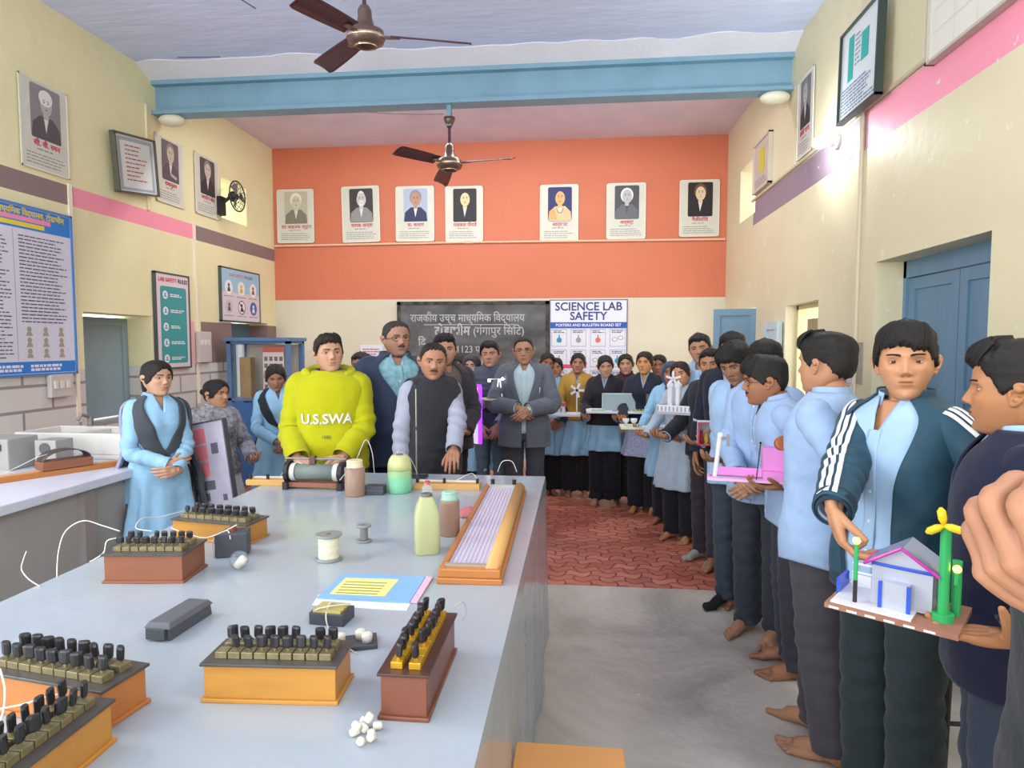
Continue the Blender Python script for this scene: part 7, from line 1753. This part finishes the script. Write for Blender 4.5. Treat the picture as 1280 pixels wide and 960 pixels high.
# blue framed glazed cabinet in the far left corner
a, b = on(283, 440, 1, 7.0), on(362, 440, 1, 7.0); t = thing('glass_cabinet', 'blue framed glass cabinet in far left corner', 'cabinet', ((a.x + b.x) / 2, 7.2, 0)); W_ = (b.x - a.x) / 2; H_ = on(300, 422, 1, 7.0).z
mb = MB()
for sx in (-1, 1):
    for sy in (-1, 1): mb.box(sx * W_ - .025 * (sx > 0) * 2, sx * W_ + .05 * (sx < 0), sy * .2 - .05 * (sy > 0), sy * .2 + .05 * (sy < 0), 0, H_)
for z in (0.02, .5, 1.0, H_ - .07): mb.box(-W_, W_, -.2, .2, z, z + .03)
mb.box(-W_ - .02, W_ + .02, -.24, .22, H_ - .04, H_); mb.build('frame', mat('cabinet_blue', '5E7FA8', rough=.4, var=.1), t)
mb = MB(); mb.box(-W_ + .05, W_ - .05, -.2, -.18, .05, .98); mb.build('lower_door', mat('cabinet_panel_blue', '3F6FA8', rough=.4), t); mb = MB(); mb.box(-W_ + .05, -.02, -.198, -.194, 1.03, H_ - .08); mb.box(.02, W_ - .05, -.198, -.194, 1.03, H_ - .08); mb.build('pane', mat('cabinet_glass', 'FFFFFF', rough=.05, trans=1, alpha=.3, ior=1.1), t)
mb = MB(); mb.box(-W_ + .03, W_ - .03, .17, .19, .05, H_ - .08); mb.build('back_panel', mat('cabinet_back', 'D6D0C0', rough=.6), t); mb = MB(); mb.box(-.25, -.12, -.15, -.05, 1.03, 1.5); mb.build('shelf_box', mat('ply_brown', 'A98F66', rough=.6, var=.2), t)
mb = MB().use(PM('calendar', 'D8C8C4')); rrect(mb, .06, W_ - .07, 1.12, 1.62, -.201); mb.use(PM('calred', 'C4614E')); rrect(mb, .06, W_ - .07, 1.56, 1.62, -.2015); mb.use(PM('caltext', '6A6A70'))
for i in range(4):
    for j in range(5): rrect(mb, .075 + i * .06, .115 + i * .06, 1.14 + j * .08, 1.19 + j * .08, -.2018)
mb.build('calendar_sheet', None, t)

# ================================================================ models held by the students
m_pf = mat('white_foam', 'DCDDE4', rough=.6); m_pk = mat('pink_board', 'E88FD8', rough=.4); m_pk2 = mat('pale_pink_board', 'E8B6E2', rough=.4); m_tape = mat('grey_tape', '8C7F96', rough=.5)
# house model with turbine, nearest
a_, b_ = TRA, TRB; bz = (TRA.z + TRB.z) / 2 - .006
t = thing('house_model', 'model house with green wind turbine and glowing lamps held by nearest students', 'model', ((a_.x + b_.x) / 2, (a_.y + b_.y) / 2, bz), math.atan2(b_.y - a_.y, b_.x - a_.x)); hl_ = (b_ - a_).length / 2
m_brk = mat('brick_card', 'A0705C', rough=.7, var=.15, vscale=40); m_silver = mat('silver_foil', 'B9C0D0', rough=.3, metal=.3); m_mag = mat('magenta_tape', 'B3349A', rough=.3); m_bltape = mat('blue_glitter_tape', '2F55C4', rough=.3); m_gr = mat('green_tube', '2FA860', rough=.4); m_yl = mat('yellow_blade', 'E8C81E', rough=.4)
mb = MB(); mb.box(-hl_, hl_, -.10, .10, 0, .012); mb.build('base', m_brk, t); mb = MB()
NL = int((2 * hl_ - .02) / .039)
for k in range(NL): mb.box(-hl_ + .01 + k * .039, -hl_ + .032 + k * .039, -.1012, -.10, .002, .007)
mb.build('lane_marks', m_pf, t); mb = MB(); mb.box(-hl_ + .01, hl_ - .09, -.09, .09, .012, .016); mb.build('yard', m_pf, t)
hx = .012; mb = MB()
mb.box(-.062 + hx, .062 + hx, -.03, .07, .016, .115)
mb.add([(-.062 + hx, -.03, .115), (.062 + hx, -.03, .115), (hx, -.03, .155), (-.062 + hx, .07, .115), (.062 + hx, .07, .115), (hx, .07, .155)], [(0, 1, 2), (5, 4, 3), (0, 3, 4, 1)]); mb.build('house_wall', m_silver, t)
for s_ in (-1, 1):
    mb = MB(); mb.add([(hx, -.04, .160), (hx + s_ * .075, -.04, .110), (hx + s_ * .075, .08, .110), (hx, .08, .160)], [(0, 1, 2, 3)]); o = mb.build('roof_panel', m_silver if s_ > 0 else mat('solar_panel', '77809A', rough=.25), t, solid=.003)
mb = MB()
for s_ in (-1, 1): mb.tube([(hx, -.042, .161), (hx + s_ * .076, -.042, .110)], .004, 6)
mb.tube([(hx - .076, .08, .11), (hx - .076, -.042, .110)], .004, 6); mb.build('roof_edge', m_mag, t); mb = MB(); mb.tube([(hx - .062, -.034, .112), (hx + .062, -.034, .112)], .004, 6); mb.build('eave_strip', m_bltape, t)
mb = MB(); mb.box(hx - .038, hx + .02, -.055, -.03, .016, .078); mb.build('porch', m_silver, t); mb = MB(); mb.box(hx - .042, hx - .034, -.058, -.05, .016, .078); mb.build('door_post', m_bltape, t); mb = MB(); mb.box(hx + .016, hx + .024, -.058, -.05, .016, .078); mb.build('door_post', m_bltape, t)
for z in (.05, .072): mb = MB(); mb.tube([(-hl_ + .02, .06, z), (hx - .06, .06, z)], .003, 6); mb.build('fence_rail', m_pf, t)
mb = MB(); mb.box(-hl_ + .02, -.07, .055, .06, .016, .045); mb.build('fence_board', m_pf, t); mb = MB(); mb.box(-hl_ + .004, -hl_ + .012, -.02, .06, .012, .05); mb.build('gate_post', m_bltape, t)
mb = MB(); mb.cyl((.095, -.03), .022, .012, .03); mb.cyl((.095, -.03), .011, .03, .225); mb.build('turbine_tower', m_gr, t, smooth=False); mb = MB(); mb.cyl((.112, .02), .010, .012, .14); mb.build('green_post', m_gr, t)
for a in (100, 215, 350): mb = MB(); mb.T = Matrix.Translation((.092, -.046, .232)); c, s_ = math.cos(R(a)), math.sin(R(a)); mb.tube([(0, 0, 0), (c * .014, 0, s_ * .014), (c * .032, 0, s_ * .032), (c * .040, 0, s_ * .040)], [.004, .009, .009, .003], 8); mb.build('turbine_blade', m_yl, t, smooth=True)
glow = mat('orange_glow', 'FFC45A', emit=9, emcol='FFB23C')
for x, y, z0 in ((-.078, -.06, .165), (.118, -.03, .135)):
    mb = MB(); mb.tube([(x, y, .012), (x, y, .07)], .005); mb.build('lamp_post', m_iron, t) if x < 0 else None
    mb = MB(); mb.tube([(x, y, .07 if x < 0 else .1), (x, y, z0 - .008)], .005); mb.build('lamp_stem', m_gr, t); mb = MB(); mb.sphere((x, y, z0), .0085); mb.build('lamp_bulb', glow, t, smooth=True)
# pink model
z_ = 1.005; a_, b_ = top(884, 600, z_), top(985, 606, z_); t = thing('pink_bridge_model', 'long pink board model with white tower and pink walls', 'model', (a_.x, a_.y, z_), math.atan2(b_.y - a_.y, b_.x - a_.x)); L_ = (b_ - a_).length
mb = MB(); mb.box(0, L_, 0, .13, 0, .012); mb.build('base', m_pk2, t); mb = MB(); mb.box(.01, L_, .045, .075, .012, .014); mb.build('road', m_tape, t); mb = MB(); mb.box(.03, L_, .10, .106, .012, .05); mb.build('kerb_wall', m_pk, t)
mb = MB(); mb.box(L_ * .70, L_ * .97, .04, .12, .012, .16); mb.box(L_ * .70, L_ * .97, .0, .04, .012, .055); mb.build('pink_block', m_pk, t); mb = MB(); mb.tube([(.035, .05, .012), (.055, .05, .205)], .011); mb.sphere((.058, .05, .21), .015); mb.build('tower', m_pf, t); mb = MB(); mb.tube([(.22, .02, .012), (.235, .02, .18)], .003, 6); mb.sphere((.235, .02, .185), .006); mb.build('antenna', m_iron, t)
mb = MB(); mb.tube([(.055, .05, .19), (.09, .05, .20)], .006); mb.box(.085, .1, .04, .06, .16, .215); mb.build('tower_head', mat('grey_part', '8A8C90'), t)
# white palace model
z_ = 1.095; a_, b_ = top(818, 515, z_), top(893, 519, z_); a_ = Vector(on(820, 517, 1, 5.05)); b_ = Vector(on(893, 519, 1, 4.85)); t = thing('palace_model', 'white foam palace model with towers on a wide board', 'model', (a_.x, a_.y, a_.z), math.atan2(b_.y - a_.y, b_.x - a_.x)); L_ = (b_ - a_).length
mb = MB(); mb.box(0, L_, 0, .30, 0, .02); mb.build('base', mat('grey_card', 'A9ACB4', rough=.6), t); mb = MB(); mb.box(0, L_, 0, .008, .02, .07); mb.box(0, .008, 0, .3, .02, .07); mb.box(L_ - .008, L_, 0, .3, .02, .07); mb.build('parapet', m_pf, t)
mb = MB()
for k in range(14): mb.box(.01 + k * (L_ - .02) / 14, .02 + k * (L_ - .02) / 14, -.002, 0, .025, .06)
mb.build('arch_line', mat('arch_grey', '8C90A0'), t)
mb = MB(); mb.box(L_ * .50, L_ * .82, .08, .24, .02, .17); mb.lathe([(.08, .17), (.085, .20), (.06, .24), (.02, .27), (.003, .29)], (L_ * .66, .16, 0), 18); mb.build('palace', m_pf, t)
for x in (.16, .30): mb = MB(); mb.cyl((L_ * x, .12), .022, .02, .20); mb.lathe([(.028, .20), (.03, .22), (.003, .26)], (L_ * x, .12, 0), 12); mb.build('tower', m_pf, t)
mb = MB(); mb.frus((L_ * .22, .06), .03, .03, .001, .001, .02, .09); mb.build('pyramid', m_pf, t)
for a in range(0, 360, 72): mb = MB(); mb.T = Matrix.Translation((L_ * .23, .09, .27)) @ Matrix.Rotation(R(a), 4, 'Y'); mb.box(-.008, .008, -.003, .003, 0, .06); mb.build('windmill_blade', m_pf, t)
# diorama box
c = Vector(on(889, 556, 1, 4.42)); t = thing('diorama_box', 'small red edged box model with dolls held by blue shirt students', 'model', c, R(-8)); mb = MB(); mb.box(-.09, .09, -.05, .10, 0, .005); mb.box(-.09, .09, .095, .10, 0, .15); mb.box(-.09, -.085, -.05, .1, 0, .15); mb.box(.085, .09, -.05, .1, 0, .15); mb.box(-.01, -.005, -.05, .1, 0, .15); mb.box(-.09, .09, -.05, .10, .15, .155); mb.build('case', m_pf, t)
mb = MB()
for x0, x1, z0, z1 in ((-.092, -.08, 0, .155), (-.014, -.002, 0, .155), (-.09, 0, 0, .01), (-.09, .09, .147, .158)): mb.box(x0, x1, -.054, -.05, z0, z1)
mb.build('edging', mat('red_edging', 'B0405C', rough=.5), t)
for x, cc in ((-.065, 'A8342C'), (-.035, 'C9A23A'), (.02, '6A8A3A'), (.05, '8A5A3A')): mb = MB(); mb.lathe([(.012, .005), (.016, .04), (.008, .075), (.004, .08)], (x, .0, 0), 10); mb.sphere((x, 0, .09), .011); mb.build('doll', mat('doll_' + cc, cc, rough=.6), t, smooth=True)
# papers held by bowed student
mb = MB(); mb.T = Matrix.Translation(PAPER) @ Matrix.Rotation(R(18), 4, 'Z') @ Matrix.Rotation(R(-14), 4, 'X'); mb.grid(lambda u, v: ((u - .5) * .16, .012 * math.sin(u * 3), (v - .5) * .19 + .0), 8, 4); tag(mb.build('paper_sheaf', mat('pale_paper', 'CFD3E2', rough=.6), solid=.004), 'sheaf of white paper held by the bowed student', 'paper')
# cup and brown disc in turned student's hands
t = thing('horn_model', 'white plastic bottle with brown round mouth held by turned student', 'model', Vector(on(993, 570, 1, 2.70))); m_bd = mat('brown_disc', 'A0582C', rough=.4); mb = MB(); mb.lathe([(.03, 0), (.036, .01), (.036, .07), (.022, .095), (.014, .10), (.014, .115)], n=20); mb.build('bottle', mat('milky_plastic', 'D9DAE2', rough=.3), t, smooth=True)
mb = MB(); mb.T = Matrix.Translation((-.055, -.02, .055)) @ Matrix.Rotation(R(75), 4, 'X'); mb.lathe([(.028, -.02), (.030, 0), (.030, .012), (.022, .014)], n=22); mb.build('mouth_disc', m_bd, t, smooth=False); mb = MB(); mb.cyl((0, 0), .012, .115, .13); mb.build('cap', mat('peach_cap', 'E59A74', rough=.4), t)
# back row boards
def tray(label, u0, u1, v, Y, name='model_board', d=.26, m=None):
    a, b = Vector(on(u0, v, 1, Y)), Vector(on(u1, v, 1, Y)); t = thing(name, label, 'model', a); t.location.y -= .0; W_ = b.x - a.x; mb = MB(); mb.box(0, W_, 0, d, -.012, .008); mb.build('base', m or m_pf, t); return t, W_
t, W_ = tray('white board with little red roofed house and white windmill', 680, 733, 519, 6.45)
mb = MB(); mb.box(.10, .21, .05, .15, .008, .09); mb.build('hut', m_pf, t); mb = MB(); mb.prism([(.09, .04), (.22, .04), (.22, .16), (.09, .16)], .09, .12); mb.build('hut_roof', mat('red_roof', 'C85A50', rough=.5), t); mb = MB(); mb.box(.12, .14, .048, .05, .03, .07); mb.box(.16, .18, .048, .05, .03, .07); mb.build('hut_window', mat('grey_part', '8A8C90'), t)
mb = MB(); mb.tube([(.33, .1, .008), (.33, .1, .24)], .008); mb.build('windmill_post', m_pf, t)
for a in range(20, 380, 72): mb = MB(); mb.T = Matrix.Translation((.33, .085, .25)) @ Matrix.Rotation(R(a), 4, 'Y'); mb.box(-.012, .012, -.003, .003, 0, .075); mb.build('windmill_blade', m_pf, t)
t, W_ = tray('white board with long clear screen and small green layout', 733, 812, 515, 6.15, d=.30)
mb = MB(); mb.box(.15, W_ - .04, .10, .11, .008, .17); mb.build('screen', mat('milky_screen', 'B9CBD4', rough=.2, trans=.3), t); mb = MB()
for x0, x1, z0, z1 in ((.15, W_ - .04, .165, .175), (.15, .16, .008, .17), (W_ - .05, W_ - .04, .008, .17)): mb.box(x0, x1, .095, .115, z0, z1)
mb.build('screen_frame', mat('mint_frame', 'B4D2CC', rough=.4), t); mb = MB(); mb.box(.05, .18, .02, .08, .008, .02); mb.build('green_patch', mat('pale_green', '9FBFA4', rough=.6), t)
mb = MB(); [mb.sphere((W_ - .15 + .03 * k, .03, .018), .012) for k in range(4)]; mb.build('green_bush', mat('lime_green', '8FAA48', rough=.6), t, smooth=True); mb = MB(); mb.box(.25, .42, .02, .05, .008, .018); mb.build('dark_strip', mat('grey_part', '8A8C90'), t)
c = Vector(on(815, 516, 1, 6.1)); t = thing('mesh_basket', 'grey wire mesh pen holder on the clear screen board', 'basket', c); mb = MB()
for k in range(12):
    a = 2 * PI * k / 12
    for s_ in (-1, 1): mb.tube([(.055 * math.cos(a + s_ * q * .2), .055 * math.sin(a + s_ * q * .2), .008 + q * .04) for q in range(5)], .0025, 4)
mb.lathe([(.056, .165), (.058, .172), (.056, .175)], n=20, cap=False); mb.lathe([(.05, .0), (.056, .01)], n=20); mb.build('mesh', mat('mesh_grey', '6A6A70', rough=.4), t); mb = MB(); mb.lathe([(.048, .01), (.048, .155)], n=18); mb.build('liner', mat('liner_grey', '9A9CA6', rough=.6), t)
t, W_ = tray('low cream board with three small white cups', 776, 838, 535, 5.65, d=.24, m=mat('cream_board', 'DDDCC4', rough=.5))
for x in (.05, .12, .30): mb = MB(); mb.lathe([(.012, .008), (.010, .03), (.028, .05), (.030, .075), (.02, .075)], (x, .08, 0), 16); mb.build('cup', m_pf, t, smooth=True)
# silver tangled sheet under the palace board
c = Vector(on(845, 536, 1, 5.2)); mb = MB(); mb.grid(lambda u, v: (c.x - .12 + .24 * u, c.y - .1 + .2 * v, c.z + .03 * mnoise.noise(Vector((u * 5, v * 5, 2))) + .06 * u), 20, 14); tag(mb.build('plastic_bag', mat('clear_bag', 'C6CDD8', rough=.2, trans=.4), solid=.002), 'crumpled clear plastic sheet held below the palace model', 'plastic sheet')
# whiteboard with purple light edge
a_, b_ = Vector(on(581, 553, 1, 5.62)), Vector(on(603, 553, 1, 5.52)); t = thing('lit_board', 'white panel edged with purple light held by the headscarf girl', 'board', a_, math.atan2(b_.y - a_.y, b_.x - a_.x)); W_ = .155; H_ = .50; mb = MB(); mb.box(0, W_, 0, .02, 0, H_); mb.build('panel', mat('bright_panel', 'E6E0F4', rough=.4, emit=.35, emcol='E6DCFF'), t); pur = mat('purple_led', '8A3CE0', emit=2.2, emcol='8030E0'); mb = MB(); mb.box(W_, W_ + .025, -.004, .024, 0, H_); mb.box(-.01, W_ + .02, -.004, .024, H_, H_ + .025); mb.build('edge_light', pur, t)
mb = MB(); mb.box(-.01, W_, -.004, .024, -.015, 0); mb.build('edge_tape', mat('dark_pink_tape', '8A4A6A'), t)
# solar tower with lights
c = Vector(on(624, 498, 1, 5.50)); t = thing('windmill_model', 'lit white windmill model on a small tray before the slate vest', 'model', c); mb = MB(); mb.box(-.16, .09, -.05, .09, -.015, .0); mb.build('tray', mat('pale_tray', 'C9C8A8', rough=.5), t); led = mat('white_led', 'FFFFFF', emit=10)
mb = MB()
for s_ in (-1, 1): mb.tube([(s_ * .025, 0, 0), (s_ * .006, 0, .17)], .006)
mb.build('tower', mat('tower_white', 'E8E8F4', rough=.4, emit=.5), t); mb = MB(); mb.sphere((-.085, -.01, .155), .013); mb.sphere((.03, -.01, .17), .011); mb.build('led', led, t, smooth=True); mb = MB(); mb.box(-.10, .06, -.004, .004, .165, .172); mb.build('arm', m_pf, t)
# phone
t = thing('phone', 'pale mobile phone held by the charcoal jacket man', 'phone', PHONE, R(15)); mb = MB(); mb.box(-.06, .05, -.035, .035, 0, .009); mb.build('case', mat('phone_case', 'A9ABA0', rough=.3), t, bevel=.003); mb = MB(); mb.cyl((-.045, .02), .008, .009, .011, 12); mb.build('lens', m_knob, t)
# project board held by left girl
a_, b_ = Vector(on(262, 636, 1, 4.0)), Vector(on(298, 622, 1, 4.05))
t = thing('project_board', 'tall leaning project panel with pink squares held by checked sweater girl', 'board', (a_.x - .02, 3.92, a_.z), R(-8)); mb = MB(); W_, H_ = .27, .57; mb.box(0, W_, 0, .03, 0, H_); mb.build('panel', mat('panel_lilac', 'B9B4C6', rough=.5, var=.1, vscale=20), t); mb = MB()
for x0, x1, z0, z1 in ((-.01, .0, 0, H_), (W_, W_ + .01, 0, H_), (-.01, W_ + .01, H_, H_ + .01), (-.01, W_ + .01, -.01, 0)): mb.box(x0, x1, -.006, .034, z0, z1)
mb.build('frame', mat('dark_frame', '55555C', rough=.4), t)
for z in (.44, .33, .22): mb = MB(); mb.box(.03, .125, -.004, 0, z, z + .095); mb.build('pink_square', mat('coral_card', 'DC7A84', rough=.6), t)
for x, z, w_, h_ in ((.16, .36, .05, .07), (.05, .06, .05, .05), (.06, .13, .09, .06), (.20, .05, .03, .04)): mb = MB(); mb.box(x, x + w_, -.004, 0, z, z + h_); mb.build('dark_card', mat('dark_card', '5A6068', rough=.6), t)
mb = MB(); [mb.tube([(.012, -.004, .05 + q * .05), (.02, -.008, .075 + q * .05)], .003, 5) for q in range(9)]; mb.build('cord_lacing', mat('cord_grey', '8E8C92'), t); t.rotation_euler = Euler((R(-4), R(-11), R(-8)))
